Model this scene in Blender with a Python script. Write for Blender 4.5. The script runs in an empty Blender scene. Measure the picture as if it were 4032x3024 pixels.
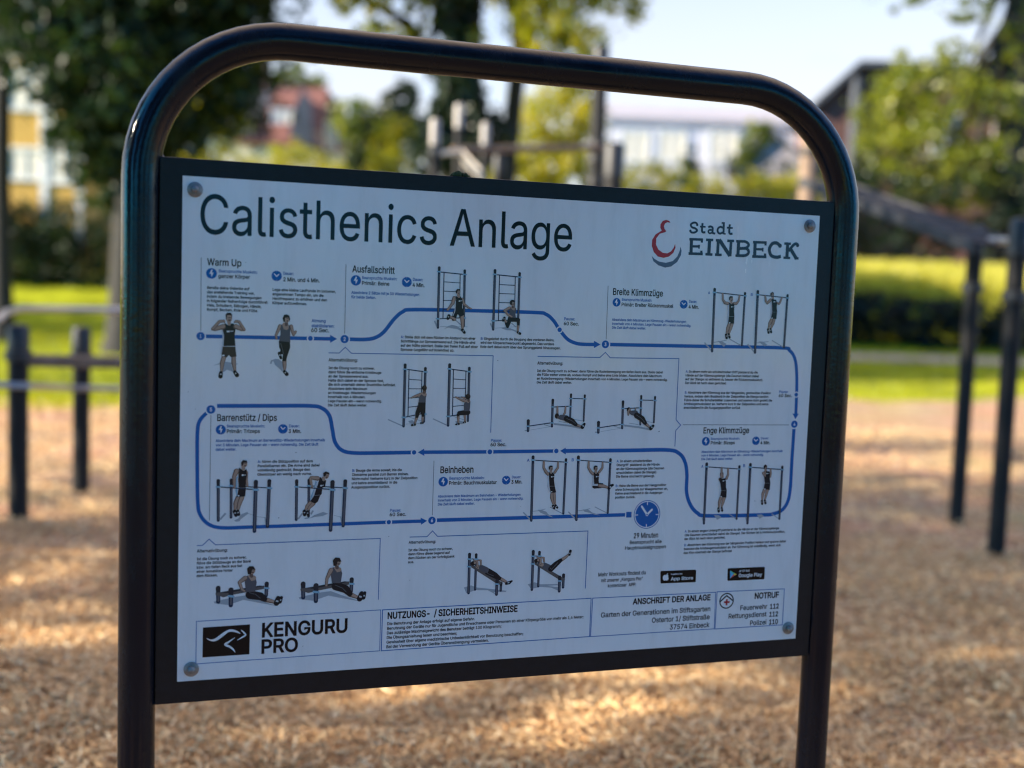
import bpy, bmesh, math, random
import numpy as np
from mathutils import Vector, Matrix, Euler
from mathutils.geometry import delaunay_2d_cdt

R = math.radians
scene = bpy.context.scene
COL = scene.collection

# ------------------------------------------------------------ camera, sky, sun, exposure
EYE = 1.45
cam_data = bpy.data.cameras.new("camera")
cam = bpy.data.objects.new("camera", cam_data)
COL.objects.link(cam)
cam.matrix_world = Matrix((
    (0.9993601, -0.0357679, 0.0, 0.0),
    (0.0029510, 0.0824517, -0.9965907, 0.0),
    (0.0356459, 0.9959530, 0.0825045, EYE),
    (0, 0, 0, 1)))
cam_data.sensor_width = 36.0
cam_data.sensor_fit = 'HORIZONTAL'
cam_data.lens = 39.286
cam_data.clip_start = 0.05
cam_data.clip_end = 1500
cam_data.dof.use_dof = True
cam_data.dof.focus_distance = 2.03
cam_data.dof.aperture_fstop = 1.5
cam_data.dof.aperture_blades = 0
scene.camera = cam

SUN_EL, SUN_AZ = 24.0, 194.0          # azimuth: degrees counter-clockwise from +X
sun_dir = Vector((math.cos(R(SUN_AZ))*math.cos(R(SUN_EL)), math.sin(R(SUN_AZ))*math.cos(R(SUN_EL)), math.sin(R(SUN_EL))))
world = bpy.data.worlds.new("World")
scene.world = world
world.use_nodes = True
wn = world.node_tree.nodes
sky = wn.new('ShaderNodeTexSky')
sky.sky_type = 'NISHITA'
sky.sun_disc = False
sky.sun_elevation = R(SUN_EL)
sky.sun_rotation = R(90 - SUN_AZ)
sky.air_density = 1.0
sky.dust_density = 0.8
sky.ozone_density = 2.0
# clear deep blue sky with bright thin haze and cloud low down ahead of the viewer
wl = world.node_tree.links.new
tcw = wn.new('ShaderNodeTexCoord'); sep = wn.new('ShaderNodeSeparateXYZ'); wl(tcw.outputs['Generated'], sep.inputs[0])
def rng_node(src, a0, a1):
    m_ = wn.new('ShaderNodeMapRange'); m_.interpolation_type = 'SMOOTHSTEP'; m_.inputs[1].default_value = a0; m_.inputs[2].default_value = a1
    wl(src, m_.inputs[0]); return m_.outputs[0]
def mul_node(a_, b_, op='MULTIPLY'):
    m_ = wn.new('ShaderNodeMath'); m_.operation = op; m_.use_clamp = True
    for i_, s_ in enumerate((a_, b_)):
        if isinstance(s_, float): m_.inputs[i_].default_value = s_
        else: wl(s_, m_.inputs[i_])
    return m_.outputs[0]
nz = wn.new('ShaderNodeTexNoise'); nz.inputs['Scale'].default_value = 5.5; nz.inputs['Detail'].default_value = 6; nz.inputs['Roughness'].default_value = 0.55
mpw = wn.new('ShaderNodeMapping'); mpw.inputs['Scale'].default_value = (1, 1, 2.6); wl(tcw.outputs['Generated'], mpw.inputs[0]); wl(mpw.outputs[0], nz.inputs['Vector'])
front = rng_node(sep.outputs['Y'], -0.25, 0.45)      # tint shaped for the light: paler ahead, deep blue behind onto the panel
hue = wn.new('ShaderNodeMixRGB'); wl(front, hue.inputs[0]); hue.inputs[1].default_value = (0.07, 0.58, 1.12, 1); hue.inputs[2].default_value = (1.02, 0.88, 0.84, 1)
tint = wn.new('ShaderNodeMixRGB'); tint.blend_type = 'MULTIPLY'; tint.inputs[0].default_value = 1.0
wl(sky.outputs[0], tint.inputs[1]); wl(hue.outputs[0], tint.inputs[2])
low = rng_node(sep.outputs['Z'], 0.42, 0.06); ahead = rng_node(sep.outputs['Y'], 0.1, 0.75); right = rng_node(sep.outputs['X'], -0.35, 0.22)
cloud = mul_node(mul_node(mul_node(rng_node(nz.outputs['Fac'], 0.36, 0.62), 0.65), mul_node(right, 0.75), 'ADD'), mul_node(low, ahead))
veil = wn.new('ShaderNodeMixRGB'); wl(cloud, veil.inputs[0]); wl(tint.outputs[0], veil.inputs[1]); veil.inputs[2].default_value = (2.7, 2.7, 2.85, 1)
over = mul_node(mul_node(rng_node(sep.outputs['Z'], 0.45, 0.8), rng_node(sep.outputs['Y'], -0.35, 0.25)), 0.6)
high = wn.new('ShaderNodeMixRGB'); wl(over, high.inputs[0]); wl(veil.outputs[0], high.inputs[1]); high.inputs[2].default_value = (8.8, 6.6, 4.8, 1)      # warm overhead brightness added to lift the shaded wood chips
wl(high.outputs[0], wn['Background'].inputs[0])
wn['Background'].inputs[1].default_value = 0.11

sun_data = bpy.data.lights.new("sun", 'SUN')
sun_data.energy = 4.6
sun_data.angle = R(0.5)
sun_data.color = (1.0, 0.86, 0.66)
sun = bpy.data.objects.new("sun", sun_data)
COL.objects.link(sun)
sun.rotation_euler = sun_dir.to_track_quat('Z', 'Y').to_euler()

scene.view_settings.view_transform = 'Standard'
scene.view_settings.look = 'None'
scene.view_settings.gamma = 1.0
scene.view_settings.exposure = 1.75
scene.render.engine = 'CYCLES'
scene.cycles.max_bounces = 6
scene.cycles.transparent_max_bounces = 8
scene.cycles.use_adaptive_sampling = False
scene.cycles.sample_clamp_indirect = 6.0
scene.cycles.filter_width = 1.2

# ------------------------------------------------------------ helpers
rng = np.random.default_rng(7)
random.seed(7)

def tag(o, label=None, cat=None, group=None, kind=None):
    if label: o['label'] = label
    if cat: o['category'] = cat
    if group: o['group'] = group
    if kind: o['kind'] = kind
    return o

def thing(name, label, cat, loc=(0, 0, 0), rotz=0.0, group=None):
    o = bpy.data.objects.new(name, None)
    o.empty_display_size = 0.2
    COL.objects.link(o)
    o.location = loc
    o.rotation_euler = (0, 0, rotz)
    return tag(o, label, cat, group)

def link_mesh(name, me, mats, parent=None):
    o = bpy.data.objects.new(name, me)
    for m in (mats if isinstance(mats, (list, tuple)) else [mats]):
        me.materials.append(m)
    COL.objects.link(o)
    if parent: o.parent = parent
    return o

def mesh_from(name, verts, faces, mats, parent=None, midx=None, smooth=False):
    me = bpy.data.meshes.new(name)
    me.from_pydata(verts, [], faces)
    if midx is not None:
        me.polygons.foreach_set('material_index', midx)
    if smooth:
        me.polygons.foreach_set('use_smooth', [True]*len(me.polygons))
    me.update()
    return link_mesh(name, me, mats, parent)

def quads_mesh(name, co, nper, mats, parent=None, attr=None, smooth=False):
    """co: (n*nper,3) array, every nper verts form one polygon"""
    n = len(co)//nper
    me = bpy.data.meshes.new(name)
    me.vertices.add(len(co)); me.vertices.foreach_set('co', np.asarray(co, np.float32).ravel())
    me.loops.add(len(co)); me.loops.foreach_set('vertex_index', np.arange(len(co), dtype=np.int32))
    me.polygons.add(n); me.polygons.foreach_set('loop_start', np.arange(0, len(co), nper, dtype=np.int32))
    if attr is not None:
        a = me.attributes.new('tint', 'FLOAT', 'POINT')
        a.data.foreach_set('value', np.repeat(attr, nper).astype(np.float32))
    me.update(calc_edges=True)
    return link_mesh(name, me, mats, parent)

class MB:
    """collects boxes, bars, tubes and prisms into one mesh"""
    def __init__(s): s.v = []; s.f = []; s.m = []
    def add(s, v, f, mi=0):
        k = len(s.v); s.v += [tuple(q) for q in v]; s.f += [tuple(i+k for i in q) for q in f]; s.m += [mi]*len(f); return s
    def box(s, a, b, mi=0):
        x0, y0, z0 = a; x1, y1, z1 = b
        v = [(x0,y0,z0),(x1,y0,z0),(x1,y1,z0),(x0,y1,z0),(x0,y0,z1),(x1,y0,z1),(x1,y1,z1),(x0,y1,z1)]
        return s.add(v, [(3,2,1,0),(4,5,6,7),(0,1,5,4),(1,2,6,5),(2,3,7,6),(3,0,4,7)], mi)
    def tube(s, pts, r, n=16, mi=0, caps=True):
        pts = [Vector(p) for p in pts]; rs = r if isinstance(r, (list, tuple)) else [r]*len(pts)
        up = None; rings = []
        for i, p in enumerate(pts):
            t = (pts[min(i+1, len(pts)-1)] - pts[max(i-1, 0)]).normalized()
            if up is None:
                up = t.orthogonal().normalized()
            up = (up - t*up.dot(t)).normalized()
            w = t.cross(up)
            rings.append([p + (up*math.cos(2*math.pi*k/n) + w*math.sin(2*math.pi*k/n))*rs[i] for k in range(n)])
        v = [q for ring in rings for q in ring]; f = []
        for i in range(len(rings)-1):
            for k in range(n):
                f.append((i*n+k, i*n+(k+1) % n, (i+1)*n+(k+1) % n, (i+1)*n+k))
        if caps: f += [tuple(reversed(range(n))), tuple(range(len(v)-n, len(v)))]
        return s.add(v, f, mi)
    def lathe(s, prof, c=(0, 0, 0), n=20, mi=0):
        v = [(c[0]+r*math.cos(2*math.pi*k/n), c[1]+r*math.sin(2*math.pi*k/n), c[2]+z) for r, z in prof for k in range(n)]
        f = [(i*n+k, i*n+(k+1) % n, (i+1)*n+(k+1) % n, (i+1)*n+k) for i in range(len(prof)-1) for k in range(n)]
        f += [tuple(reversed(range(n))), tuple(range(len(v)-n, len(v)))]
        return s.add(v, f, mi)
    def prism(s, poly, d, mi=0):
        n = len(poly); d = Vector(d); v = [Vector(p) for p in poly]; v += [p + d for p in v]
        f = [tuple(range(n-1, -1, -1)), tuple(range(n, 2*n))] + [(i, (i+1) % n, n+(i+1) % n, n+i) for i in range(n)]
        return s.add(v, f, mi)
    def build(s, name, mats, parent=None, smooth=False, bevel=0.0):
        o = mesh_from(name, s.v, s.f, mats, parent, s.m)
        if smooth:
            me = o.data
            me.polygons.foreach_set('use_smooth', [True]*len(me.polygons))
            try: me.set_sharp_from_angle(angle=R(40))
            except Exception: pass
        if bevel:
            b = o.modifiers.new('bevel', 'BEVEL'); b.width = bevel; b.segments = 2; b.limit_method = 'ANGLE'
        return o

def copy_tree(o, parent=None):
    c = o.copy(); COL.objects.link(c)
    if parent: c.parent = parent
    for ch in list(o.children): copy_tree(ch, c)
    return c

# ------------------------------------------------------------ materials
def pbr(name, color, rough=0.6, metal=0.0, spec=0.5, noise=None, bump=None, coat=0.0):
    """noise=(scale, amount): brightness mottling of the surface; bump=(scale, strength)"""
    m = bpy.data.materials.new(name); m.use_nodes = True
    nt = m.node_tree; b = nt.nodes['Principled BSDF']
    b.inputs['Base Color'].default_value = (*color, 1)
    b.inputs['Roughness'].default_value = rough
    b.inputs['Metallic'].default_value = metal
    b.inputs['Specular IOR Level'].default_value = spec
    b.inputs['Coat Weight'].default_value = coat
    if noise or bump:
        tc = nt.nodes.new('ShaderNodeTexCoord')
    if noise:
        n = nt.nodes.new('ShaderNodeTexNoise'); n.inputs['Scale'].default_value = noise[0]; n.inputs['Detail'].default_value = 6
        r = nt.nodes.new('ShaderNodeValToRGB')
        a = noise[1]; lo = tuple(c*(1-a) for c in color); hi = tuple(min(1, c*(1+a)) for c in color)
        r.color_ramp.elements[0].position = 0.3; r.color_ramp.elements[1].position = 0.7
        r.color_ramp.elements[0].color = (*lo, 1); r.color_ramp.elements[1].color = (*hi, 1)
        nt.links.new(tc.outputs['Object'], n.inputs['Vector']); nt.links.new(n.outputs['Fac'], r.inputs[0])
        nt.links.new(r.outputs[0], b.inputs['Base Color'])
    if bump:
        n2 = nt.nodes.new('ShaderNodeTexNoise'); n2.inputs['Scale'].default_value = bump[0]; n2.inputs['Detail'].default_value = 5
        bp = nt.nodes.new('ShaderNodeBump'); bp.inputs['Strength'].default_value = bump[1]; bp.inputs['Distance'].default_value = 0.01
        nt.links.new(tc.outputs['Object'], n2.inputs['Vector']); nt.links.new(n2.outputs['Fac'], bp.inputs['Height'])
        nt.links.new(bp.outputs[0], b.inputs['Normal'])
    return m

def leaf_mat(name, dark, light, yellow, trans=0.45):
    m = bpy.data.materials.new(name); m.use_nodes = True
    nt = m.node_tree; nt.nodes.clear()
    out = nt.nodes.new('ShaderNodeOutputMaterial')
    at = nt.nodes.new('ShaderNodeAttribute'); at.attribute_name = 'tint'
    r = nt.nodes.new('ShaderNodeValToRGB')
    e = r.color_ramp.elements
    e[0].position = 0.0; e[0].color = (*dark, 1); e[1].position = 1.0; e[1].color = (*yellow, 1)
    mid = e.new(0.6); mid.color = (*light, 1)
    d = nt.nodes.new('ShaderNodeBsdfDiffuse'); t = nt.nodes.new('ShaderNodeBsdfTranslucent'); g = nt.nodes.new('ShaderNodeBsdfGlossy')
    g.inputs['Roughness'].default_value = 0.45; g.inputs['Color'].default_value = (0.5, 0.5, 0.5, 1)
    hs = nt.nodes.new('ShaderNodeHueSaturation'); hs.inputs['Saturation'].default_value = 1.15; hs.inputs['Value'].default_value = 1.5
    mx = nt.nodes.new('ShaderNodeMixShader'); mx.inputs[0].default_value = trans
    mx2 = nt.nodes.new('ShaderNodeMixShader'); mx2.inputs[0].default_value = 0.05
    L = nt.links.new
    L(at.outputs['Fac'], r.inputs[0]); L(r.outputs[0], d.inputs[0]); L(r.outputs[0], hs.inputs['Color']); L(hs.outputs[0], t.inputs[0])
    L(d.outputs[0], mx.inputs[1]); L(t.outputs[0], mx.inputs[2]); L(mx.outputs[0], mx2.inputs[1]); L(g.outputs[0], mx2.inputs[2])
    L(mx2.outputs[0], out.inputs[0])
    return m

M_NAVY = pbr('navy_powder_coat', (0.005, 0.007, 0.013), 0.16, spec=0.32, bump=(90, 0.05))
def worn(m, lo, hi, scale):
    """uneven gloss of handled, rain-marked paint"""
    nt = m.node_tree; tc = nt.nodes.new('ShaderNodeTexCoord'); mp = nt.nodes.new('ShaderNodeMapping'); mp.inputs['Scale'].default_value = (1, 1, .35)
    n = nt.nodes.new('ShaderNodeTexNoise'); n.inputs['Scale'].default_value = scale; n.inputs['Detail'].default_value = 9; n.inputs['Roughness'].default_value = .68
    r = nt.nodes.new('ShaderNodeMapRange'); r.inputs[1].default_value = .38; r.inputs[2].default_value = .68; r.inputs[3].default_value = lo; r.inputs[4].default_value = hi
    nt.links.new(tc.outputs['Object'], mp.inputs[0]); nt.links.new(mp.outputs[0], n.inputs['Vector']); nt.links.new(n.outputs['Fac'], r.inputs[0]); nt.links.new(r.outputs[0], nt.nodes['Principled BSDF'].inputs['Roughness'])
worn(M_NAVY, .10, .38, 14)
M_BOARD = pbr('board_paint', (0.005, 0.0065, 0.011), 0.35, spec=0.35, noise=(60, 0.25), bump=(300, 0.08))
M_STEEL = pbr('galvanised_steel', (0.26, 0.265, 0.27), 0.5, metal=0.7, noise=(90, 0.25))
M_POST = pbr('dark_post_paint', (0.013, 0.0125, 0.013), 0.6, spec=0.25, noise=(20, 0.2))
M_CAP = pbr('black_rubber_cap', (0.025, 0.025, 0.027), 0.5)
M_PALE = pbr('pale_post_cap', (0.36, 0.33, 0.30), 0.5)
M_RAIL = pbr('steel_rail', (0.45, 0.45, 0.45), 0.35, metal=0.7)
M_TIMBER = pbr('weathered_timber', (0.20, 0.135, 0.09), 0.75, noise=(14, 0.35))
M_PLANK = pbr('grey_plank', (0.06, 0.06, 0.063), 0.85, spec=0.15, noise=(9, 0.3))
M_BARK = pbr('bark', (0.024, 0.021, 0.018), 0.9, noise=(7, 0.4), bump=(18, 0.8))
GLYPHS = {
 ' ':(188,[]),
 '!':(196,['67,160 63,509 132,509 128,160', '98,-4 81,-1 66,9 56,24 52,41 56,58 66,73 81,83 98,86 116,83 130,73 140,58 143,41 140,24 130,9 116,-1']),
 '(':(273,['89,207 90,244 94,283 101,324 109,364 119,403 132,441 145,477 160,510 177,539 236,539 219,503 204,466 191,428 179,390 169,351 161,313 156,276 152,241 151,207 154,161 160,115 167,83 177,50 188,16 202,-19 218,-57 236,-96 177,-96 150,-46 128,4 111,55 99,106 92,156']),
 ')':(273,['37,-96 56,-56 72,-18 86,18 97,52 106,85 113,116 120,162 122,207 121,241 117,276 112,313 104,351 94,390 82,428 69,466 54,503 37,539 97,539 113,510 128,477 142,441 154,403 164,364 173,323 179,283 183,244 184,207 182,156 174,104 161,53 144,3 123,-47 97,-96']),
 ',':(188,['38,-119 68,71 137,71 84,-119']),
 '-':(453,['337,244 337,188 114,188 114,244']),
 '.':(188,['95,-4 78,-1 63,9 53,24 50,41 53,59 63,73 78,83 95,87 113,83 128,73 138,59 141,41 138,24 128,9 113,-1']),
 '/':(249,['235,533 71,-76 14,-76 178,533']),
 '0':(453,['227,-7 191,-3 158,7 130,24 105,48 85,77 69,113 57,155 50,202 48,254 50,306 57,353 69,395 85,431 106,461 130,484 159,502 191,512 227,516 262,512 295,502 323,484 348,461 368,431 384,395 396,353 403,306 405,254 403,202 396,155 384,113 368,77 348,48 323,24 295,7 263,-3', '227,50 261,56 290,74 313,103 330,144 338,176 342,213 344,254 342,295 338,332 330,365 313,405 290,435 261,453 227,460 192,453 163,435 140,405 123,365 115,332 111,295 109,254 111,213 115,176 123,144 140,103 163,74 192,56']),
 '1':(453,['76,0 76,55 391,55 391,0', '276,509 276,0 212,0 212,448 209,448 86,358 86,427 198,509']),
 '2':(453,['64,0 64,47 234,229 261,257 282,282 299,305 311,327 318,348 320,371 317,397 308,419 293,436 273,449 250,457 224,460 196,457 172,447 153,433 139,413 130,390 127,362 66,362 71,405 86,442 111,473 143,496 182,511 225,516 268,511 306,497 337,474 361,445 376,411 381,372 378,345 371,318 357,290 336,259 317,235 294,209 267,180 153,60 153,57 389,57 389,0']),
 '3':(453,['218,-7 173,-3 133,10 98,30 70,57 52,91 44,132 109,132 115,107 126,87 144,71 165,59 191,52 219,50 248,53 275,61 297,74 315,93 325,116 329,145 326,172 316,196 299,217 275,234 242,244 201,248 157,248 157,299 288,448 288,452 70,452 70,509 372,509 372,461 211,278 211,289 264,288 308,276 344,253 371,222 387,186 393,145 387,103 370,66 344,36 309,12 266,-2']),
 '4':(453,['40,105 40,158 247,509 311,509 109,166 109,163 413,163 413,105', '282,0 282,121 282,146 282,318 343,318 343,0']),
 '5':(453,['221,-7 178,-2 140,11 108,32 83,60 66,93 60,130 122,130 127,108 138,89 154,73 173,60 196,52 221,50 250,53 276,64 298,82 314,104 324,131 328,162 324,193 314,221 297,244 275,262 248,273 218,277 192,275 167,268 145,258 128,246 67,253 96,509 366,509 366,452 151,452 134,301 136,301 155,315 178,325 203,331 229,334 263,330 294,321 321,306 345,285 364,260 379,231 388,199 391,163 385,117 369,76 343,41 309,15 268,-1']),
 '6':(453,['226,-7 182,-1 142,15 109,40 84,74 69,115 64,162 68,199 80,239 93,268 112,302 137,340 252,509 322,509 151,261 145,261 154,275 165,288 179,299 196,307 214,312 235,314 278,309 316,295 346,271 370,240 384,201 389,157 384,112 368,73 343,39 310,14 271,-2', '226,48 254,52 279,63 299,79 314,101 324,128 327,157 324,187 314,213 299,235 279,251 254,262 226,265 198,262 174,252 153,235 138,214 128,188 125,158 128,128 138,102 153,79 174,63 198,52']),
 '7':(453,['97,0 323,448 323,452 62,452 62,509 391,509 391,449 165,0']),
 '9':(453,['226,516 271,510 310,494 343,468 368,434 384,393 389,347 385,309 373,270 359,240 340,207 315,168 200,0 130,0 301,248 307,248 299,234 287,221 273,210 257,202 238,196 218,195 175,199 137,214 106,237 83,269 68,307 64,352 69,397 85,436 110,469 143,494 182,510', '226,460 199,457 174,446 154,429 138,407 129,381 125,352 129,322 138,295 154,274 174,257 199,247 226,243 254,247 279,257 299,273 314,295 324,321 327,350 324,381 314,407 299,429 279,446 254,457']),
 ':':(188,['95,-4 78,-1 63,9 53,24 50,41 53,59 63,73 78,83 95,87 113,83 128,73 138,59 141,41 138,24 128,9 113,-1', '95,271 78,274 63,284 53,299 50,316 53,334 63,349 78,359 95,362 113,359 128,349 138,334 141,316 138,299 128,284 113,274']),
 ';':(188,['38,-119 68,71 137,71 84,-119', '103,271 86,274 71,284 61,299 58,316 61,334 71,349 86,359 103,362 121,359 136,349 146,334 149,316 146,299 136,284 121,274']),
 'A':(480,['16,0 201,509 276,509 463,0 395,0 287,302 276,334 264,372 255,402 244,438 232,478 245,478 233,437 222,402 213,371 201,333 191,302 85,0', '110,142 110,199 370,199 370,142']),
 'B':(456,['60,0 60,509 241,509 289,504 329,491 359,469 381,442 394,410 398,374 395,344 387,320 373,301 356,286 336,275 315,267 315,262 339,257 363,245 385,227 402,203 414,173 418,136 413,100 400,67 377,39 344,18 301,4 247,0', '125,57 245,57 296,63 330,80 349,105 355,137 352,161 342,184 327,203 306,218 279,228 248,231 125,231', '125,285 238,285 265,288 288,296 308,309 323,326 333,348 336,372 330,403 313,429 283,446 240,452 125,452']),
 'C':(510,['267,-7 225,-3 186,7 150,25 119,49 92,79 70,115 53,157 44,203 40,254 44,305 53,352 70,393 92,429 119,459 150,484 186,501 225,512 267,516 305,513 340,504 373,490 402,471 427,447 448,418 463,385 473,348 408,348 401,373 389,395 375,413 357,428 337,440 315,449 292,454 267,456 223,450 184,432 150,403 125,364 113,332 106,295 103,254 106,213 113,177 125,145 151,105 184,76 223,59 267,53 292,55 315,60 337,69 357,81 375,96 389,114 401,136 408,160 473,160 463,124 448,91 428,62 402,38 373,19 341,5 305,-4']),
 'D':(502,['219,0 96,0 96,57 215,57 254,60 288,68 318,81 354,110 379,149 390,181 397,216 399,255 397,294 390,329 379,361 354,399 320,428 291,441 258,449 221,452 93,452 93,509 225,509 273,505 315,495 353,478 385,455 412,426 433,391 449,351 458,306 462,255 458,205 449,159 433,119 411,83 384,54 351,31 312,14 268,3', '125,509 125,0 60,0 60,509']),
 'E':(419,['60,0 60,509 372,509 372,452 125,452 125,286 355,286 355,229 125,229 125,57 375,57 375,0']),
 'F':(410,['60,0 60,509 369,509 369,452 125,452 125,278 346,278 346,221 125,221 125,0']),
 'G':(520,['269,-7 225,-3 185,7 149,25 118,49 91,79 69,116 53,157 43,203 40,254 43,305 53,352 69,393 91,429 117,459 149,484 184,501 223,512 265,516 304,513 340,504 374,489 403,469 429,445 449,416 465,384 474,349 408,349 399,372 387,393 373,411 356,427 337,439 315,448 291,454 265,456 222,450 183,432 150,404 125,364 113,332 106,295 103,254 106,213 113,177 125,145 151,105 184,76 224,59 269,53 309,57 345,71 374,93 396,123 410,160 415,202 434,199 283,199 283,256 478,256 478,200 475,160 466,124 451,91 431,62 406,38 377,19 344,5 308,-4']),
 'H':(517,['60,0 60,509 125,509 125,289 392,289 392,509 457,509 457,0 392,0 392,232 125,232 125,0']),
 'I':(300,['31,0 31,57 118,57 118,452 31,452 31,509 269,509 269,452 183,452 183,57 269,57 269,0']),
 'J':(396,['185,-7 143,-2 106,11 75,33 52,63 38,100 33,145 33,173 98,173 98,145 104,104 122,74 149,56 185,50 220,56 248,74 266,104 272,145 272,509 336,509 336,145 332,100 318,63 294,33 263,11 227,-2']),
 'K':(467,['104,145 104,216 122,239 139,261 157,282 174,303 193,324 212,344 364,509 448,509 231,276 228,276', '60,0 60,509 125,509 125,334 124,225 125,193 125,0', '372,0 188,259 228,309 449,0']),
 'L':(393,['60,0 60,509 125,509 125,57 361,57 361,0']),
 'M':(628,['60,0 60,509 152,509 277,187 287,159 299,123 311,84 322,49 307,49 318,83 330,121 342,158 352,187 476,509 568,509 568,0 504,0 504,291 504,327 505,369 506,413 507,457 513,457 505,433 498,409 482,363 467,322 456,291 342,0 286,0 170,291 159,321 145,361 129,408 112,457 119,457 120,416 121,372 122,328 122,291 122,0']),
 'N':(523,['60,0 60,509 136,509 343,183 352,169 363,151 375,130 388,107 401,82 414,55 405,54 402,81 401,108 400,134 399,157 399,195 399,509 463,509 463,0 387,0 202,290 177,331 164,354 148,381 108,452 119,454 122,384 124,328 125,291 125,0']),
 'O':(533,['267,-7 225,-3 186,7 150,25 119,49 92,79 70,115 53,157 44,203 40,254 44,305 53,352 70,393 92,429 119,459 150,484 186,501 225,512 267,516 309,512 348,501 384,484 415,459 442,429 464,393 480,352 490,305 493,254 490,203 480,157 464,115 442,79 415,49 384,25 348,7 309,-3', '267,53 310,59 349,76 383,105 408,144 420,176 428,213 430,254 428,295 420,332 408,365 383,404 349,433 310,450 267,456 223,450 184,433 151,404 125,364 113,332 106,295 103,254 106,213 113,176 125,144 151,105 184,76 223,59']),
 'P':(445,['60,0 60,509 235,509 289,503 332,487 366,462 390,430 404,391 409,348 404,304 390,265 366,233 332,207 289,191 235,186 109,186 109,242 233,242 269,246 297,256 318,272 333,294 342,319 344,348 342,376 333,402 318,423 297,439 268,449 232,452 125,452 125,0']),
 'R':(449,['60,0 60,509 236,509 290,504 333,489 367,465 390,433 405,395 409,352 405,309 390,271 367,240 333,217 289,203 236,198 96,198 96,255 234,255 269,258 298,267 319,281 334,300 342,324 345,352 342,380 334,405 319,425 298,440 269,449 233,452 125,452 125,0', '353,0 230,229 303,229 428,0']),
 'S':(447,['224,-9 172,-4 128,9 91,31 64,60 46,96 38,137 104,137 110,110 123,88 142,71 166,59 194,52 224,49 257,52 286,60 311,74 329,92 341,114 346,139 342,161 332,179 316,193 296,205 272,214 245,222 184,239 145,253 112,269 86,289 60,326 52,372 58,413 75,448 102,476 138,498 180,511 227,516 275,511 316,498 351,476 377,449 394,415 401,378 337,378 326,412 302,437 267,453 225,459 194,456 167,448 145,435 129,418 118,398 115,376 119,352 131,334 148,319 169,308 191,300 212,293 264,279 287,272 312,264 336,252 359,238 379,220 395,198 405,171 408,139 403,99 386,64 360,34 323,11 294,0 261,-7']),
 'T':(449,['32,452 32,509 417,509 417,452 257,452 257,0 193,0 193,452']),
 'U':(517,['259,-8 220,-6 186,2 154,15 114,43 85,80 66,124 60,173 60,509 124,509 124,178 128,144 141,113 160,87 187,68 220,56 259,52 298,56 331,68 357,87 377,113 389,144 393,178 393,509 457,509 457,173 451,124 433,80 403,43 363,15 332,2 297,-6']),
 'V':(480,['204,0 16,509 84,509 192,206 203,176 215,137 225,106 236,71 248,31 235,31 247,71 257,107 267,138 279,176 290,206 395,509 463,509 278,0']),
 'W':(686,['155,0 16,509 82,509 163,196 170,171 175,145 187,94 192,67 197,40 189,40 194,67 200,94 205,120 211,145 224,196 306,509 380,509 462,196 468,171 474,145 486,94 492,67 497,40 488,40 493,67 499,94 504,120 510,145 523,196 603,509 670,509 530,0 455,0 368,323 359,356 351,391 344,431 336,475 350,475 342,433 335,395 327,359 318,323 230,0']),
 'Z':(438,['42,0 42,46 273,385 289,408 306,431 323,453 341,476 348,454 317,453 285,452 254,452 223,452 40,452 40,509 397,509 397,462 169,129 152,105 134,81 97,33 90,54 121,56 152,57 183,57 214,57 399,57 399,0']),
 'a':(389,['160,-9 126,-5 94,5 68,22 48,45 35,73 30,108 34,138 43,161 58,179 78,193 100,203 125,211 152,216 178,220 234,227 252,230 265,235 273,243 276,255 276,257 273,279 267,297 256,311 240,322 220,329 196,331 171,329 149,322 132,313 118,301 107,288 100,274 41,291 57,322 79,346 104,364 133,375 163,382 194,384 215,383 239,379 263,372 286,360 306,343 322,320 333,290 337,251 337,0 277,0 277,52 272,52 264,38 252,25 236,12 215,1 190,-6', '170,45 202,49 228,59 248,74 263,93 272,115 276,138 276,190 270,186 259,182 246,179 231,176 200,171 175,168 154,164 134,159 117,150 103,139 95,124 92,105 94,87 102,72 114,61 130,52 149,47']),
 'b':(424,['229,-8 198,-5 172,4 153,17 138,31 127,46 118,59 112,59 112,0 53,0 53,509 114,509 114,319 118,319 127,331 137,346 152,360 171,373 197,381 229,384 274,378 313,361 345,332 370,293 381,261 388,227 390,189 388,151 381,116 370,84 346,45 313,16 274,-2', '220,47 253,51 279,66 301,88 316,117 325,151 328,189 325,227 316,261 301,290 280,311 253,325 220,330 188,325 161,312 140,291 125,263 116,229 113,189 116,150 125,115 140,86 162,65 188,51']),
 'c':(396,['207,-8 159,-2 117,16 82,46 56,85 44,116 37,150 34,187 37,225 44,260 56,291 82,330 117,360 159,378 207,384 234,383 260,377 284,368 305,356 324,341 340,322 353,301 362,277 303,262 298,276 290,289 281,301 270,311 257,319 242,325 226,329 207,330 173,325 145,310 124,287 108,258 99,224 96,187 99,151 108,117 124,89 145,66 173,51 207,46 226,48 243,52 258,58 271,66 282,76 292,89 299,102 304,117 363,102 354,78 341,56 325,37 306,21 285,9 261,-1 235,-6']),
 'd':(424,['195,-8 151,-2 111,16 79,45 55,84 43,116 36,151 34,189 36,227 43,261 55,293 79,332 112,361 151,378 196,384 228,381 253,373 272,360 287,346 298,331 306,319 311,319 311,509 372,509 372,0 313,0 313,59 307,59 298,46 287,31 272,17 252,4 227,-5', '205,47 236,51 263,65 284,86 299,115 309,150 312,189 309,229 300,263 284,291 263,312 237,325 205,330 172,325 145,311 124,290 108,261 99,227 96,189 99,151 109,117 124,88 145,66 172,51']),
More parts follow.
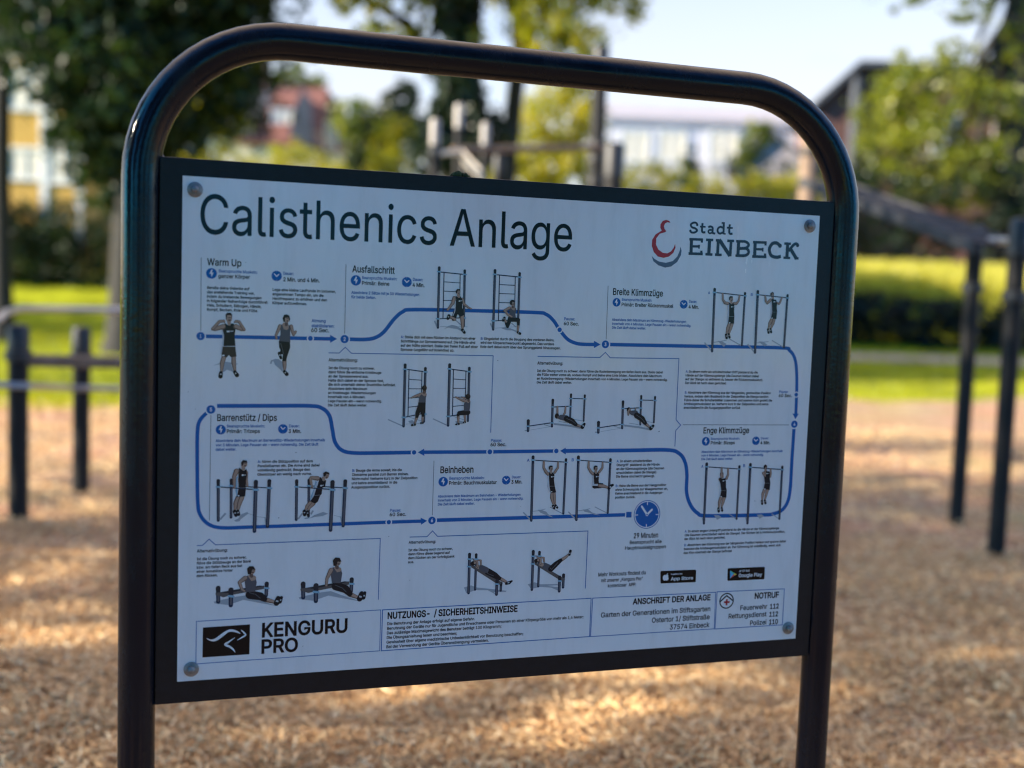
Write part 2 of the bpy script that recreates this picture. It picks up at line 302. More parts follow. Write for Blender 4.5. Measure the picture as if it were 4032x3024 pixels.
 'e':(404,['212,-8 161,-2 117,16 82,46 56,85 44,116 37,150 34,187 36,224 44,258 55,290 81,329 115,359 157,378 205,384 236,382 266,374 294,361 319,341 341,315 357,282 368,242 371,194 371,169 75,169 75,221 338,221 310,202 307,237 298,269 283,294 263,314 237,326 205,330 173,326 146,313 125,294 109,270 99,241 96,211 96,178 100,139 110,106 128,80 151,61 179,50 212,46 234,48 254,53 271,61 285,73 297,88 306,105 365,91 353,63 335,39 311,19 283,4 249,-5']),
 'f':(254,['228,379 228,327 6,327 6,379', '81,0 81,432 84,461 96,486 113,505 135,519 161,527 187,530 207,529 222,527 234,524 243,521 227,468 215,472 206,473 195,474 171,470 154,460 145,443 142,419 142,0']),
 'g':(425,['207,-151 168,-148 134,-140 105,-127 82,-110 64,-91 51,-69 101,-41 110,-53 122,-66 136,-78 154,-88 178,-95 207,-97 249,-92 282,-75 304,-47 311,-6 311,68 306,68 298,56 287,41 272,28 252,16 227,8 195,5 152,10 113,27 80,53 55,90 43,120 36,154 34,191 36,229 43,263 55,293 80,332 112,361 152,378 196,384 228,382 253,373 273,360 288,346 299,331 308,319 313,319 313,379 372,379 372,-9 367,-54 350,-90 324,-117 291,-136 251,-147', '205,59 237,63 264,75 285,95 300,121 309,154 312,193 309,231 300,264 285,291 264,312 237,325 205,330 172,325 145,312 124,290 109,262 99,229 96,193 99,155 109,123 124,96 145,76 172,63']),
 'h':(410,['114,227 114,0 53,0 53,509 114,509 114,287 102,287 124,332 152,362 187,379 227,384 264,380 295,369 321,349 341,321 353,285 357,240 357,0 296,0 296,235 290,275 273,304 246,323 210,329 184,326 161,317 141,303 126,283 117,257']),
 'i':(167,['53,0 53,379 114,379 114,0', '84,443 67,446 54,455 44,468 41,483 44,499 54,512 67,521 84,524 100,521 114,512 123,499 126,483 123,468 114,455 100,446']),
 'j':(167,['53,379 114,379 114,-30 111,-63 102,-90 86,-113 65,-129 37,-139 4,-143 -10,-143 -10,-87 2,-87 25,-83 40,-72 50,-54 53,-29', '83,443 67,446 53,455 44,468 41,483 44,499 53,512 67,521 83,524 100,521 114,512 123,499 126,483 123,468 114,455 100,446']),
 'k':(381,['110,137 110,212 121,212 284,379 360,379 184,199 177,199', '53,0 53,509 114,509 114,0', '294,0 148,186 191,229 372,0']),
 'l':(189,['139,-2 101,3 74,20 58,47 53,84 53,509 114,509 114,99 115,77 120,62 130,54 146,52 160,53 170,54 181,3 162,-1 151,-2']),
 'm':(610,['53,0 53,379 112,379 112,295 108,295 118,323 132,346 151,363 172,376 195,384 219,386 257,380 287,361 309,331 321,295 312,295 322,321 337,343 357,361 381,375 407,383 437,386 468,383 497,372 522,354 541,328 553,296 557,255 557,0 496,0 496,254 490,289 473,313 447,326 419,330 395,328 374,320 358,307 345,290 338,270 335,247 335,0 274,0 274,260 269,288 253,311 229,326 199,330 178,328 158,320 140,307 126,289 117,266 114,238 114,0']),
 'n':(410,['114,227 114,0 53,0 53,379 112,379 112,287 102,287 124,332 152,362 187,379 227,384 264,380 295,369 321,349 341,321 353,285 357,240 357,0 296,0 296,235 290,275 273,304 246,323 210,329 184,326 161,317 141,303 126,283 117,257']),
 'o':(415,['207,-8 159,-2 117,16 82,46 56,85 44,116 37,150 34,187 37,225 44,260 56,291 82,330 117,360 159,378 207,384 256,378 299,360 333,330 359,291 371,260 379,225 381,187 379,150 371,116 359,85 333,46 299,16 256,-2', '207,46 242,51 270,66 292,89 307,117 316,151 319,187 316,224 307,258 292,287 270,310 242,325 207,330 173,325 145,310 124,287 108,258 99,224 96,187 99,151 108,117 124,89 145,66 173,51']),
 'p':(424,['53,-143 53,379 112,379 112,319 118,319 126,331 137,346 152,360 171,373 197,381 229,384 274,378 313,361 345,332 370,293 381,261 388,227 390,189 388,151 381,116 370,84 346,45 313,16 274,-2 229,-8 198,-5 173,4 153,17 138,31 127,46 118,59 114,59 114,-143', '220,47 253,51 279,66 301,88 316,117 325,151 328,189 325,227 316,261 301,290 280,311 253,325 220,330 188,325 161,312 140,291 125,263 116,229 113,189 116,150 125,115 140,86 162,65 188,51']),
 'q':(424,['372,-143 311,-143 311,59 306,59 298,46 287,31 272,17 252,4 227,-5 195,-8 151,-2 111,16 79,45 55,84 43,116 36,151 34,189 36,227 43,261 55,293 79,332 112,361 151,378 196,384 228,381 253,373 272,360 287,346 298,331 307,319 313,319 313,379 372,379', '205,47 236,51 263,65 284,86 299,115 309,150 312,189 309,229 300,263 284,291 263,312 237,325 205,330 172,325 145,311 124,290 108,261 99,227 96,189 99,151 109,117 124,88 145,66 172,51']),
 'r':(259,['53,0 53,379 112,379 112,321 115,321 130,347 152,367 181,380 213,385 229,384 243,384 243,322 230,324 219,325 207,326 182,323 159,315 140,301 126,284 117,262 114,237 114,0']),
 's':(365,['182,-8 145,-5 112,3 84,18 62,38 45,63 36,94 94,107 105,79 124,60 150,49 181,45 217,50 244,62 262,81 268,103 265,121 254,136 237,147 212,155 149,170 104,186 72,208 53,237 47,274 51,305 65,332 87,354 115,370 149,381 187,384 223,381 254,372 279,358 299,339 314,316 324,290 268,277 258,298 243,316 219,328 187,333 156,329 131,317 114,299 109,277 112,258 124,243 144,232 172,223 229,209 275,194 306,171 325,142 331,107 326,75 312,47 290,24 260,6 223,-5']),
 't':(227,['204,379 204,327 6,327 6,379', '65,471 126,471 126,98 128,76 136,61 150,53 170,50 185,51 202,54 213,2 203,-1 192,-3 180,-4 168,-4 125,2 92,21 72,52 65,93']),
 'u':(410,['182,-5 146,-1 115,11 89,31 69,59 57,95 53,139 53,379 114,379 114,144 119,105 137,75 164,56 200,50 226,53 249,62 268,77 283,97 293,122 296,153 296,379 357,379 357,0 298,0 298,92 307,92 286,47 257,17 222,0']),
 'v':(389,['163,0 17,379 84,379 165,155 177,121 187,87 196,53 206,21 184,21 194,53 203,87 213,121 224,155 305,379 371,379 226,0']),
 'w':(567,['138,0 23,379 87,379 133,214 143,177 154,137 165,91 175,41 165,41 175,90 186,135 196,176 206,214 252,379 316,379 362,214 371,176 382,136 392,91 402,41 391,41 402,90 413,135 423,176 434,214 480,379 545,379 429,0 368,0 319,172 305,225 297,252 291,280 277,338 291,338 277,280 263,225 255,198 248,172 199,0']),
 'x':(379,['21,0 171,218 171,171 29,379 100,379 147,306 164,279 179,253 193,229 207,206 175,206 190,229 202,253 216,279 233,306 282,379 352,379 209,169 209,214 358,0 287,0 231,85 214,112 200,136 187,159 173,182 205,182 191,159 178,136 165,112 148,85 91,0']),
 'y':(389,['47,-139 61,-86 71,-87 88,-90 104,-89 118,-84 130,-74 141,-58 151,-36 163,-1 17,379 84,379 165,155 177,121 187,87 196,53 206,21 184,21 193,53 202,87 212,121 224,155 305,379 371,379 204,-58 191,-85 177,-107 159,-124 139,-136 117,-143 91,-145 77,-145 65,-143 54,-141']),
 'z':(380,['42,0 42,46 254,320 254,323 48,323 48,379 333,379 333,331 126,60 126,56 339,56 339,0']),
 'Ü':(517,['259,-8 220,-6 186,2 154,15 114,43 85,80 66,124 60,173 60,509 124,509 124,178 128,144 141,113 160,87 187,68 220,56 259,52 298,56 331,68 357,87 377,113 389,144 393,178 393,509 457,509 457,173 451,124 433,80 403,43 363,15 332,2 297,-6', '331,572 315,575 302,584 293,597 290,612 293,628 302,641 315,650 331,653 346,650 359,641 368,628 371,612 368,597 359,584 346,575', '187,572 172,575 158,584 149,597 146,612 149,628 158,641 172,650 187,653 203,650 216,641 224,628 227,612 224,597 216,584 203,575']),
 'ß':(441,['122,362 122,0 60,0 60,362 64,409 77,447 99,477 127,498 160,511 197,516 229,512 260,503 289,486 312,463 327,432 332,393 330,370 325,351 317,335 309,322 300,310 292,299 287,287 285,272 288,256 297,241 311,228 327,215 344,202 362,188 378,171 391,152 400,129 403,100 399,69 386,42 366,21 340,6 307,-4 269,-7 237,-5 207,1 182,10 164,20 187,74 201,66 217,58 238,52 265,50 297,53 321,64 337,81 342,104 339,123 330,139 316,153 300,167 282,180 264,194 248,209 235,227 226,247 223,272 224,291 230,306 238,318 247,329 256,341 264,353 270,368 272,388 266,420 250,442 226,455 197,459 164,453 141,435 127,405']),
 'ä':(389,['160,-9 126,-5 94,5 68,22 48,45 35,73 30,108 34,138 43,161 58,179 78,193 100,203 125,211 152,216 178,220 234,227 252,230 265,235 273,243 276,255 276,257 273,279 267,297 256,311 240,322 220,329 196,331 171,329 149,322 132,313 118,301 107,288 100,274 41,291 57,322 79,346 104,364 133,375 163,382 194,384 215,383 239,379 263,372 286,360 306,343 322,320 333,290 337,251 337,0 277,0 277,52 272,52 264,38 252,25 236,12 215,1 190,-6', '170,45 202,49 228,59 248,74 263,93 272,115 276,138 276,190 270,186 259,182 246,179 231,176 200,171 175,168 154,164 134,159 117,150 103,139 95,124 92,105 94,87 102,72 114,61 130,52 149,47', '261,443 246,446 233,455 224,468 221,483 224,499 233,512 246,520 261,523 277,520 290,512 299,499 301,483 299,468 290,455 277,446', '117,443 102,446 89,455 80,468 77,483 80,499 89,512 102,520 117,523 133,520 146,512 155,499 158,483 155,468 146,455 133,446']),
 'ö':(415,['207,-8 159,-2 117,16 82,46 56,85 44,116 37,150 34,187 37,225 44,260 56,291 82,330 117,360 159,378 207,384 256,378 299,360 333,330 359,291 371,260 379,225 381,187 379,150 371,116 359,85 333,46 299,16 256,-2', '207,46 242,51 270,66 292,89 307,117 316,151 319,187 316,224 307,258 292,287 270,310 242,325 207,330 173,325 145,310 124,287 108,258 99,224 96,187 99,151 108,117 124,89 145,66 173,51', '279,443 264,446 251,455 242,468 239,483 242,499 251,512 264,520 279,523 295,520 308,512 317,499 320,483 317,468 308,455 295,446', '136,443 120,446 107,455 98,468 95,483 98,499 107,512 120,520 136,523 151,520 164,512 173,499 176,483 173,468 164,455 151,446']),
 'ü':(410,['182,-5 146,-1 115,11 89,31 69,59 57,95 53,139 53,379 114,379 114,144 119,105 137,75 164,56 200,50 226,53 249,62 268,77 283,97 293,122 296,153 296,379 357,379 357,0 298,0 298,92 307,92 286,47 257,17 222,0', '277,443 261,446 248,455 239,468 236,483 239,499 248,512 261,520 277,523 292,520 305,512 314,499 317,483 314,468 305,455 292,446', '133,443 118,446 104,455 96,468 93,483 96,499 104,512 118,520 133,523 149,520 162,512 170,499 173,483 170,468 162,455 149,446']),
 '–':(350,['350,244 350,188 0,188 0,244']),
 '“':(300,['52,318 104,509 151,509 121,318', '175,318 228,509 274,509 244,318']),
 '„':(287,['38,-119 68,71 138,71 85,-119', '161,-119 192,71 261,71 208,-119']),
}
ART = [
 ('title_lettering',[('T', 'ink', 'Calisthenics Anlage', 28.3, 91.5, 648.3, 63.99, 0.004, None)]),
 ('section_heading',[('T', 'ink', 'Warm Up', 39.8, 142.5, 54.9, 10.99, 0.022, None)]),
 ('section_heading',[('T', 'ink', 'Ausfallschritt', 279.0, 144.6, 73.6, 11.43, 0.022, None)]),
 ('section_heading',[('T', 'ink', 'Breite Klimmzüge', 761.2, 167.1, 100.9, 11.69, 0.022, None)]),
 ('section_heading',[('T', 'ink', 'Enge Klimmzüge', 960.6, 425.0, 98.3, 11.15, 0.022, None)]),
 ('section_heading',[('T', 'ink', 'Barrenstütz / Dips', 59.3, 399.7, 97.9, 11.01, 0.022, None)]),
 ('section_heading',[('T', 'ink', 'Beinheben', 444.6, 493.7, 61.0, 11.79, 0.022, None)]),
 ('muscle_note',[('E','blue',47.1,155.8,8.63,8.63),('P','white',[(46.9,149.5),(43.6,156.6),(46.5,156.3),(47.1,162.4),(50.5,154.2),(47.6,154.5),(48.9,149.7)]),('T', 'blue2', 'Beanspruchte Muskeln:', 58.9, 153.6, 62.0, 4.81, 0.022, None),('T', 'ink', 'ganzer Körper', 58.0, 162.5, 50.8, 5.95, 0.026, None)]),
 ('duration_note',[('E','blue',152.4,155.9,8.57,8.57),('L','white',[(152.4,156.8,0.86),(148.7,152.6,0.86)]),('L','white',[(152.4,156.8,0.86),(155.9,153.2,0.86)]),('S','white',0.6,[(152.2,149.2),(152.2,148)],0,0),('S','white',0.6,[(159,155.7),(160.2,155.6)],0,0),('S','white',0.6,[(152.5,162.6),(152.6,163.8)],0,0),('S','white',0.6,[(145.8,156.2),(144.6,156.2)],0,0),('T', 'blue2', 'Dauer:', 163.4, 153.5, 17.1, 4.89, 0.022, None),('T', 'ink', '2 Min. und 4 Min.', 163.4, 164.2, 60.5, 6.34, 0.026, None)]),
 ('muscle_note',[('E','blue',285.6,158.4,8.85,8.85),('P','white',[(285.3,152.1),(281.9,159.3),(285,159),(285.7,165),(289.2,156.9),(286.1,157.2),(287.4,152.4)]),('T', 'blue2', 'Beanspruchte Muskeln:', 296.3, 155.7, 60.6, 5.0, 0.022, None),('T', 'ink', 'Primär: Beine', 296.2, 165.4, 47.6, 6.18, 0.026, None)]),
 ('duration_note',[('E','blue',374.3,158,8.74,8.74),('L','white',[(374.3,158.8,0.87),(370.5,154.7,0.87)]),('L','white',[(374.3,158.8,0.87),(377.9,155.3,0.87)]),('S','white',0.61,[(374.1,151.2),(374.1,150)],0,0),('S','white',0.61,[(381.2,157.7),(382.4,157.7)],0,0),('S','white',0.61,[(374.5,164.7),(374.6,165.9)],0,0),('S','white',0.61,[(367.4,158.2),(366.2,158.3)],0,0),('T', 'blue2', 'Dauer:', 384.9, 155.5, 17.5, 5.07, 0.022, None),('T', 'ink', '4 Min.', 384.6, 165.7, 21.2, 6.57, 0.026, None)]),
 ('muscle_note',[('E','blue',769.1,180.8,7.92,7.92),('P','white',[(768.7,175.3),(765.7,181.5),(768.5,181.2),(769.2,186.5),(772.3,179.5),(769.5,179.7),(770.7,175.5)]),('T', 'blue2', 'Beanspruchte Muskeln:', 779.6, 177.6, 60.5, 5.07, 0.022, None),('T', 'ink', 'Primär: Breiter Rückenmuskel', 779.4, 187.5, 105.1, 6.35, 0.026, None)]),
 ('duration_note',[('E','blue',905.9,180.3,8.16,8.16),('L','white',[(905.9,181.1,0.82),(902.1,177.3,0.82)]),('L','white',[(905.9,181.1,0.82),(909.4,177.9,0.82)]),('S','white',0.57,[(905.5,174.3),(905.5,173.2)],0,0),('S','white',0.57,[(912.6,180.1),(913.8,180.1)],0,0),('S','white',0.57,[(906.2,186.4),(906.3,187.4)],0,0),('S','white',0.57,[(899.2,180.5),(898,180.5)],0,0),('T', 'blue2', 'Dauer:', 916.8, 176.8, 16.2, 4.85, 0.022, None),('T', 'ink', '4 Min.', 916.3, 187.8, 21.2, 6.48, 0.026, None)]),
 ('muscle_note',[('E','blue',966.6,440.6,8.47,8.47),('P','white',[(966.1,434.8),(962.9,441.2),(965.9,441),(966.7,446.6),(970.1,439.3),(967,439.4),(968.2,435.1)]),('T', 'blue2', 'Beanspruchte Muskeln:', 977.4, 437.6, 62.3, 4.35, 0.022, None),('T', 'ink', 'Primär: Bizeps', 977.2, 446.6, 51.9, 6.22, 0.026, None)]),
 ('duration_note',[('E','blue',1075,440.2,8.34,8.34),('L','white',[(1075,441,0.83),(1071.1,437,0.83)]),('L','white',[(1075,441,0.83),(1078.5,437.9,0.83)]),('S','white',0.58,[(1074.6,434.1),(1074.5,433)],0,0),('S','white',0.58,[(1081.8,440.3),(1083.1,440.3)],0,0),('S','white',0.58,[(1075.3,446.4),(1075.4,447.5)],0,0),('S','white',0.58,[(1068.1,440.2),(1066.8,440.1)],0,0),('T', 'blue2', 'Dauer:', 1085.7, 437.5, 17.4, 4.42, 0.022, None),('T', 'ink', '4 Min.', 1085.3, 447.2, 21.3, 6.31, 0.026, None)]),
 ('muscle_note',[('E','blue',65.4,414.4,8.2,8.2),('P','white',[(65.1,408.4),(62,415.1),(64.8,414.9),(65.4,420.7),(68.6,413.1),(65.9,413.3),(67.1,408.7)]),('T', 'blue2', 'Beanspruchte Muskeln:', 75.3, 410.8, 62.0, 4.69, 0.022, None),('T', 'ink', 'Primär: Trizeps', 75.2, 420.2, 54.1, 6.03, 0.026, None)]),
 ('duration_note',[('E','blue',167.5,413.6,8.07,8.07),('L','white',[(167.5,414.4,0.81),(164.1,410.3,0.81)]),('L','white',[(167.5,414.4,0.81),(170.8,411.2,0.81)]),('S','white',0.56,[(167.4,407.2),(167.3,406.1)],0,0),('S','white',0.57,[(173.7,413.6),(174.9,413.6)],0,0),('S','white',0.57,[(167.6,420),(167.7,421.1)],0,0),('S','white',0.56,[(161.3,413.6),(160.2,413.6)],0,0),('T', 'blue2', 'Dauer:', 177.8, 410.9, 17.4, 4.77, 0.022, None),('T', 'ink', '3 Min.', 177.0, 420.5, 21.4, 6.13, 0.026, None)]),
 ('muscle_note',[('E','blue',450.3,509.2,8.67,8.67),('P','white',[(449.9,503),(446.6,509.8),(449.6,509.7),(450.3,515.6),(453.7,507.9),(450.7,508),(452,503.4)]),('T', 'blue2', 'Beanspruchte Muskeln:', 461.5, 505.8, 65.0, 5.02, 0.022, None),('T', 'ink', 'Primär: Bauchmuskulatur', 461.1, 515.1, 89.0, 6.46, 0.026, None)]),
 ('duration_note',[('E','blue',567.8,508.6,8.09,8.09),('L','white',[(567.8,509.4,0.81),(564.2,505.3,0.81)]),('L','white',[(567.8,509.4,0.81),(571.2,506.2,0.81)]),('S','white',0.57,[(567.5,502.4),(567.5,501.2)],0,0),('S','white',0.57,[(574.2,508.7),(575.4,508.7)],0,0),('S','white',0.57,[(568,514.8),(568.1,515.9)],0,0),('S','white',0.57,[(561.4,508.4),(560.2,508.4)],0,0),('T', 'blue2', 'Dauer:', 578.7, 505.5, 17.2, 4.72, 0.022, None),('T', 'ink', '3 Min.', 577.8, 515.2, 20.9, 6.49, 0.026, None)]),
 ('instruction_text',[('B', 'ink', ['Bereite deine Gelenke auf', 'das anstehende Training vor,', 'indem du kreisende Bewegungen', 'in folgender Reihenfolge durchführst:', 'Hals, Schultern, Ellbogen, Hände,', 'Rumpf, Becken, Knie und Füße.'], 40.2, 181.2, 0.02, 7.2, 98.4, 3, 4.32, 0.03)]),
 ('instruction_text',[('B', 'ink', ['Lege eine kleine Laufrunde im lockeren,', 'angenehmen Tempo ein, um die', 'Herzfrequenz zu erhöhen und den', 'Körper aufzuwärmen.'], 145.9, 180.9, 0.07, 7.4, 105.8, 0, 4.44, 0.03)]),
 ('instruction_text',[('B', 'blue2', ['Absolviere 2 Sätze mit je 30 Wiederholungen', 'für beide Seiten.'], 278.3, 181.3, -0.09, 7.65, 118.7, 0, 4.59, 0.03)]),
 ('instruction_text',[('B', 'ink', ['A: Stelle dich mit dem Rücken im Abstand von einer', 'Schrittlänge zur Sprossenwand auf. Die Hände sind', 'auf der Hüfte platziert. Stelle den freien Fuß auf einer', 'Sprosse (ungefähr auf Kniehöhe) ab.'], 366.4, 255.4, 0.02, 7.31, 139.7, 2, 4.38, 0.03)]),
 ('instruction_text',[('B', 'ink', ['B: Eingeleitet durch die Beugung des vorderen Beins,', 'wird der Körperschwerpunkt abgesenkt. Das vordere', 'Knie darf dabei nicht über das Sprunggelenk hinausragen.'], 510.7, 255.1, -0.05, 7.21, 152.0, 2, 4.33, 0.03)]),
 ('instruction_text',[('B', 'ink', ['Ist die Übung noch zu schwer,', 'dann führe die einfache Kniebeuge', 'an der Sprossenwand aus.', 'Halte dich dabei an der Sprosse fest,', 'die sich unterhalb deiner Brusthöhe befindet.', 'Absolviere dein Maximum', 'an Kniebeuge-Wiederholungen', 'innerhalb von 4 Minuten.', 'Lege Pausen ein – wenn notwendig.', 'Die Zeit läuft dabei weiter.'], 242.2, 310.9, 0.02, 7.11, 117.2, 4, 4.26, 0.03),('T', 'ink', 'Alternativübung:', 241.9, 297.6, 50.0, 5.31, 0.026, None)]),
 ('instruction_text',[('B', 'blue2', ['Absolviere dein Maximum an Klimmzug-Wiederholungen', 'innerhalb von 4 Minuten. Lege Pausen ein – wenn notwendig.', 'Die Zeit läuft dabei weiter.'], 761.5, 214.9, 0.18, 7.31, 161.4, 1, 4.38, 0.03)]),
 ('instruction_text',[('B', 'ink', ['Ist die Übung noch zu schwer, dann führe die Ruderbewegung am tiefen Reck aus. Stelle dabei', 'die Füße weiter vorne ab, sodass Rumpf und Beine eine Linie bilden. Absolviere dein Maximum', 'an Ruderbewegung-Wiederholungen innerhalb von 4 Minuten. Lege Pausen ein – wenn notwendig.', 'Die Zeit läuft dabei weiter.'], 619.3, 311.1, -0.04, 7.0, 260.3, 2, 4.2, 0.03),('T', 'ink', 'Alternativübung:', 619.1, 297.7, 49.2, 5.31, 0.026, None)]),
 ('instruction_text',[('B', 'ink', ['A: In einem mehr als schulterbreiten Griff platzierst du die', 'Hände auf der Klimmzugstange (die Daumen bleiben dabei', 'auf der Stange: so aktivierst du besser die Rückenmuskulatur).', 'Der Blick ist nach oben gerichtet.'], 916.8, 309.0, -0.09, 7.2, 166.6, 2, 4.32, 0.03)]),
 ('instruction_text',[('B', 'ink', ['B: Absolviere den Klimmzug aus der hängenden, gestreckten Position', 'heraus, sodass dein Brustkorb in der Zielposition die Stange berührt.', 'Führe dabei die Schulterblätter zusammen und spanne nicht gezielt die', 'Armbeugemuskulatur an. Verharre kurz in der Zielposition und kehre', 'anschließend in die Ausgangsposition zurück'], 916.8, 348.9, -0.15, 7.22, 188.9, 2, 4.33, 0.03)]),
 ('instruction_text',[('B', 'blue2', ['Absolviere dein Maximum an Klimmzug-Wiederholungen innerhalb', 'von 4 Minuten. Lege Pausen ein – wenn notwendig.', 'Die Zeit läuft dabei weiter.'], 958.2, 462.8, 0.22, 6.99, 177.7, 0, 4.19, 0.03)]),
 ('instruction_text',[('B', 'ink', ['A: In einem engen Untergriff platzierst du die Hände an der Klimmzugstange', '(die Daumen umschließen dabei die Stange). Der Rücken ist in Hohlkreuzposition,', 'der Blick ist nach oben gerichtet.'], 931.2, 616.7, -0.11, 7.34, 219.3, 1, 4.41, 0.03)]),
 ('instruction_text',[('B', 'ink', ['B: Absolviere den Klimmzug aus der hängenden Position heraus und spanne dabei', 'bewusst die Armbeugemuskulatur an. Der Klimmzug ist vollständig, wenn sich', 'das Kinn oberhalb der Stange befindet'], 931.3, 643.6, -0.27, 7.51, 222.9, 0, 4.5, 0.03)]),
 ('instruction_text',[('B', 'blue2', ['Absolviere dein Maximum an Barrenstütz-Wiederholungen innerhalb', 'von 3 Minuten. Lege Pausen ein – wenn notwendig. Die Zeit läuft', 'dabei weiter.'], 57.4, 435.1, -0.03, 7.36, 181.7, 0, 4.42, 0.03)]),
 ('instruction_text',[('B', 'ink', ['A: Nimm die Stützposition auf dem', 'Parallelbarren ein. Die Arme sind dabei', 'vollständig gestreckt. Beuge den', 'Oberkörper ein wenig nach vorne.'], 126.4, 471.3, -0.07, 7.24, 104.0, 1, 4.34, 0.03)]),
 ('instruction_text',[('B', 'ink', ['B: Beuge die Arme soweit, bis die', 'Oberarme parallel zum Barren stehen.', 'Nicht mehr! Verharre kurz in der Zielposition', 'und kehre anschließend  in die', 'Ausgangsposition zurück.'], 286.9, 488.9, -0.15, 7.32, 116.2, 2, 4.39, 0.03)]),
 ('instruction_text',[('B', 'blue2', ['Absolviere dein Maximum an Beinheben - Wiederholungen', 'innerhalb von 3 Minuten. Lege Pausen ein – wenn notwendig.', 'Die Zeit läuft dabei weiter.'], 441.4, 537.6, 0.06, 7.17, 160.3, 1, 4.3, 0.03)]),
 ('instruction_text',[('B', 'ink', ['A: In einem schulterbreiten', 'Obergriff  platzierst du die Hände', 'an der Klimmzugstange (die Daumen', 'umschließen dabei die Stange).', 'Die Beine sind leicht gebeugt.'], 783.2, 478.7, 0.03, 7.28, 98.0, 2, 4.37, 0.03)]),
 ('instruction_text',[('B', 'ink', ['B: Hebe die Beine aus der Hangposition', 'ohne Schwung bis zur Waagerechten an,', 'Kehre anschließend in die Ausgangs-', 'position zurück.'], 783.1, 525.4, -0.08, 7.3, 108.0, 1, 4.38, 0.03)]),
 ('instruction_text',[('B', 'ink', ['Ist die Übung noch zu schwer,', 'führe die Stützbeuge an der Bank', 'bzw. am tiefen Reck aus bei', 'einer Armstütze hinter', 'dem Rücken.'], 29.4, 634.5, -0.04, 7.19, 89.4, 1, 4.32, 0.03),('T', 'ink', 'Alternativübung:', 29.5, 621.4, 50.1, 5.07, 0.026, None)]),
 ('instruction_text',[('B', 'ink', ['Ist die Übung noch zu schwer,', 'dann führe diese liegend auf', 'dem Rücken an der Schrägbank', 'aus.'], 390.6, 633.0, -0.01, 7.16, 85.1, 2, 4.3, 0.03),('T', 'ink', 'Alternativübung:', 390.6, 619.4, 49.6, 5.01, 0.026, None)]),
 ('pause_note',[('B', 'blue2', ['Atmung', 'stabilisieren:'], 211.9, 231.5, -0.08, 8.48, 38.5, 1, 5.09, 0.03),('T', 'ink', '60 Sec.', 211.4, 248.2, 30.4, 6.72, 0.026, None)]),
 ('pause_note',[('T', 'blue2', 'Pause:', 667.4, 216.3, 20.8, 5.01, 0.022, None),('T', 'ink', '60 Sec.', 667.1, 225.4, 29.2, 6.26, 0.026, None)]),
 ('pause_note',[('T', 'blue2', 'Pause:', 1120.8, 346.3, 19.9, 4.72, 0.022, None),('T', 'ink', '60 Sec.', 1120.1, 354.4, 29.5, 6.08, 0.026, None)]),
 ('pause_note',[('T', 'blue2', 'Pause:', 536.5, 438.2, 20.4, 5.0, 0.022, None),('T', 'ink', '60 Sec.', 535.8, 446.3, 29.9, 6.25, 0.026, None)]),
 ('pause_note',[('T', 'blue2', 'Pause:', 355.6, 561.0, 19.6, 4.96, 0.022, None),('T', 'ink', '60 Sec.', 355.1, 568.8, 29.6, 6.03, 0.026, None)]),
 ('result_text',[('T', 'ink', '29 Minuten', 825.0, 624.2, 50.6, 9.56, 0.022, None),('T', 'ink', 'Beansprucht alle', 817.3, 635.3, 66.2, 6.48, 0.022, None),('T', 'ink', 'Hauptmuskelgruppen', 808.0, 645.7, 84.9, 6.47, 0.022, None)]),
 ('app_notice',[('T', 'ink', 'Mehr Workouts findest du', 756.1, 694.8, 97.1, 7.06, 0.022, None),('T', 'ink', 'mit unserer „Kenguru Pro“', 762.1, 705.9, 85.6, 6.46, 0.022, None),('T', 'ink', 'kostenloser  APP:', 776.3, 716.7, 58.0, 6.48, 0.022, None)]),
 ('safety_notice',[('T', 'ink', 'NUTZUNGS-  / SICHERHEITSHINWEISE', 356.4, 753.3, 242.3, 11.51, 0.04, None),('B', 'ink', ['Die Benutzung der Anlage erfolgt auf eigene Gefahr.', 'Benutzung der Geräte nur für Jugendliche und Erwachsene oder Personen ab einer Körpergröße von mehr als 1,4 Meter;', 'Das zulässige Maximalgewicht des Benutzer beträgt 130 Kilogramm;', 'Die Übungsanleitung lesen und beachten;', 'Gewissheit über eigene medizinische Unbedenklichkeit vor Benutzung beschaffen;', 'Bei der Verwendung der Geräte Überanstrengung vermeiden.'], 355.6, 764.7, -0.04, 8.35, 373.7, 1, 5.01, 0.03),('S','blue',1.5,[(347,736.6),(743.4,735.9),(743.6,809.4),(346.7,810.6)],0,1)]),
 ('address_notice',[('T', 'ink', 'ANSCHRIFT DER ANLAGE', 829.1, 752.2, 164.8, 10.9, 0.04, None),('T', 'ink', 'Garten der Generationen im Stiftsgarten', 765.0, 774.0, 229.8, 9.28, 0.022, None),('T', 'ink', 'Ostertor 1/ Stiftstraße', 870.7, 790.1, 123.5, 9.43, 0.022, None),('T', 'ink', '37574 Einbeck', 909.4, 805.9, 85.4, 9.49, 0.022, None),('S','blue',1.33,[(746.7,735.8),(1004.4,737.4),(1005.4,810.2),(745.5,809.6)],0,1)]),
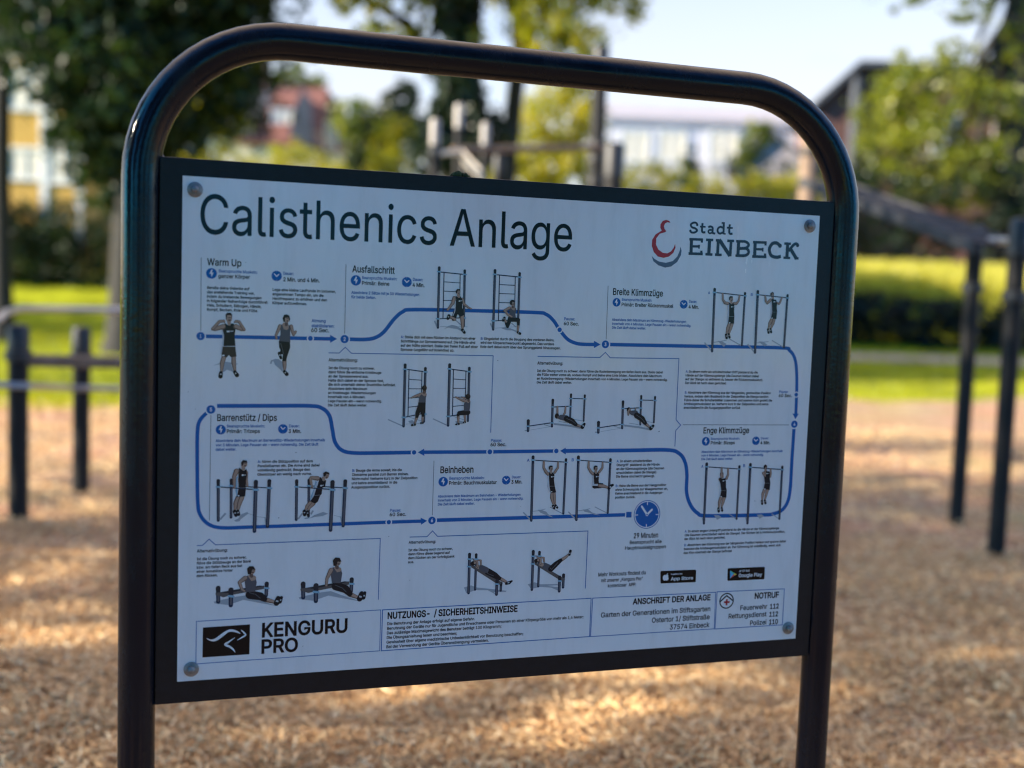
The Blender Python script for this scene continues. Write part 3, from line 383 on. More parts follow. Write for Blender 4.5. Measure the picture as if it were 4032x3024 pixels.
 ('emergency_notice',[('T', 'ink', 'NOTRUF', 1091.2, 754.6, 54.4, 11.32, 0.04, None),('T', 'ink', 'Feuerwehr', 1060.5, 776.2, 60.0, 9.35, 0.022, None),('T', 'ink', '112', 1126.7, 776.9, 19.9, 9.44, 0.036, None),('T', 'ink', 'Rettungsdienst', 1035.6, 791.5, 84.5, 9.33, 0.022, None),('T', 'ink', '112', 1126.2, 792.8, 19.9, 9.45, 0.036, None),('T', 'ink', 'Polizei', 1084.0, 807.8, 36.6, 9.4, 0.022, None),('T', 'ink', '110', 1126.8, 808.4, 19.9, 9.46, 0.036, None),('S','blue',1.4,[(1007.5,736.6),(1157.2,737.9),(1157.1,811.2),(1007.2,810.6)],0,1),('E','ink',1029.3,755.6,15.77,15.77),('E','white',1029.3,755.6,13.42,13.42),('L','ink',[(1015,756.7,1.34),(1029,745.3,1.34),(1043.7,756.3,1.35)]),('S','red',3.69,[(1023.5,758.1),(1036.1,758.2)],0,0),('S','red',3.69,[(1029.8,752.1),(1029.4,764.5)],0,0)]),
 ('route_line',[('S','blue',6.15,[(39.6,259.3),(245.3,259.3)],0,0),('P','blue',[(243.9,252.5),(255.9,259.1),(244,266.1)]),('S','blue',6.52,[(277.2,259.2),(304,259),(321.9,255.4),(336.6,245),(354.1,222.2),(368.9,209.5),(387.1,205.4),(493,204.1),(610.6,204),(632.1,206.6),(646.8,217.4),(659.5,234),(675.6,250.7),(692.7,257.9),(709.7,259.5),(729.4,259.4)],1,0),('P','blue',[(727.7,252.5),(741,259.2),(728,266.1)]),('S','blue',6.69,[(759.8,258.9),(940.8,258.6),(1115.2,258.2),(1138.5,263.2),(1151.8,280.1),(1157.5,308.8),(1159.8,349.5),(1160.7,388.6)],1,0),('P','blue',[(1152.9,386.8),(1167.2,387.2),(1160.2,398.1)]),('S','blue',7.31,[(1158.3,415.4),(1157.7,479.2),(1157.6,533.6),(1153.9,560.8),(1142.4,578.1),(1123,585.6),(1098.1,587.1),(978.8,585.6),(956.2,579.3),(940.6,563.3),(931.1,538.2),(929.9,504),(924.5,479.7),(911.5,463.5),(886.9,456.5),(804.2,456.5),(679.1,456.3)],1,0),('P','blue',[(680.4,450.1),(669.7,456.2),(681.3,462.9)]),('S','blue',6.38,[(662.4,456.2),(535.1,456.5),(413.3,455.9)],0,0),('P','blue',[(413.8,449.5),(402.6,456.1),(414.6,462.6)]),('S','blue',6.65,[(395.8,456.1),(337.9,456.4),(289.1,455.9),(268.2,450.8),(256.2,436.5),(251.1,414),(245.4,390.6),(232.2,377.9),(211.8,374.2),(148.4,374.3),(58.9,374.7)],1,0),('S','blue',6.1,[(45.3,383.7),(32.1,398.3),(28,419.5),(28.5,482.9),(30,536.5),(34.2,557.5),(47.3,573.4),(69.1,580.5),(119.8,580.8),(237.3,580.3),(354,579.4),(413.1,579.4)],1,0),('P','blue',[(411,572.9),(423.2,579),(412.2,585.8)]),('S','blue',6.77,[(441,578.5),(504.6,578.6),(805.3,578.8)],0,0)]),
 ('route_dot',[('E','white',210.5,259.1,6.12,6.12),('E','blue',210.5,259.1,4.08,4.08)]),
 ('route_dot',[('E','white',659.5,234,6.3,6.3),('E','blue',659.5,234,4.2,4.2)]),
 ('route_dot',[('E','white',1159,349.5,5.97,5.97),('E','blue',1159,349.5,3.98,3.98)]),
 ('route_dot',[('E','white',662.4,456.2,6.41,6.41),('E','blue',662.4,456.2,4.27,4.27)]),
 ('route_dot',[('E','white',535.1,456.5,6.68,6.68),('E','blue',535.1,456.5,4.45,4.45)]),
 ('route_dot',[('E','white',395.8,456.1,5.87,5.87),('E','blue',395.8,456.1,3.91,3.91)]),
 ('route_dot',[('E','white',354,579.4,5.85,5.85),('E','blue',354,579.4,3.9,3.9)]),
 ('step_badge',[('E','white',31.1,259.2,8.71,8.71),('E','blue',31.1,259.2,6.7,6.7),('T', 'white', '1', 30.1, 262.0, 2.0, 5.68, 0.036, None)]),
 ('step_badge',[('E','white',268.6,259.1,9.22,9.22),('E','blue',268.6,259.1,7.09,7.09),('T', 'white', '2', 266.8, 262.1, 3.7, 5.91, 0.036, None)]),
 ('step_badge',[('E','white',750.5,258.7,9.44,9.44),('E','blue',750.5,258.7,7.26,7.26),('T', 'white', '3', 748.6, 261.8, 4.0, 6.04, 0.036, None)]),
 ('step_badge',[('E','white',1158.5,408,9.44,9.44),('E','blue',1158.5,408,7.26,7.26),('T', 'white', '4', 1156.7, 410.9, 4.1, 5.79, 0.036, None)]),
 ('step_badge',[('E','white',49.1,380.7,9.33,9.33),('E','blue',49.1,380.7,7.18,7.18),('T', 'white', '5', 47.3, 383.7, 3.6, 5.99, 0.036, None)]),
 ('step_badge',[('E','white',431.9,578.6,8.92,8.92),('E','blue',431.9,578.6,6.86,6.86),('T', 'white', '6', 430.1, 581.6, 3.8, 6.1, 0.036, None)]),
 ('section_rule',[('S','grey',0.89,[(30.6,130.5),(31.2,250.6)],0,0)]),
 ('section_rule',[('S','grey',0.94,[(268.1,131.8),(268.6,250)],0,0)]),
 ('section_rule',[('S','grey',1.05,[(750.9,151),(751.5,249.8)],0,0)]),
 ('section_rule',[('S','grey',1.1,[(916.4,408.4),(1146.6,409.3)],0,0)]),
 ('section_rule',[('S','grey',0.91,[(49.2,389.7),(49.1,567.3)],0,0)]),
 ('section_rule',[('S','grey',1.01,[(432.3,471.1),(432.3,569.3)],0,0)]),
 ('alternative_bracket',[('S','blue',1.29,[(241.8,283.2),(260,283.2),(270.1,273),(280.8,283.2),(535.1,283.3),(535.5,421.6)],0,0)]),
 ('alternative_bracket',[('S','blue',1.41,[(619.1,283),(740.7,283.1),(751.2,273.4),(761.3,283.4),(901.4,282.7),(901.5,398.8),(911.8,409.1),(901.9,419.5),(901.7,449.8)],0,0)]),
 ('alternative_bracket',[('S','blue',1.32,[(29.3,609.5),(38.3,609.5),(49,599.4),(59.6,609.3),(339.6,608),(338.9,717.6)],0,0)]),
 ('alternative_bracket',[('S','blue',1.43,[(392.3,607.3),(423.8,607.7),(433.6,597.6),(443,607.7),(731.4,607.3),(730.9,716.6)],0,0)]),
 ('result_clock',[('E','blue',850.3,579.3,27.38,27.38),('E','white',850.3,579.3,25.91,25.91),('E','blue',850.3,579.3,24.16,24.16),('S','white',1.75,[(850.1,555.8),(850.2,561.3)],0,0),('S','white',1.76,[(850,597.9),(850,603.6)],0,0),('S','white',1.75,[(826.5,579.8),(831.9,579.8)],0,0),('S','white',1.76,[(868.3,580),(873.8,580.1)],0,0),('L','white',[(850.3,579.6,2.05),(838.7,563.7,2.04)]),('L','white',[(850.3,579.6,2.05),(860,570.4,2.05)]),('E','white',850.4,579.7,2.93,2.93),('E','blue',850.4,579.7,1.61,1.61)]),
 ('route_end_mark',[('P','blue',[(807.4,573.3),(818.3,573.4),(818.6,584.3),(807.5,584.1)])]),
 ('step_letter',[('T', 'blue2', 'A', 955.4, 159.4, 4.7, 4.87, 0.022, None)]),
 ('step_letter',[('T', 'blue2', 'B', 1046.8, 159.8, 4.2, 4.94, 0.022, None)]),
 ('step_letter',[('T', 'blue2', 'A', 959.5, 491.7, 4.8, 5.29, 0.022, None)]),
 ('step_letter',[('T', 'blue2', 'B', 1049.9, 491.3, 4.6, 5.36, 0.022, None)]),
 ('step_letter',[('T', 'blue2', 'A', 606.0, 475.3, 5.3, 5.32, 0.022, None)]),
 ('step_letter',[('T', 'blue2', 'B', 693.2, 475.6, 4.1, 5.38, 0.022, None)]),
 ('city_emblem',[('P','red',[(870.7,30.1),(867.9,26.7),(861.6,25.2),(854.8,27.4),(850.5,33.9),(850.5,40.2),(853.4,45.4),(841.4,52.9),(835,63.3),(834.8,74.5),(839.3,85.5),(848.2,93.5),(859.9,95.4),(870.6,92.6),(879.5,85.2),(883.4,75.2),(882.2,68.2),(879.8,75.3),(874.7,82.6),(867.2,86.7),(857.8,86.1),(848.2,80.2),(843.2,71.3),(843.3,60.1),(849.8,51.4),(860.2,48.1),(863.2,46.1),(859.4,42.3),(857.6,37),(859.6,32),(864.1,29.4)]),('P','slate',[(835.5,92.9),(839.4,102.3),(849.8,109.6),(863.9,113.3),(876.2,110.7),(888.2,101.8),(895.3,88.7),(896,80.2),(893.7,73),(892.5,80.4),(887.7,91.9),(878.8,100.7),(865,104.4),(850.9,102.6),(841.4,98)])]),
 ('city_lettering',[('S','slateink',6.56,[(915.5,56),(915.9,87.6)],0,0),('S','slateink',4.76,[(911,58.4),(939.6,57.9)],0,0),('S','slateink',4.49,[(937.2,57.2),(937.1,63.6)],0,0),('S','slateink',4.48,[(918,71.4),(932.5,71)],0,0),('S','slateink',3.29,[(932,67.9),(932,75)],0,0),('S','slateink',5.07,[(910.7,85.1),(940.5,84.7)],0,0),('S','slateink',4.8,[(937.3,78.5),(937.3,86.3)],0,0),('S','slateink',6.75,[(1050.2,55.1),(1050.7,87.3)],0,0),('S','slateink',4.9,[(1045.5,57.5),(1075.3,57)],0,0),('S','slateink',4.62,[(1072.8,56.2),(1072.7,62.7)],0,0),('S','slateink',4.61,[(1052.8,70.7),(1067.9,70.3)],0,0),('S','slateink',3.39,[(1067.4,67.2),(1067.5,74.4)],0,0),('S','slateink',5.22,[(1045.3,84.7),(1076.3,84.3)],0,0),('S','slateink',4.94,[(1073,77.9),(1073,85.9)],0,0),('S','slateink',6.91,[(953.2,55.7),(953,87)],0,0),('S','slateink',4.8,[(945.7,57.9),(960.8,57.6)],0,0),('S','slateink',4.81,[(945.9,84.9),(960.7,84.9)],0,0),('S','slateink',6.03,[(971.4,55.6),(971.5,86.7)],0,0),('S','slateink',4.82,[(966.4,57.8),(976.3,57.8)],0,0),('S','slateink',4.83,[(966,84.8),(980.2,84.7)],0,0),('S','slateink',7.24,[(973.6,56.3),(997.8,85.9)],0,0),('S','slateink',5.76,[(998.7,55.7),(998.2,86.6)],0,0),('S','slateink',4.85,[(990.4,57.6),(1004.9,57.3)],0,0),('S','slateink',6.7,[(1014.8,55.7),(1014.7,86.3)],0,0),('S','slateink',4.87,[(1009.4,57.5),(1019.4,57.4)],0,0),('S','slateink',5.18,[(1017.8,57.4),(1030,57.6),(1036.5,62.9),(1031.5,68.9),(1017,70.7)],1,0),('S','slateink',5.49,[(1017,71),(1032.4,70.6),(1037.4,77),(1031.5,83.3),(1017.8,84.5)],1,0),('S','slateink',4.87,[(1009.4,84.7),(1021.1,84.6)],0,0),('S','slateink',6.52,[(1105.1,62.2),(1097.3,57),(1087.5,58.6),(1081.7,69.3),(1086.4,81),(1097.8,84),(1107.7,81.9)],1,0),('E','slateink',1104.4,61.6,4.03,4.03),('S','slateink',6.85,[(1121.2,54.5),(1120.9,86.3)],0,0),('S','slateink',4.66,[(1113.4,57),(1128.1,56.8)],0,0),('S','slateink',4.67,[(1113.5,84.2),(1128.2,84.2)],0,0),('S','slateink',5.61,[(1123.6,71.1),(1131.7,61.3),(1138.1,56.3),(1143.5,57.5)],1,0),('E','slateink',1143,59,3.6,3.6),('S','slateink',7.18,[(1128.4,67.3),(1142.6,85.4)],0,0),('S','slateink',4.69,[(1137.5,84.1),(1146.9,84.2)],0,0),('S','slateink',3.88,[(926.2,31.9),(923.7,27.8),(917.9,27.4),(912.6,31.2),(915.1,35.9),(922.1,37.8),(926.1,41.4),(922,45.1),(915.3,45.7),(911.7,43.1)],1,0),('E','slateink',925.8,31.1,2.39,2.39),('E','slateink',912.3,42.8,2.38,2.38),('S','slateink',4.18,[(936.7,27.1),(936.3,40.9),(938.6,44.3),(943.6,43.8)],1,0),('S','slateink',3.29,[(931.7,33.9),(943.4,33.9)],0,0),('S','slateink',3.9,[(949.1,34.6),(953,32.6),(957.9,34.3),(958.6,39.8),(958.6,44.2),(964.1,45.4)],1,0),('S','slateink',3.3,[(957.3,39.2),(951.8,39.2),(949.6,42.4),(952.6,45.4),(958.4,43.7)],1,0),('S','slateink',3.92,[(979.7,33.8),(974.5,32.3),(969.6,35.7),(969.3,41.4),(973.6,44.9),(980.5,42.3)],1,0),('S','slateink',4.22,[(981.3,23.2),(981.7,45.8)],0,0),('S','slateink',3.32,[(976.6,24.8),(983.4,24.8)],0,0),('S','slateink',3.02,[(981.6,44.8),(986.4,44.9)],0,0),('S','slateink',4.24,[(994.1,26.5),(993.6,40.3),(996,44.1),(1000.8,43.6)],1,0),('S','slateink',3.33,[(988.3,33.1),(1000.6,33.1)],0,0)]),
 ('company_logo',[('P','black',[(40.9,750.3),(118.4,749.3),(118.1,801.5),(40.7,801.9)]),('K','white',[(47.3,769.3,0.55),(53.8,772.8,1.25),(61.9,772.4,2.36),(72.6,765.2,2.65),(80.7,759.5,2.09),(87.5,758.1,2.1),(95.7,760.4,1.68),(102.3,764.2,0.56)]),('K','white',[(103.6,758.1,0.56),(108.1,762.6,1.27),(111.2,767.4,1.27),(105.5,771.1,1.26),(97.4,775.6,0.42)]),('K','white',[(93.4,770.8,0.42),(83.7,777.6,1.4),(78.1,781.8,2.1),(85.3,786.3,1.68),(90.8,791,1.4),(94.3,796.5,0.42)]),('T', 'ink', 'KENGURU', 138.6, 772.8, 146.9, 23.85, 0.034, None),('T', 'ink', 'PRO', 138.1, 801.2, 62.1, 23.18, 0.034, None),('S','blue',1.1,[(30.1,739),(343.8,736.4),(343.8,810.4),(30.2,812.3)],0,1)]),
 ('app_badge',[('P','black',[(885.4,689.9),(957.9,690.4),(959.8,692.1),(960.2,713.9),(958.7,715.1),(886.7,714.4),(885.1,712.7),(884,691.6)]),('E','white',893.6,703.5,4.09,5.58),('E','white',898.1,703.5,4.09,5.58),('E','black',902.1,702.2,1.86,1.86),('L','white',[(897.6,697.6,0.74),(899.6,695.9,0.74)]),('T', 'white', 'Laden im', 906.7, 698.7, 23.7, 3.05, 0.022, None),('T', 'white', 'App Store', 906.5, 709.3, 47.6, 6.1, 0.026, None)]),
 ('app_badge',[('P','black',[(1029.6,690.8),(1108.6,691.3),(1110.3,692.8),(1110.6,715),(1108.9,716.3),(1030.2,715.8),(1028.7,714.1),(1028,692.2)]),('P','sky',[(1033.6,695.4),(1041.1,703.2),(1034.5,711.1)]),('P','mint',[(1033.6,695.2),(1044.2,701.3),(1041.1,703.2)]),('P','gold',[(1044.2,701.3),(1048.6,703.5),(1044.5,705.7),(1041.1,703.2)]),('P','coral',[(1034.6,711.2),(1041.1,703.2),(1044.5,705.7)]),('T', 'white', 'JETZT BEI', 1053.2, 699.3, 23.1, 3.66, 0.022, None),('T', 'white', 'Google Play', 1053.0, 709.7, 52.0, 6.78, 0.026, None)]),
 ('exercise_picture',[('P','shade',[(51.3,307.4),(62,303.4),(72,300.7),(80.4,302.3),(92.1,303.9),(88.8,305.2),(80.4,304.9),(84.9,317.8),(73.9,314.1),(68.1,318.4),(63.9,312),(62.9,305.1)]),('L','skinshade',[(68.9,293,3.81),(66.2,302.5,3.81),(65.2,317.2,2.12)]),('L','skin',[(69.4,292.4,2.52),(66.6,301.9,2.51),(65.4,316.8,1.4)]),('L','skinshade',[(84.4,292.8,3.57),(84.6,302.3,3.83),(86.9,316.1,2.13)]),('L','skin',[(84.8,292.2,2.36),(85,301.7,2.53),(87.2,315.7,1.41)]),('L','dark',[(64.4,319.3,3.05),(63.7,325.4,3.56)]),('S','lace',2.74,[(64.2,320.8),(64,322.7)],0,0),('L','dark',[(86.7,317.8,2.9),(90.4,323,3.58)]),('S','lace',2.61,[(87.6,319.1),(88.7,320.6)],0,0),('S','stripe',2.53,[(65.2,247.6),(67.2,259.5),(66.3,275),(64.4,288.8)],0,0),('P','short',[(66.5,275.8),(87,275.5),(89,291.9),(80.2,293.3),(76.4,289.5),(73.5,293.8),(64.7,291.3)]),('P','dark',[(69.1,236.3),(72.5,238.8),(76.7,240.9),(80.4,236.9),(84.2,237.7),(85.1,243.7),(86.8,246.2),(85.5,257.4),(87,274.6),(67.8,275),(68.7,257.8),(66,247.5),(68.8,243.2)]),('L','skin',[(76.2,234.4,3.21),(76.7,238.7,2.2)]),('L','skinshade',[(66.7,242.8,4.39),(53.5,247,3.37),(49.8,247.7,2.1)]),('L','skin',[(67.3,242.1,2.9),(53.9,246.4,2.22),(50.1,247.4,1.39)]),('L','skinshade',[(50.2,247,2.52),(60.8,234.4,2.53),(67.4,233.4,2.36),(68.9,235.5,1.35)]),('L','skin',[(50.5,246.6,1.66),(61.1,234,1.67),(67.7,233,1.56),(69.1,235.3,0.89)]),('L','skinshade',[(87.2,242.3,4.24),(96.9,246,3.4),(101.1,247.5,1.87)]),('L','skin',[(87.7,241.7,2.8),(97.3,245.5,2.24),(101.3,247.2,1.24)]),('L','skinshade',[(100.7,246.8,2.55),(92.4,233.9,2.38),(87.4,233.3,2.2),(85.4,234.9,1.53)]),('L','skin',[(101,246.4,1.69),(92.7,233.5,1.57),(87.7,233,1.45),(85.6,234.7,1.01)]),('E','skin',76,228.3,5.07,6.93),('S','brow',1.11,[(74.3,227.6),(79.8,227.8)],0,0),('L','skinshade',[(76.4,232.1,1.78),(77.9,231.7,1.27)]),('P','hair',[(71.1,230.7),(70.4,222.6),(73,219.5),(78.8,219.4),(81.2,222.7),(80.8,228.8),(79.7,223.6),(73,223.4),(72.3,229.8)]),('S','white',2.54,[(72.7,250.7),(77.3,250.3)],0,0),('S','stripe',1.27,[(78.1,250.2),(83.5,249.7)],0,0),('S','stripe',0.76,[(67.8,275.2),(87,274.5)],0,0),('E','white',67.8,290.4,2.12,1.18)]),
 ('exercise_picture',[('P','shade',[(143.8,303.3),(145.4,297.6),(153,294.8),(158.2,295.2),(165.2,300.4),(165.5,317),(160.3,311.8),(152.4,304.9),(149.7,298.8),(147.1,299.7),(146.8,303.2)]),('L','dark',[(164.7,282,4.33),(161,285.6,2.25)]),('L','dark',[(158.8,285.2,2.42),(162,293.4,2.17)]),('S','lace',2.18,[(159.6,287.2),(160.6,289.7)],0,0),('L','skinshade',[(167.7,297.7,3.64),(168.3,306.4,3.3),(168.5,314.3,1.91)]),('L','skin',[(168.1,297.1,2.41),(168.7,305.9,2.18),(168.7,314,1.26)]),('L','dark',[(168.1,316.1,2.61),(172.1,320.4,3.3)]),('S','lace',2.35,[(169.1,317.2),(170.3,318.5)],0,0),('P','dark',[(157.9,264.7),(176.4,265.2),(177.1,274.8),(172.2,290.6),(170.7,298.5),(164.3,298.6),(164.9,287.2),(158.6,275.1)]),('L','skinshade',[(159.5,239.4,3.11),(155.8,248.2,2.59),(153,255.2,2.16),(154,260.4,1.9)]),('L','skin',[(159.9,238.9,2.05),(156.1,247.8,1.71),(153.2,254.9,1.42),(154.2,260.1,1.25)]),('L','skin',[(168,238.3,5.19),(169.4,242.7,4.33)]),('P','top',[(162.4,235.9),(165.6,244.5),(170.8,246.1),(173.7,243.4),(173.6,236),(176.7,240.8),(176.5,251.2),(176.9,266.1),(158.3,264.7),(160.6,252.4),(160,242.9)]),('L','skinshade',[(178,239,2.77),(180.3,248.5,2.6),(182.2,253.7,2.17),(185.5,248.4,2.17)]),('L','skin',[(178.3,238.6,1.83),(180.6,248.1,1.72),(182.4,253.4,1.43),(185.8,248.1,1.43)]),('L','skinshade',[(170.1,233.1,2.59),(169.7,237,2.59)]),('E','skin',170.8,227.4,3.98,6.05),('S','brow',0.97,[(169.4,226.8),(173.8,226.9)],0,0),('L','skinshade',[(171.1,230.7,1.39),(172.3,230.4,0.99)]),('P','hair',[(165.3,232.7),(163.5,226.3),(165.9,220.5),(170.2,219.6),(174.5,221.6),(175.9,226.8),(175.2,232.9),(173.3,225.1),(167.7,225.3),(167.5,232.3)]),('S','grey',0.61,[(161,268.1),(164.7,280.3),(166.1,287.2)],0,0)]),
 ('exercise_picture',[('S','shade',2.76,[(425.8,223.8),(430.3,233.7)],0,0),('S','shade',0.74,[(435.4,233.6),(485.8,232.9)],0,0),('S','shade',1.85,[(463.2,221.1),(473.8,229.9)],0,0),('P','shade',[(443.1,237.9),(450.4,232.3),(457.8,229.9),(466.4,231.9),(474.1,236.3),(474.7,240.9),(467.5,237.4),(458,236.2),(450.5,235)]),('L','navy',[(433.6,138.4,0.92),(475.4,140.9,0.92)]),('L','navy',[(440.7,155.2,0.64),(470.3,156.1,0.65)]),('L','navy',[(441.3,171.5,0.64),(470.4,171.7,0.65)]),('L','navy',[(441.3,187.6,0.64),(470.4,187.2,0.65)]),('L','navy',[(440.9,203.3,0.64),(470.5,201.7,0.65)]),('L','navy',[(433.6,220,0.83),(478.6,217,0.84)]),('L','navy',[(440.2,139.4,0.83),(440.7,218.9,0.83)]),('L','navy',[(469.4,141.1,0.74),(470.6,217.2,0.74)]),('L','navy',[(431.2,131,2.29),(432,235.5,2.12)]),('L','pole',[(431.8,142.7,0.96),(432,234.3,0.97)]),('L','rubber',[(431.2,131,2.56),(431.2,136,2.29)]),('L','navy',[(477.5,134.3,2.08),(479.1,231.7,1.93)]),('L','pole',[(478.1,145.2,0.87),(479.2,230.6,0.88)]),('L','rubber',[(477.5,134.3,2.33),(477.6,138.8,2.08)]),('L','clamp',[(428.5,137.7,1.25),(434,138,1.25)]),('L','clamp',[(475,140.8,1.26),(480.5,141,1.26)]),('L','clamp',[(428.7,220,1.25),(434.2,220.3,1.26)]),('L','clamp',[(476.1,217,1.27),(481.7,217.3,1.27)]),('L','dark',[(462.7,208.3,4.16),(461.1,215.7,4.16),(459.4,220.3,2.78)]),('L','skinshade',[(462.2,220.2,2.59),(453.6,215.9,2.31)]),('L','skin',[(462.5,219.8,1.71),(453.8,215.5,1.52)]),('L','dark',[(451.2,214.1,2.77),(449.5,219.1,2.58)]),('S','lace',2.49,[(450.7,215.4),(450.2,216.9)],0,0),('L','skinshade',[(475.1,212.6,3.71),(475.9,221.7,3.53),(476.9,236.3,2.05)]),('L','skin',[(475.6,212,2.45),(476.3,221.1,2.33),(477.2,236,1.35)]),('L','dark',[(476.5,238.6,2.6),(480.5,243.1,2.42)]),('S','lace',2.34,[(477.5,239.7),(478.7,241)],0,0),('P','dark',[(461.7,207.4),(477.1,201.6),(478.9,212),(472.4,215.4),(467,211),(464.4,216.5),(458.2,214.8)]),('L','skinshade',[(459.9,182.9,3.51),(457.4,192.1,2.96),(452.1,199.5,2.31),(448.5,203.7,2.03)]),('L','skin',[(460.3,182.4,2.32),(457.8,191.7,1.95),(452.3,199.2,1.52),(448.7,203.4,1.34)]),('L','skinshade',[(474.6,184.3,2.59),(477.2,192.4,2.6),(486,198.6,1.86),(491.7,200.7,1.3)]),('L','skin',[(474.9,183.9,1.71),(477.5,192.1,1.71),(486.2,198.3,1.23),(491.9,200.5,0.86)]),('P','dark',[(462.1,178.8),(466.4,180.9),(471.1,179.4),(475.1,186.1),(475.8,193.4),(477.7,205.2),(470.2,208.1),(461.7,207.4),(461.2,192),(463.3,185.6)]),('S','stripe',1.48,[(462.2,187.4),(462.3,196.5),(461.7,205.6),(458.7,213.9)],0,0),('S','stripe',0.93,[(474.9,192.5),(475.6,200.7)],0,0),('L','skin',[(467.3,177.3,2.59),(468.3,180,2.31)]),('E','skin',467.1,172.5,3.33,4.99),('S','brow',0.8,[(465.9,172),(469.6,172.1)],0,0),('L','skinshade',[(467.3,175.1,1.17),(468.4,174.9,0.83)]),('P','hair',[(462.9,175.1),(462.1,170.2),(464.5,166.9),(469.2,166.8),(470.3,169.4),(465.6,169.8),(464.8,174.8)]),('S','white',2.04,[(468.1,188),(470.9,187.6)],0,0),('S','stripe',1.02,[(471.4,187.5),(474.7,187.1)],0,0)]),
 ('exercise_picture',[('S','shade',2.82,[(528,225.5),(532.7,235)],0,0),('S','shade',0.75,[(537,234),(577.6,230.3)],0,0),('S','shade',1.71,[(567.1,224.1),(576.7,231.3)],0,0),('P','shade',[(547.6,233.3),(554.3,232.2),(565.1,233.4),(575.9,236.9),(578,240.5),(568.1,237),(559.4,237.2),(551.5,235.1)]),('L','navy',[(535.8,139.1,0.94),(576.9,141.5,0.95)]),('L','navy',[(542.7,156.3,0.66),(571.2,156.8,0.66)]),('L','navy',[(542.8,172.1,0.66),(571.4,172.3,0.66)]),('L','navy',[(543,188.2,0.66),(571.5,188.1,0.66)]),('L','navy',[(543.1,204.4,0.66),(571.6,203.1,0.66)]),('L','navy',[(535.1,221.1,0.85),(578.1,217.8,0.86)]),('L','navy',[(541.8,139.9,0.84),(542.7,219.6,0.85)]),('L','navy',[(571.3,141.7,0.76),(572.7,216.5,0.76)]),('L','navy',[(533.1,131.7,2.34),(533.4,236.4,2.17)]),('L','pole',[(533.8,143.4,0.98),(533.5,235.2,0.99)]),('L','rubber',[(533.1,131.7,2.62),(533.1,136.7,2.34)]),('L','navy',[(579.3,135.1,2.13),(579.5,217.3,1.97)]),('L','pole',[(579.9,144.2,0.9),(579.6,216.2,0.9)]),('L','rubber',[(579.3,135.1,2.39),(579.3,139.6,2.13)]),('L','clamp',[(530.3,138.5,1.28),(536,138.7,1.28)]),('L','clamp',[(576.5,141.7,1.29),(582.2,141.9,1.29)]),('L','clamp',[(530.3,220.9,1.28),(536,221.2,1.29)]),('L','skinshade',[(557.9,225.2,2.37),(554.8,218.8,2.08)]),('L','skin',[(558.2,224.9,1.56),(555,218.5,1.37)]),('L','dark',[(553.7,215.2,2.36),(551.4,219.8,2.36)]),('S','lace',2.13,[(553.1,216.3),(552.4,217.7)],0,0),('L','dark',[(564.4,215.8,4.26),(560.1,230.7,2.65)]),('L','dark',[(559.1,229.8,2.37),(557,225.2,2.08)]),('L','skinshade',[(580.2,226.5,2.66),(579.4,238.6,1.9)]),('L','skin',[(580.5,226.1,1.76),(579.6,238.4,1.26)]),('L','dark',[(579.5,240.5,2.09),(584,242.7,2.38)]),('S','lace',1.89,[(580.6,241.1),(581.9,241.7)],0,0),('L','dark',[(566.4,217.6,4.27),(579.5,218,3.61),(580.3,225.6,2.66)]),('L','skin',[(564.6,198.2,3.31),(571.5,199,3.32)]),('P','top',[(563.5,194.6),(567.6,200),(571.6,201.7),(573.8,196.1),(575.5,201.6),(573.7,207.2),(575,214.6),(562.3,214),(562.4,202.9)]),('L','skinshade',[(562.2,197.4,2.84),(553.2,202.2,2.36),(561.2,210.3,2.08),(567.2,213,1.71)]),('L','skin',[(562.5,196.9,1.87),(553.4,201.9,1.56),(561.5,210,1.37),(567.4,212.7,1.13)]),('L','skinshade',[(568.3,192.6,2.08),(568.4,195.4,2.27)]),('E','skin',568,188.9,3.41,4.55),('S','brow',0.73,[(566.7,188.5),(570.6,188.6)],0,0),('L','skinshade',[(568.2,191.3,1.19),(569.3,191.1,0.85)]),('P','hair',[(564.9,192.7),(562.8,190),(562.9,185.2),(565.9,182.5),(570.3,182.8),(571.5,186.9),(567.1,186.1),(566.3,192.2)])]),
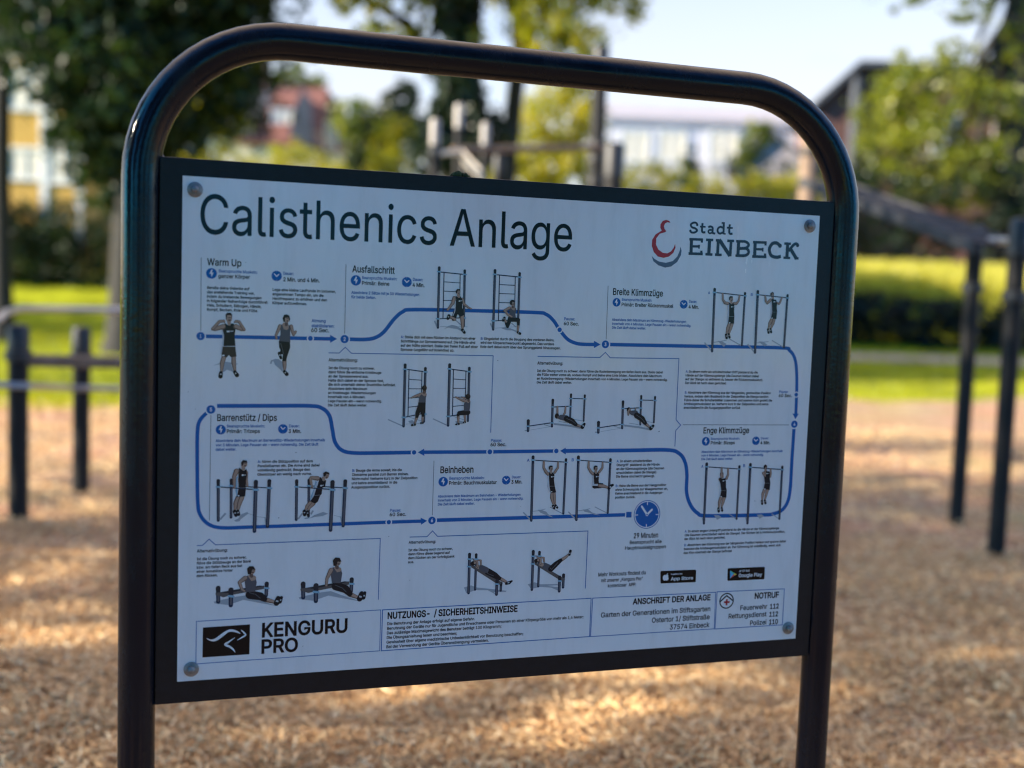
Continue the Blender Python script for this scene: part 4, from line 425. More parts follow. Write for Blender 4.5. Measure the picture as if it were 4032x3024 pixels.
 ('exercise_picture',[('S','shade',2,[(347.6,397.7),(373.7,409.1)],0,0),('S','shade',0.92,[(385.2,393.6),(407.7,400.5)],0,0),('P','shade',[(383.6,400.5),(390.9,398.7),(394.7,402.3),(393,406),(385.5,403.2)]),('S','shade',0.73,[(379.1,405.9),(409.7,404.2)],0,0),('L','navy',[(377.9,309.6,0.91),(409.9,313.4,0.92)]),('L','navy',[(383.5,327.2,0.64),(405.8,328.4,0.64)]),('L','navy',[(383.6,343.6,0.64),(405.8,343.7,0.64)]),('L','navy',[(383.2,359.9,0.64),(405.8,358.5,0.64)]),('L','navy',[(383.2,376.1,0.64),(405.9,373.6,0.65)]),('L','navy',[(378.3,393.6,0.92),(411,386.8,0.92)]),('L','navy',[(382.6,310.7,0.82),(383,391.8,0.83)]),('L','navy',[(405.8,312.9,0.73),(406.2,387.7,0.74)]),('L','navy',[(375.4,302,2.46),(375.7,409.6,2.28)]),('L','pole',[(376,314,1.03),(375.8,408.3,1.04)]),('L','rubber',[(375.4,302,2.76),(375.4,307.4,2.46)]),('L','navy',[(411.8,307.4,2.23),(411.9,401.5,2.07)]),('L','pole',[(412.4,317.9,0.94),(412,400.4,0.94)]),('L','rubber',[(411.8,307.4,2.5),(411.8,312.3,2.24)]),('L','clamp',[(372.4,309.3,1.34),(378.3,309.8,1.35)]),('L','clamp',[(409.1,313.4,1.36),(414.9,313.8,1.36)]),('L','clamp',[(372.6,393.7,1.35),(378.4,394.2,1.35)]),('L','clamp',[(409.4,387.8,1.36),(415.4,388.2,1.36)]),('L','skinshade',[(398.6,393.2,2.76),(395.7,405.1,1.84)]),('L','skin',[(398.9,392.8,1.82),(396,404.8,1.22)]),('L','skinshade',[(409.7,390.5,2.4),(409.1,401.5,1.66)]),('L','skin',[(410,390.1,1.58),(409.3,401.2,1.1)]),('L','dark',[(395.8,406.9,2.03),(390.3,407.8,1.84)]),('S','lace',1.82,[(394.4,407.1),(392.8,407.4)],0,0),('L','dark',[(409.7,403.8,2.03),(406.4,404.2,1.66)]),('S','lace',1.83,[(408.8,403.9),(407.9,404)],0,0),('L','dark',[(405,374.9,5.35),(399.8,385.9,3.87),(399,392.3,2.95)]),('L','dark',[(409.2,374.9,4.43),(409.5,385.9,3.51),(409.7,390.5,2.59)]),('P','dark',[(401,367.2),(413.1,366.7),(413.6,376.8),(399.9,376.8)]),('L','skinshade',[(404.3,353.5,2.95),(395.1,356.7,2.3),(387.8,359.5,1.47)]),('L','skin',[(404.6,353,1.94),(395.4,356.4,1.52),(388,359.3,0.97)]),('P','skin',[(401.9,352.6),(406.9,349.4),(413.5,349.8),(415.6,353),(414.5,358.5),(401.7,358.5)]),('P','top',[(402.1,357.6),(405.7,353),(410.9,356.7),(414.4,355.7),(413.1,367.6),(401.5,367.6)]),('L','skinshade',[(410.6,346.6,2.21),(410.7,349.8,2.58)]),('E','hair',410.9,342,4.42,4.97),('L','brow',[(411.3,339.3,2.03),(412.3,341.1,1.84)])]),
 ('exercise_picture',[('S','shade',2.04,[(428.1,396.5),(453.9,408.1)],0,0),('S','shade',0.94,[(465.7,392.4),(484.9,398.5)],0,0),('P','shade',[(468.8,401.6),(477.3,399.8),(489.8,403.6),(481.4,406.3),(471.8,405.4)]),('L','navy',[(458.2,308.3,0.93),(489.9,312,0.94)]),('L','navy',[(463.8,325.8,0.65),(485.7,327,0.66)]),('L','navy',[(463.9,342.4,0.65),(485.3,342.3,0.66)]),('L','navy',[(464,358.3,0.65),(485.8,357.6,0.66)]),('L','navy',[(463.9,374.4,0.65),(485.9,372.3,0.66)]),('L','navy',[(458.5,391.9,0.93),(492.1,386.9,0.94)]),('L','navy',[(462.7,309.4,0.84),(463.4,390.6,0.84)]),('L','navy',[(485.6,311.6,0.75),(486.6,387.8,0.75)]),('L','navy',[(455.5,300.6,2.51),(456,408.5,2.32)]),('L','pole',[(456.2,312.6,1.05),(456.1,407.3,1.06)]),('L','rubber',[(455.5,300.6,2.81),(455.5,306,2.51)]),('L','navy',[(491.7,306,2.28),(492.1,400.3,2.11)]),('L','pole',[(492.4,316.5,0.96),(492.2,399.2,0.96)]),('L','rubber',[(491.7,306,2.55),(491.7,310.9,2.28)]),('L','clamp',[(452.6,307.7,1.37),(458.6,308.1,1.37)]),('L','clamp',[(489,312.1,1.38),(495,312.5,1.38)]),('L','clamp',[(452.9,392.2,1.38),(458.9,392.7,1.38)]),('L','skinshade',[(486,389.7,2.35),(486.9,400.8,1.69)]),('L','skin',[(486.3,389.3,1.55),(487.1,400.5,1.12)]),('L','dark',[(486.9,402.6,1.88),(484.1,403.1,1.5)]),('S','lace',1.69,[(486.2,402.7),(485.4,402.9)],0,0),('L','skinshade',[(474.1,390.6,2.62),(474.6,403.5,1.69)]),('L','skin',[(474.4,390.2,1.73),(474.8,403.3,1.11)]),('L','dark',[(475.6,405.8,1.88),(470.4,406.7,1.5)]),('S','lace',1.69,[(474.3,406.1),(472.8,406.3)],0,0),('E','dark',490.9,385,5.27,4.89),('L','dark',[(491.1,385,4.7),(475.9,386.4,3.94),(473.6,389.6,2.81)]),('L','skinshade',[(487.4,361,1.88),(479.6,357.8,1.31)]),('L','skin',[(487.6,360.7,1.24),(479.8,357.6,0.87)]),('L','skinshade',[(485.1,364.9,2.44),(476,361.5,2.06),(468.7,357.8,1.5)]),('L','skin',[(485.4,364.5,1.61),(476.2,361.2,1.36),(468.9,357.6,0.99)]),('E','skin',490.4,366.1,5.26,3.76),('P','top',[(484.3,368.4),(487.5,365.6),(491.4,368.4),(495.6,365.6),(495.1,376.7),(494.3,382.7),(484.3,382.7),(483.5,372.1)]),('L','skinshade',[(492.1,361,2.07),(492.2,363.9,2.26)]),('E','hair',490.8,356.8,4.51,5.07),('L','brow',[(491.4,354,2.07),(492.4,355.9,1.69)])]),
 ('exercise_picture',[('S','shade',1.93,[(599.8,418.2),(606.4,418.7)],0,0),('S','shade',0.65,[(610.3,417.3),(649.3,411.2)],0,0),('S','shade',1.3,[(636.4,407.4),(649.9,411.2)],0,0),('S','shade',3.39,[(655.7,406.2),(684.1,409.4),(708.7,414)],0,0),('S','shade',1.05,[(694.4,398),(712.2,400.9)],0,0),('S','shade',1.04,[(664.9,401.7),(683.9,404.6)],0,0),('L','navy',[(609.3,409.8,0.9),(649.6,404.2,0.91)]),('L','navy',[(654.4,375.1,0.91),(685.2,373.6,0.92)]),('L','navy',[(688.6,359.2,0.79),(712.4,359.8,0.79)]),('L','navy',[(605.9,400.4,2.71),(606.1,418.6,2.49)]),('L','pole',[(606.2,401.6,1.14),(606.2,417.3,1.14)]),('L','rubber',[(605.9,400.4,3.03),(605.9,405.1,2.71)]),('L','navy',[(651.6,362.4,2.34),(651.9,410.8,2.16)]),('L','pole',[(652,367.4,0.98),(652,409.7,0.98)]),('L','rubber',[(651.6,362.4,2.62),(651.6,367.4,2.34)]),('L','navy',[(686.7,352,1.96),(686.8,404.4,1.81)]),('L','pole',[(687.1,357.6,0.82),(686.9,403.4,0.83)]),('L','rubber',[(686.7,352,2.2),(686.7,356.2,1.96)]),('L','navy',[(713.8,353.5,1.84),(713.5,400.6,1.7)]),('L','pole',[(714.3,358.5,0.77),(713.6,399.7,0.78)]),('L','rubber',[(713.8,353.5,2.06),(713.8,357.4,1.84)]),('L','clamp',[(603.6,410.2,1.14),(608.6,410.7,1.14)]),('L','clamp',[(649.2,374.7,1.15),(654.2,375.1,1.15)]),('L','clamp',[(684,359.3,1.15),(689.2,359.7,1.16)]),('L','clamp',[(711.4,359.6,1.16),(716.6,360,1.16)]),('L','clamp',[(683.7,373.7,1.15),(688.9,374.1,1.16)]),('L','clamp',[(649.4,404.1,1.15),(654.4,404.5,1.15)]),('L','skinshade',[(661,374.5,1.69),(661.6,387.8,2.09)]),('L','skin',[(661.2,374.2,1.12),(661.9,387.5,1.38)]),('L','skinshade',[(676.8,374.5,1.57),(676.3,385.3,1.96),(673.8,389.1,1.96)]),('L','skin',[(676.9,374.2,1.04),(676.5,385,1.29),(674,388.8,1.29)]),('E','hair',660.7,391.6,4.17,4.95),('L','skinshade',[(663.9,394.1,2.61),(666,394.8,2.87)]),('L','top',[(668.6,393.9,4.7),(678.8,395.4,5.24)]),('L','skinshade',[(698.2,407.6,3.16),(707.9,410.8,2.24)]),('L','skin',[(698.6,407.1,2.08),(708.1,410.5,1.48)]),('L','dark',[(679.5,396.7,5.5),(690.5,401.2,5.25),(698.2,407.2,3.68)]),('L','dark',[(711.3,412.1,3.7),(715.2,406.4,2.38)]),('S','lace',3.33,[(712.3,410.7),(713.4,409)],0,0),('S','grey',0.65,[(679.5,396.1),(690.5,400.5),(697.5,405.7)],0,0)]),
 ('exercise_picture',[('S','shade',1.99,[(737.1,421.7),(744,422.3)],0,0),('S','shade',0.67,[(748,420.9),(788.6,414.7)],0,0),('S','shade',1.34,[(775.2,410.7),(789.2,414.7)],0,0),('S','shade',3.49,[(795.3,409.5),(824.9,412.9),(850.5,417.6)],0,0),('S','shade',1.08,[(835.5,401.2),(854.1,404.1)],0,0),('S','shade',1.08,[(804.8,405),(824.6,407.9)],0,0),('L','navy',[(747,413.2,0.93),(788.9,407.5,0.94)]),('L','navy',[(793.7,377.8,0.94),(825.8,376.2,0.95)]),('L','navy',[(829.3,361.6,0.81),(854,362.2,0.81)]),('L','navy',[(743.3,403.6,2.79),(743.7,422.2,2.57)]),('L','pole',[(743.7,404.9,1.17),(743.8,420.8,1.17)]),('L','rubber',[(743.3,403.6,3.12),(743.4,408.4,2.79)]),('L','navy',[(790.7,364.8,2.41),(791.3,414.3,2.22)]),('L','pole',[(791.2,369.9,1.01),(791.4,413.1,1.02)]),('L','rubber',[(790.7,364.8,2.7),(790.7,369.9,2.41)]),('L','navy',[(827.2,354.2,2.02),(827.7,407.7,1.87)]),('L','pole',[(827.7,359.9,0.85),(827.8,406.7,0.85)]),('L','rubber',[(827.2,354.2,2.27),(827.3,358.5,2.02)]),('L','navy',[(855.6,355.7,1.9),(855.5,403.9,1.75)]),('L','pole',[(856,360.9,0.8),(855.5,403,0.8)]),('L','rubber',[(855.6,355.7,2.13),(855.5,359.7,1.9)]),('L','clamp',[(740.9,413.7,1.17),(746.2,414.1,1.17)]),('L','clamp',[(788.3,377.4,1.18),(793.6,377.8,1.18)]),('L','clamp',[(824.5,361.7,1.19),(829.9,362.1,1.19)]),('L','clamp',[(853.1,362,1.2),(858.4,362.4,1.2)]),('L','clamp',[(824.3,376.4,1.19),(829.6,376.8,1.19)]),('L','clamp',[(788.6,407.4,1.18),(793.9,407.8,1.19)]),('L','skinshade',[(816.7,376.9,1.35),(816.5,381.4,1.62)]),('L','skin',[(816.9,376.7,0.89),(816.7,381.2,1.07)]),('E','hair',802.9,379.9,4.03,4.84),('L','skinshade',[(804.9,378.9,2.15),(802,382.7,2.02),(802.4,389.2,1.88)]),('L','skin',[(805.2,378.5,1.42),(802.3,382.4,1.33),(802.6,388.9,1.24)]),('L','skinshade',[(806.6,384.7,2.96),(808.1,386,2.96)]),('L','top',[(810.2,385.6,4.44),(816.5,386.4,5.66)]),('L','skinshade',[(837.9,405.5,3.26),(846,412.1,2.31)]),('L','skin',[(838.3,405,2.15),(846.3,411.7,1.53)]),('L','dark',[(819.5,390.5,5.67),(831.1,397,5.41),(837.4,404.9,3.8)]),('L','dark',[(849.7,414.7,3.81),(854.4,410.1,2.45)]),('S','lace',3.43,[(850.8,413.5),(852.3,412.2)],0,0),('S','grey',0.67,[(818.8,389.2),(829.7,396.4),(836.4,403.6)],0,0)]),
 ('exercise_picture',[('S','shade',2.59,[(953.3,251.4),(968.9,266.9)],0,0),('S','shade',1.88,[(1006.1,243.5),(1031.3,255.4)],0,0),('P','shade',[(981,247.5),(989.8,247.8),(1000.1,253),(994.9,258.6),(988,253.8)]),('S','shade',1.35,[(973,250.6),(999.7,246.1)],0,0),('L','navy',[(971.9,156,0.93),(1031.7,159.8,0.94)]),('L','navy',[(969.1,149.9,2.58),(970.3,267.4,2.39)]),('L','pole',[(970.1,163,1.09),(970.4,266.1,1.09)]),('L','rubber',[(969.1,149.9,2.89),(969.1,155.2,2.58)]),('L','navy',[(1034.2,155.2,2.23),(1033.3,255.1,2.06)]),('L','pole',[(1035.1,166.4,0.94),(1033.3,254.1,0.94)]),('L','rubber',[(1034.2,155.2,2.49),(1034.1,159.8,2.23)]),('L','clamp',[(966.1,155.7,1.35),(972.3,155.9,1.36)]),('L','clamp',[(1031.9,160.1,1.15),(1037.2,160.3,1.16)]),('L','skinshade',[(1003.9,214.9,3.76),(1001.1,222.9,3.55),(999.1,233.3,2.09)]),('L','skin',[(1004.4,214.4,2.48),(1001.5,222.4,2.34),(999.4,233,1.38)]),('L','skinshade',[(1009.4,214.8,3.55),(1007.1,222.7,3.34),(1004.4,232.2,1.88)]),('L','skin',[(1009.9,214.3,2.35),(1007.5,222.3,2.21),(1004.6,231.9,1.24)]),('L','dark',[(998,235.8,2.5),(999.6,241.7,2.51)]),('S','lace',2.25,[(998.4,237.3),(998.9,239)],0,0),('L','dark',[(1003.6,234.2,2.3),(1005.8,240.6,2.3)]),('S','lace',2.07,[(1004.1,235.8),(1004.8,237.7)],0,0),('P','stripe',[(996.8,178.6),(1001.3,179.5),(1003.5,213.9),(999.9,213),(998.7,200.2),(999.7,189.4)]),('P','dark',[(1002,200.6),(1013.8,200.3),(1013.8,214.2),(1000.9,213.5)]),('L','skinshade',[(986.3,157.8,1.87),(987.5,169.1,2.28),(992.2,174.8,2.91),(998.3,175.8,3.12)]),('L','skin',[(986.5,157.6,1.23),(987.8,168.7,1.51),(992.6,174.4,1.92),(998.7,175.4,2.06)]),('L','skinshade',[(1022.8,159.6,1.67),(1021.2,170,2.09),(1016.6,175.6,2.61),(1011.6,175.4,2.71)]),('L','skin',[(1023,159.4,1.1),(1021.5,169.7,1.38),(1016.9,175.2,1.72),(1011.9,175,1.79)]),('P','dark',[(1000.4,173.6),(1005.5,176.4),(1009.3,173.8),(1012.3,178.2),(1012.5,191),(1013.8,199.9),(1002.5,200.1),(1001.3,178.5)]),('S','grey',0.63,[(1002.5,200.6),(1013.6,200.3)],0,0),('L','skin',[(1005.3,172.5,2.6),(1006,174.9,2.29)]),('E','skin',1005.2,167.6,3.75,5.21),('S','brow',0.83,[(1003.8,167.1),(1008.2,167.2)],0,0),('L','skinshade',[(1005.6,170.2,1.31),(1006.8,170,0.94)]),('P','hair',[(1000.7,169.2),(1000.2,164.3),(1002.5,161.7),(1007.4,161.8),(1008.4,164.3),(1003.2,164.9),(1002.4,169.6)]),('S','white',2.09,[(1005.7,182.3),(1007.8,182.1)],0,0),('S','stripe',1.04,[(1008.2,182),(1010.8,181.8)],0,0),('E','white',1004.1,212.4,1.46,1.04)]),
 ('exercise_picture',[('S','shade',2.64,[(1045.6,252.7),(1061.1,267.4)],0,0),('S','shade',1.92,[(1098.1,244.2),(1124,256.8)],0,0),('P','shade',[(1069.4,246.8),(1079,247.1),(1089,252.9),(1083,256),(1076,252.2)]),('S','shade',1.27,[(1065.7,249.8),(1090.9,246.7)],0,0),('L','skinshade',[(1095.6,204.2,3.62),(1091.5,210.8,3.4),(1089.3,220.9,1.91)]),('L','skin',[(1096.1,203.7,2.39),(1091.9,210.4,2.25),(1089.5,220.6,1.26)]),('L','skinshade',[(1100.2,204.1,3.41),(1098.4,211.7,3.19),(1094.9,219.8,1.92)]),('L','skin',[(1100.6,203.6,2.25),(1098.7,211.2,2.11),(1095.1,219.5,1.26)]),('L','dark',[(1088,223.4,2.34),(1089.8,229.4,2.55)]),('S','lace',2.11,[(1088.4,224.9),(1089,226.7)],0,0),('L','dark',[(1093.6,222.3,2.13),(1095.4,228.3,2.34)]),('S','lace',1.92,[(1094,223.8),(1094.6,225.6)],0,0),('P','stripe',[(1089,170),(1093,170.9),(1095.2,188.8),(1092.6,201.8),(1090.9,200.9),(1091.3,188.9),(1091.7,177.9)]),('P','dark',[(1095.3,189.8),(1106.1,189.5),(1105.2,203),(1093.2,201.8)]),('E','skin',1093.6,156.6,3.82,5.52),('S','brow',0.88,[(1092.1,156.1),(1096.6,156.2)],0,0),('L','skinshade',[(1094,159.4,1.34),(1095.2,159.1,0.96)]),('P','hair',[(1089.4,158),(1088.9,153.6),(1092.9,150.8),(1096.3,151.8),(1097.3,154.6),(1092.5,153.7),(1091.1,158.5)]),('L','skin',[(1094.7,161.4,2.55),(1095.4,163.8,2.55)]),('L','navy',[(1064.5,157.3,0.95),(1124.8,160.9,0.96)]),('L','navy',[(1061.6,151,2.63),(1062.6,268.4,2.44)]),('L','pole',[(1062.6,164.1,1.11),(1062.7,267.1,1.11)]),('L','rubber',[(1061.6,151,2.95),(1061.6,156.4,2.63)]),('L','navy',[(1127,156.2,2.27),(1125.5,257,2.1)]),('L','pole',[(1127.9,167.5,0.95),(1125.5,255.9,0.96)]),('L','rubber',[(1127,156.2,2.54),(1126.8,160.9,2.27)]),('L','clamp',[(1058.6,157,1.38),(1064.9,157.2,1.38)]),('L','clamp',[(1124.6,161.2,1.18),(1130,161.4,1.18)]),('L','skinshade',[(1083.5,172.6,2.54),(1089.9,166.5,3.18)]),('L','skin',[(1083.8,172.3,1.68),(1090.3,166,2.1)]),('L','skinshade',[(1078.1,158.9,1.9),(1079.8,168.3,2.33),(1082.6,172.4,2.33)]),('L','skin',[(1078.4,158.6,1.26),(1080.1,167.9,1.54),(1082.8,172,1.54)]),('L','skinshade',[(1109,173.4,2.13),(1103.8,171.1,2.13)]),('L','skin',[(1109.3,173.1,1.41),(1104,170.7,1.4)]),('L','skinshade',[(1114.7,160.7,1.71),(1111.1,170.3,2.13),(1109,173.6,1.92)]),('L','skin',[(1114.9,160.5,1.13),(1111.4,170,1.41),(1109.3,173.3,1.27)]),('P','dark',[(1092,163.4),(1095.4,164.8),(1102.3,165.6),(1104.9,171.5),(1104.3,179.5),(1106,189),(1095.3,189.3),(1093.9,175.8)]),('S','grey',0.64,[(1095.3,189.5),(1106,189.2)],0,0),('S','white',1.91,[(1096.9,169.8),(1099.3,169.6)],0,0),('S','stripe',0.96,[(1099.7,169.6),(1102.5,169.4)],0,0),('E','white',1095.4,201.2,1.49,0.96)]),
 ('exercise_picture',[('S','shade',3.21,[(66.5,566.2),(75.3,555.9)],0,0),('P','shade',[(89.1,568.6),(96.4,565.3),(100.8,558.4),(110.9,554.5),(112.7,557.5),(106.5,562.1),(99.8,567.2),(98.7,570.1),(92,571)]),('S','shade',0.7,[(112.1,557.5),(120.1,560.1)],0,0),('S','shade',0.7,[(124.7,562.6),(140.8,565.4)],0,0),('S','shade',2.1,[(140.2,564.2),(142.9,579.7)],0,0),('L','navy',[(62.5,500.5,2.62),(63.4,567.8,2.42)]),('L','pole',[(62.9,507.7,1.1),(63.5,566.5,1.11)]),('L','rubber',[(62.5,500.5,2.94),(62.6,506.4,2.63)]),('L','navy',[(83.6,499.7,2.41),(84.1,563.2,2.22)]),('L','pole',[(84,506.4,1.01),(84.2,561.9,1.02)]),('L','rubber',[(83.6,499.7,2.7),(83.6,505.1,2.41)]),('L','navy',[(84,509.5,0.8),(143.2,514,0.82)]),('L','skinshade',[(95.7,529.4,4.38),(91.3,539.3,3.92),(90.4,549.8,2.3)]),('L','skin',[(96.2,528.8,2.89),(91.8,538.7,2.58),(90.7,549.5,1.52)]),('L','skinshade',[(101.3,529.6,4.15),(97.6,539.4,3.69),(95.5,550,2.31)]),('L','skin',[(101.8,528.9,2.74),(98,538.9,2.44),(95.8,549.6,1.52)]),('L','dark',[(89.9,553.3,3.23),(92.3,559.9,2.88)]),('S','lace',2.9,[(90.5,555),(91.2,556.9)],0,0),('L','dark',[(95,552.9,2.77),(96.8,558.8,2.54)]),('S','lace',2.49,[(95.5,554.4),(96,556.2)],0,0),('L','skinshade',[(108.4,486.9,2.54),(108.4,499.8,2.31),(110,510.4,1.85)]),('L','skin',[(108.7,486.5,1.67),(108.7,499.4,1.52),(110.2,510.1,1.22)]),('P','clamp',[(91.6,494.8),(94.4,493.6),(95.3,512.4),(93.2,527.6),(90.9,518.2)]),('P','stripe',[(93,497.1),(94.4,494.8),(95.6,512.4),(93.6,527.6)]),('P','dark',[(95.9,513.6),(107.8,513.2),(106.7,527.9),(93.4,528.8)]),('P','dark',[(95.8,478.5),(103.8,484.4),(108.3,481),(109.4,491.6),(107.6,502.1),(107.2,513.2),(96.5,513),(95.1,499.5)]),('S','grey',0.81,[(96.5,513.4),(107.2,512.9)],0,0),('L','navy',[(65,510.9,0.91),(119.2,516.4,0.93)]),('L','skinshade',[(92,484.8,4.59),(88.2,493.5,3.21),(88.5,508.7,2.53),(88.8,512.3,1.84)]),('L','skin',[(92.5,484.1,3.03),(88.6,493,2.12),(88.8,508.4,1.67),(89,512,1.21)]),('L','skin',[(102.6,477.4,2.88),(103.2,480.9,2.88)]),('E','skin',105.2,472.5,4.14,5.76),('S','brow',0.92,[(103.7,471.9),(108.2,472.2)],0,0),('L','skinshade',[(105.5,475.7,1.45),(106.7,475.5,1.04)]),('P','hair',[(99.7,475.6),(99.3,469.7),(102.3,465.9),(108.6,466.9),(109.5,470.7),(103.6,470.6),(102,475.6)]),('S','white',2.76,[(100.8,491.6),(103.6,491.5)],0,0),('S','stripe',1.38,[(104.1,491.5),(107.4,491.3)],0,0),('E','white',96,526.5,1.61,1.15),('L','navy',[(124.1,503.5,3.24),(123,588,3)]),('L','pole',[(124.6,512.5,1.36),(123.1,586.3,1.37)]),('L','rubber',[(124.1,503.5,3.63),(124,510.7,3.24)]),('L','navy',[(146.4,502.3,2.91),(144.6,580.4,2.69)]),('L','pole',[(146.8,510.6,1.22),(144.7,578.9,1.23)]),('L','rubber',[(146.4,502.3,3.26),(146.2,508.7,2.91)]),('L','clamp',[(59.6,510.7,1.38),(65.4,511.3,1.38)]),('L','clamp',[(80.9,509.2,1.32),(86.5,509.8,1.33)]),('L','clamp',[(120.3,516.5,1.76),(127.8,517.3,1.77)]),('L','clamp',[(143.3,514,1.59),(150,514.8,1.59)])]),
 ('exercise_picture',[('S','shade',2.96,[(196,569.4),(203.3,559.5)],0,0),('S','shade',2.97,[(217.5,561.7),(221.4,555.2)],0,0),('P','shade',[(205.9,569.1),(210.5,566.9),(216.4,568.3),(223.4,563.1),(238.6,558.1),(247.6,561.3),(237.6,565.3),(217.6,567.1),(208.3,569.8)]),('S','shade',0.72,[(257.8,564.7),(269.8,568)],0,0),('S','shade',1.93,[(269.2,566.8),(272,582.6)],0,0),('L','navy',[(192.3,503,2.59),(192.8,570.3,2.39)]),('L','pole',[(192.7,510.1,1.09),(192.9,569,1.09)]),('L','rubber',[(192.3,503,2.9),(192.3,508.8,2.59)]),('L','navy',[(213.1,502.3,2.37),(213.7,565.2,2.19)]),('L','pole',[(213.5,509,0.99),(213.8,564,1)]),('L','rubber',[(213.1,502.3,2.65),(213.1,507.6,2.37)]),('L','navy',[(213.3,511.9,0.83),(271.4,516.5,0.84)]),('L','skinshade',[(217,541.3,4.04),(211.2,547.1,3.32),(208.4,553,2.13)]),('L','skin',[(217.4,540.7,2.66),(211.6,546.6,2.19),(208.7,552.7,1.41)]),('L','skinshade',[(221.7,542.6,3.57),(214.8,549.6,2.85),(213.1,553.2,1.9)]),('L','skin',[(222.1,542.1,2.35),(215.1,549.2,1.88),(213.4,552.9,1.25)]),('L','dark',[(206.2,556,2.96),(206.9,562,2.96)]),('S','lace',2.67,[(206.4,557.5),(206.6,559.3)],0,0),('L','dark',[(211.5,557,2.61),(212.8,562.8,2.14)]),('S','lace',2.35,[(211.8,558.4),(212.2,560.1)],0,0),('P','clamp',[(224.3,503.2),(226.7,505.6),(220.2,528.2),(215.7,537.7),(216.5,530.5),(222.2,516.3)]),('P','stripe',[(225.5,506.8),(227.9,509.2),(222.3,528.3),(216.3,538.3),(219.1,530.6)]),('P','dark',[(222.5,528.9),(233.1,528.5),(228.7,540.4),(224.1,543.3),(216,538.9)]),('P','dark',[(225.8,516.6),(235.8,516.3),(235.4,526.2),(233.4,528.7),(222.5,528.5)]),('S','grey',0.83,[(222.3,529),(233.1,528.3)],0,0),('P','dark',[(232.3,496.7),(237.2,502.2),(242.5,502.9),(241,513.1),(235.8,516.6),(226.7,516.4),(229.1,506.8)]),('L','navy',[(195.2,513.7,0.94),(250.7,518.9,0.96)]),('L','skinshade',[(227.7,499.4,4.04),(217.1,498,2.96)]),('L','skin',[(228.2,498.8,2.66),(217.4,497.6,1.95)]),('L','skinshade',[(215.3,499.2,2.6),(217.4,511.4,2.13),(218.7,514.8,1.66)]),('L','skin',[(215.6,498.8,1.72),(217.7,511.1,1.41),(218.9,514.5,1.1)]),('L','skin',[(237.7,498.6,2.62),(238.1,501.6,2.62)]),('E','skin',242.7,494.5,4.29,5.72),('S','brow',0.91,[(241.2,493.9),(245.9,494.2)],0,0),('L','skinshade',[(243,497.7,1.5),(244.2,497.4,1.07)]),('P','hair',[(237.6,495.6),(237.1,490.2),(241.5,487.3),(247.5,489.8),(247.9,493.1),(242.8,491.8),(240.6,496.3)]),('S','white',2.62,[(232.7,512.3),(235,511.8)],0,0),('S','stripe',1.31,[(235.4,511.8),(238,511.2)],0,0),('L','navy',[(253.5,506.3,3.35),(251.9,590.2,3.09)]),('L','pole',[(254.1,515.1,1.41),(252,588.5,1.41)]),('L','rubber',[(253.5,506.3,3.75),(253.3,513.7,3.35)]),('L','navy',[(275.5,505,3),(273.5,583.3,2.77)]),('L','pole',[(276.1,513.3,1.26),(273.6,581.8,1.27)]),('L','rubber',[(275.5,505,3.36),(275.3,511.6,3)]),('L','clamp',[(189.4,513,1.36),(195.2,513.6,1.36)]),('L','clamp',[(210.4,511.7,1.24),(215.7,512.3,1.24)]),('L','clamp',[(249.9,519.1,1.76),(257.4,519.9,1.76)]),('L','clamp',[(272.1,516.5,1.64),(279.1,517.3,1.64)])]),
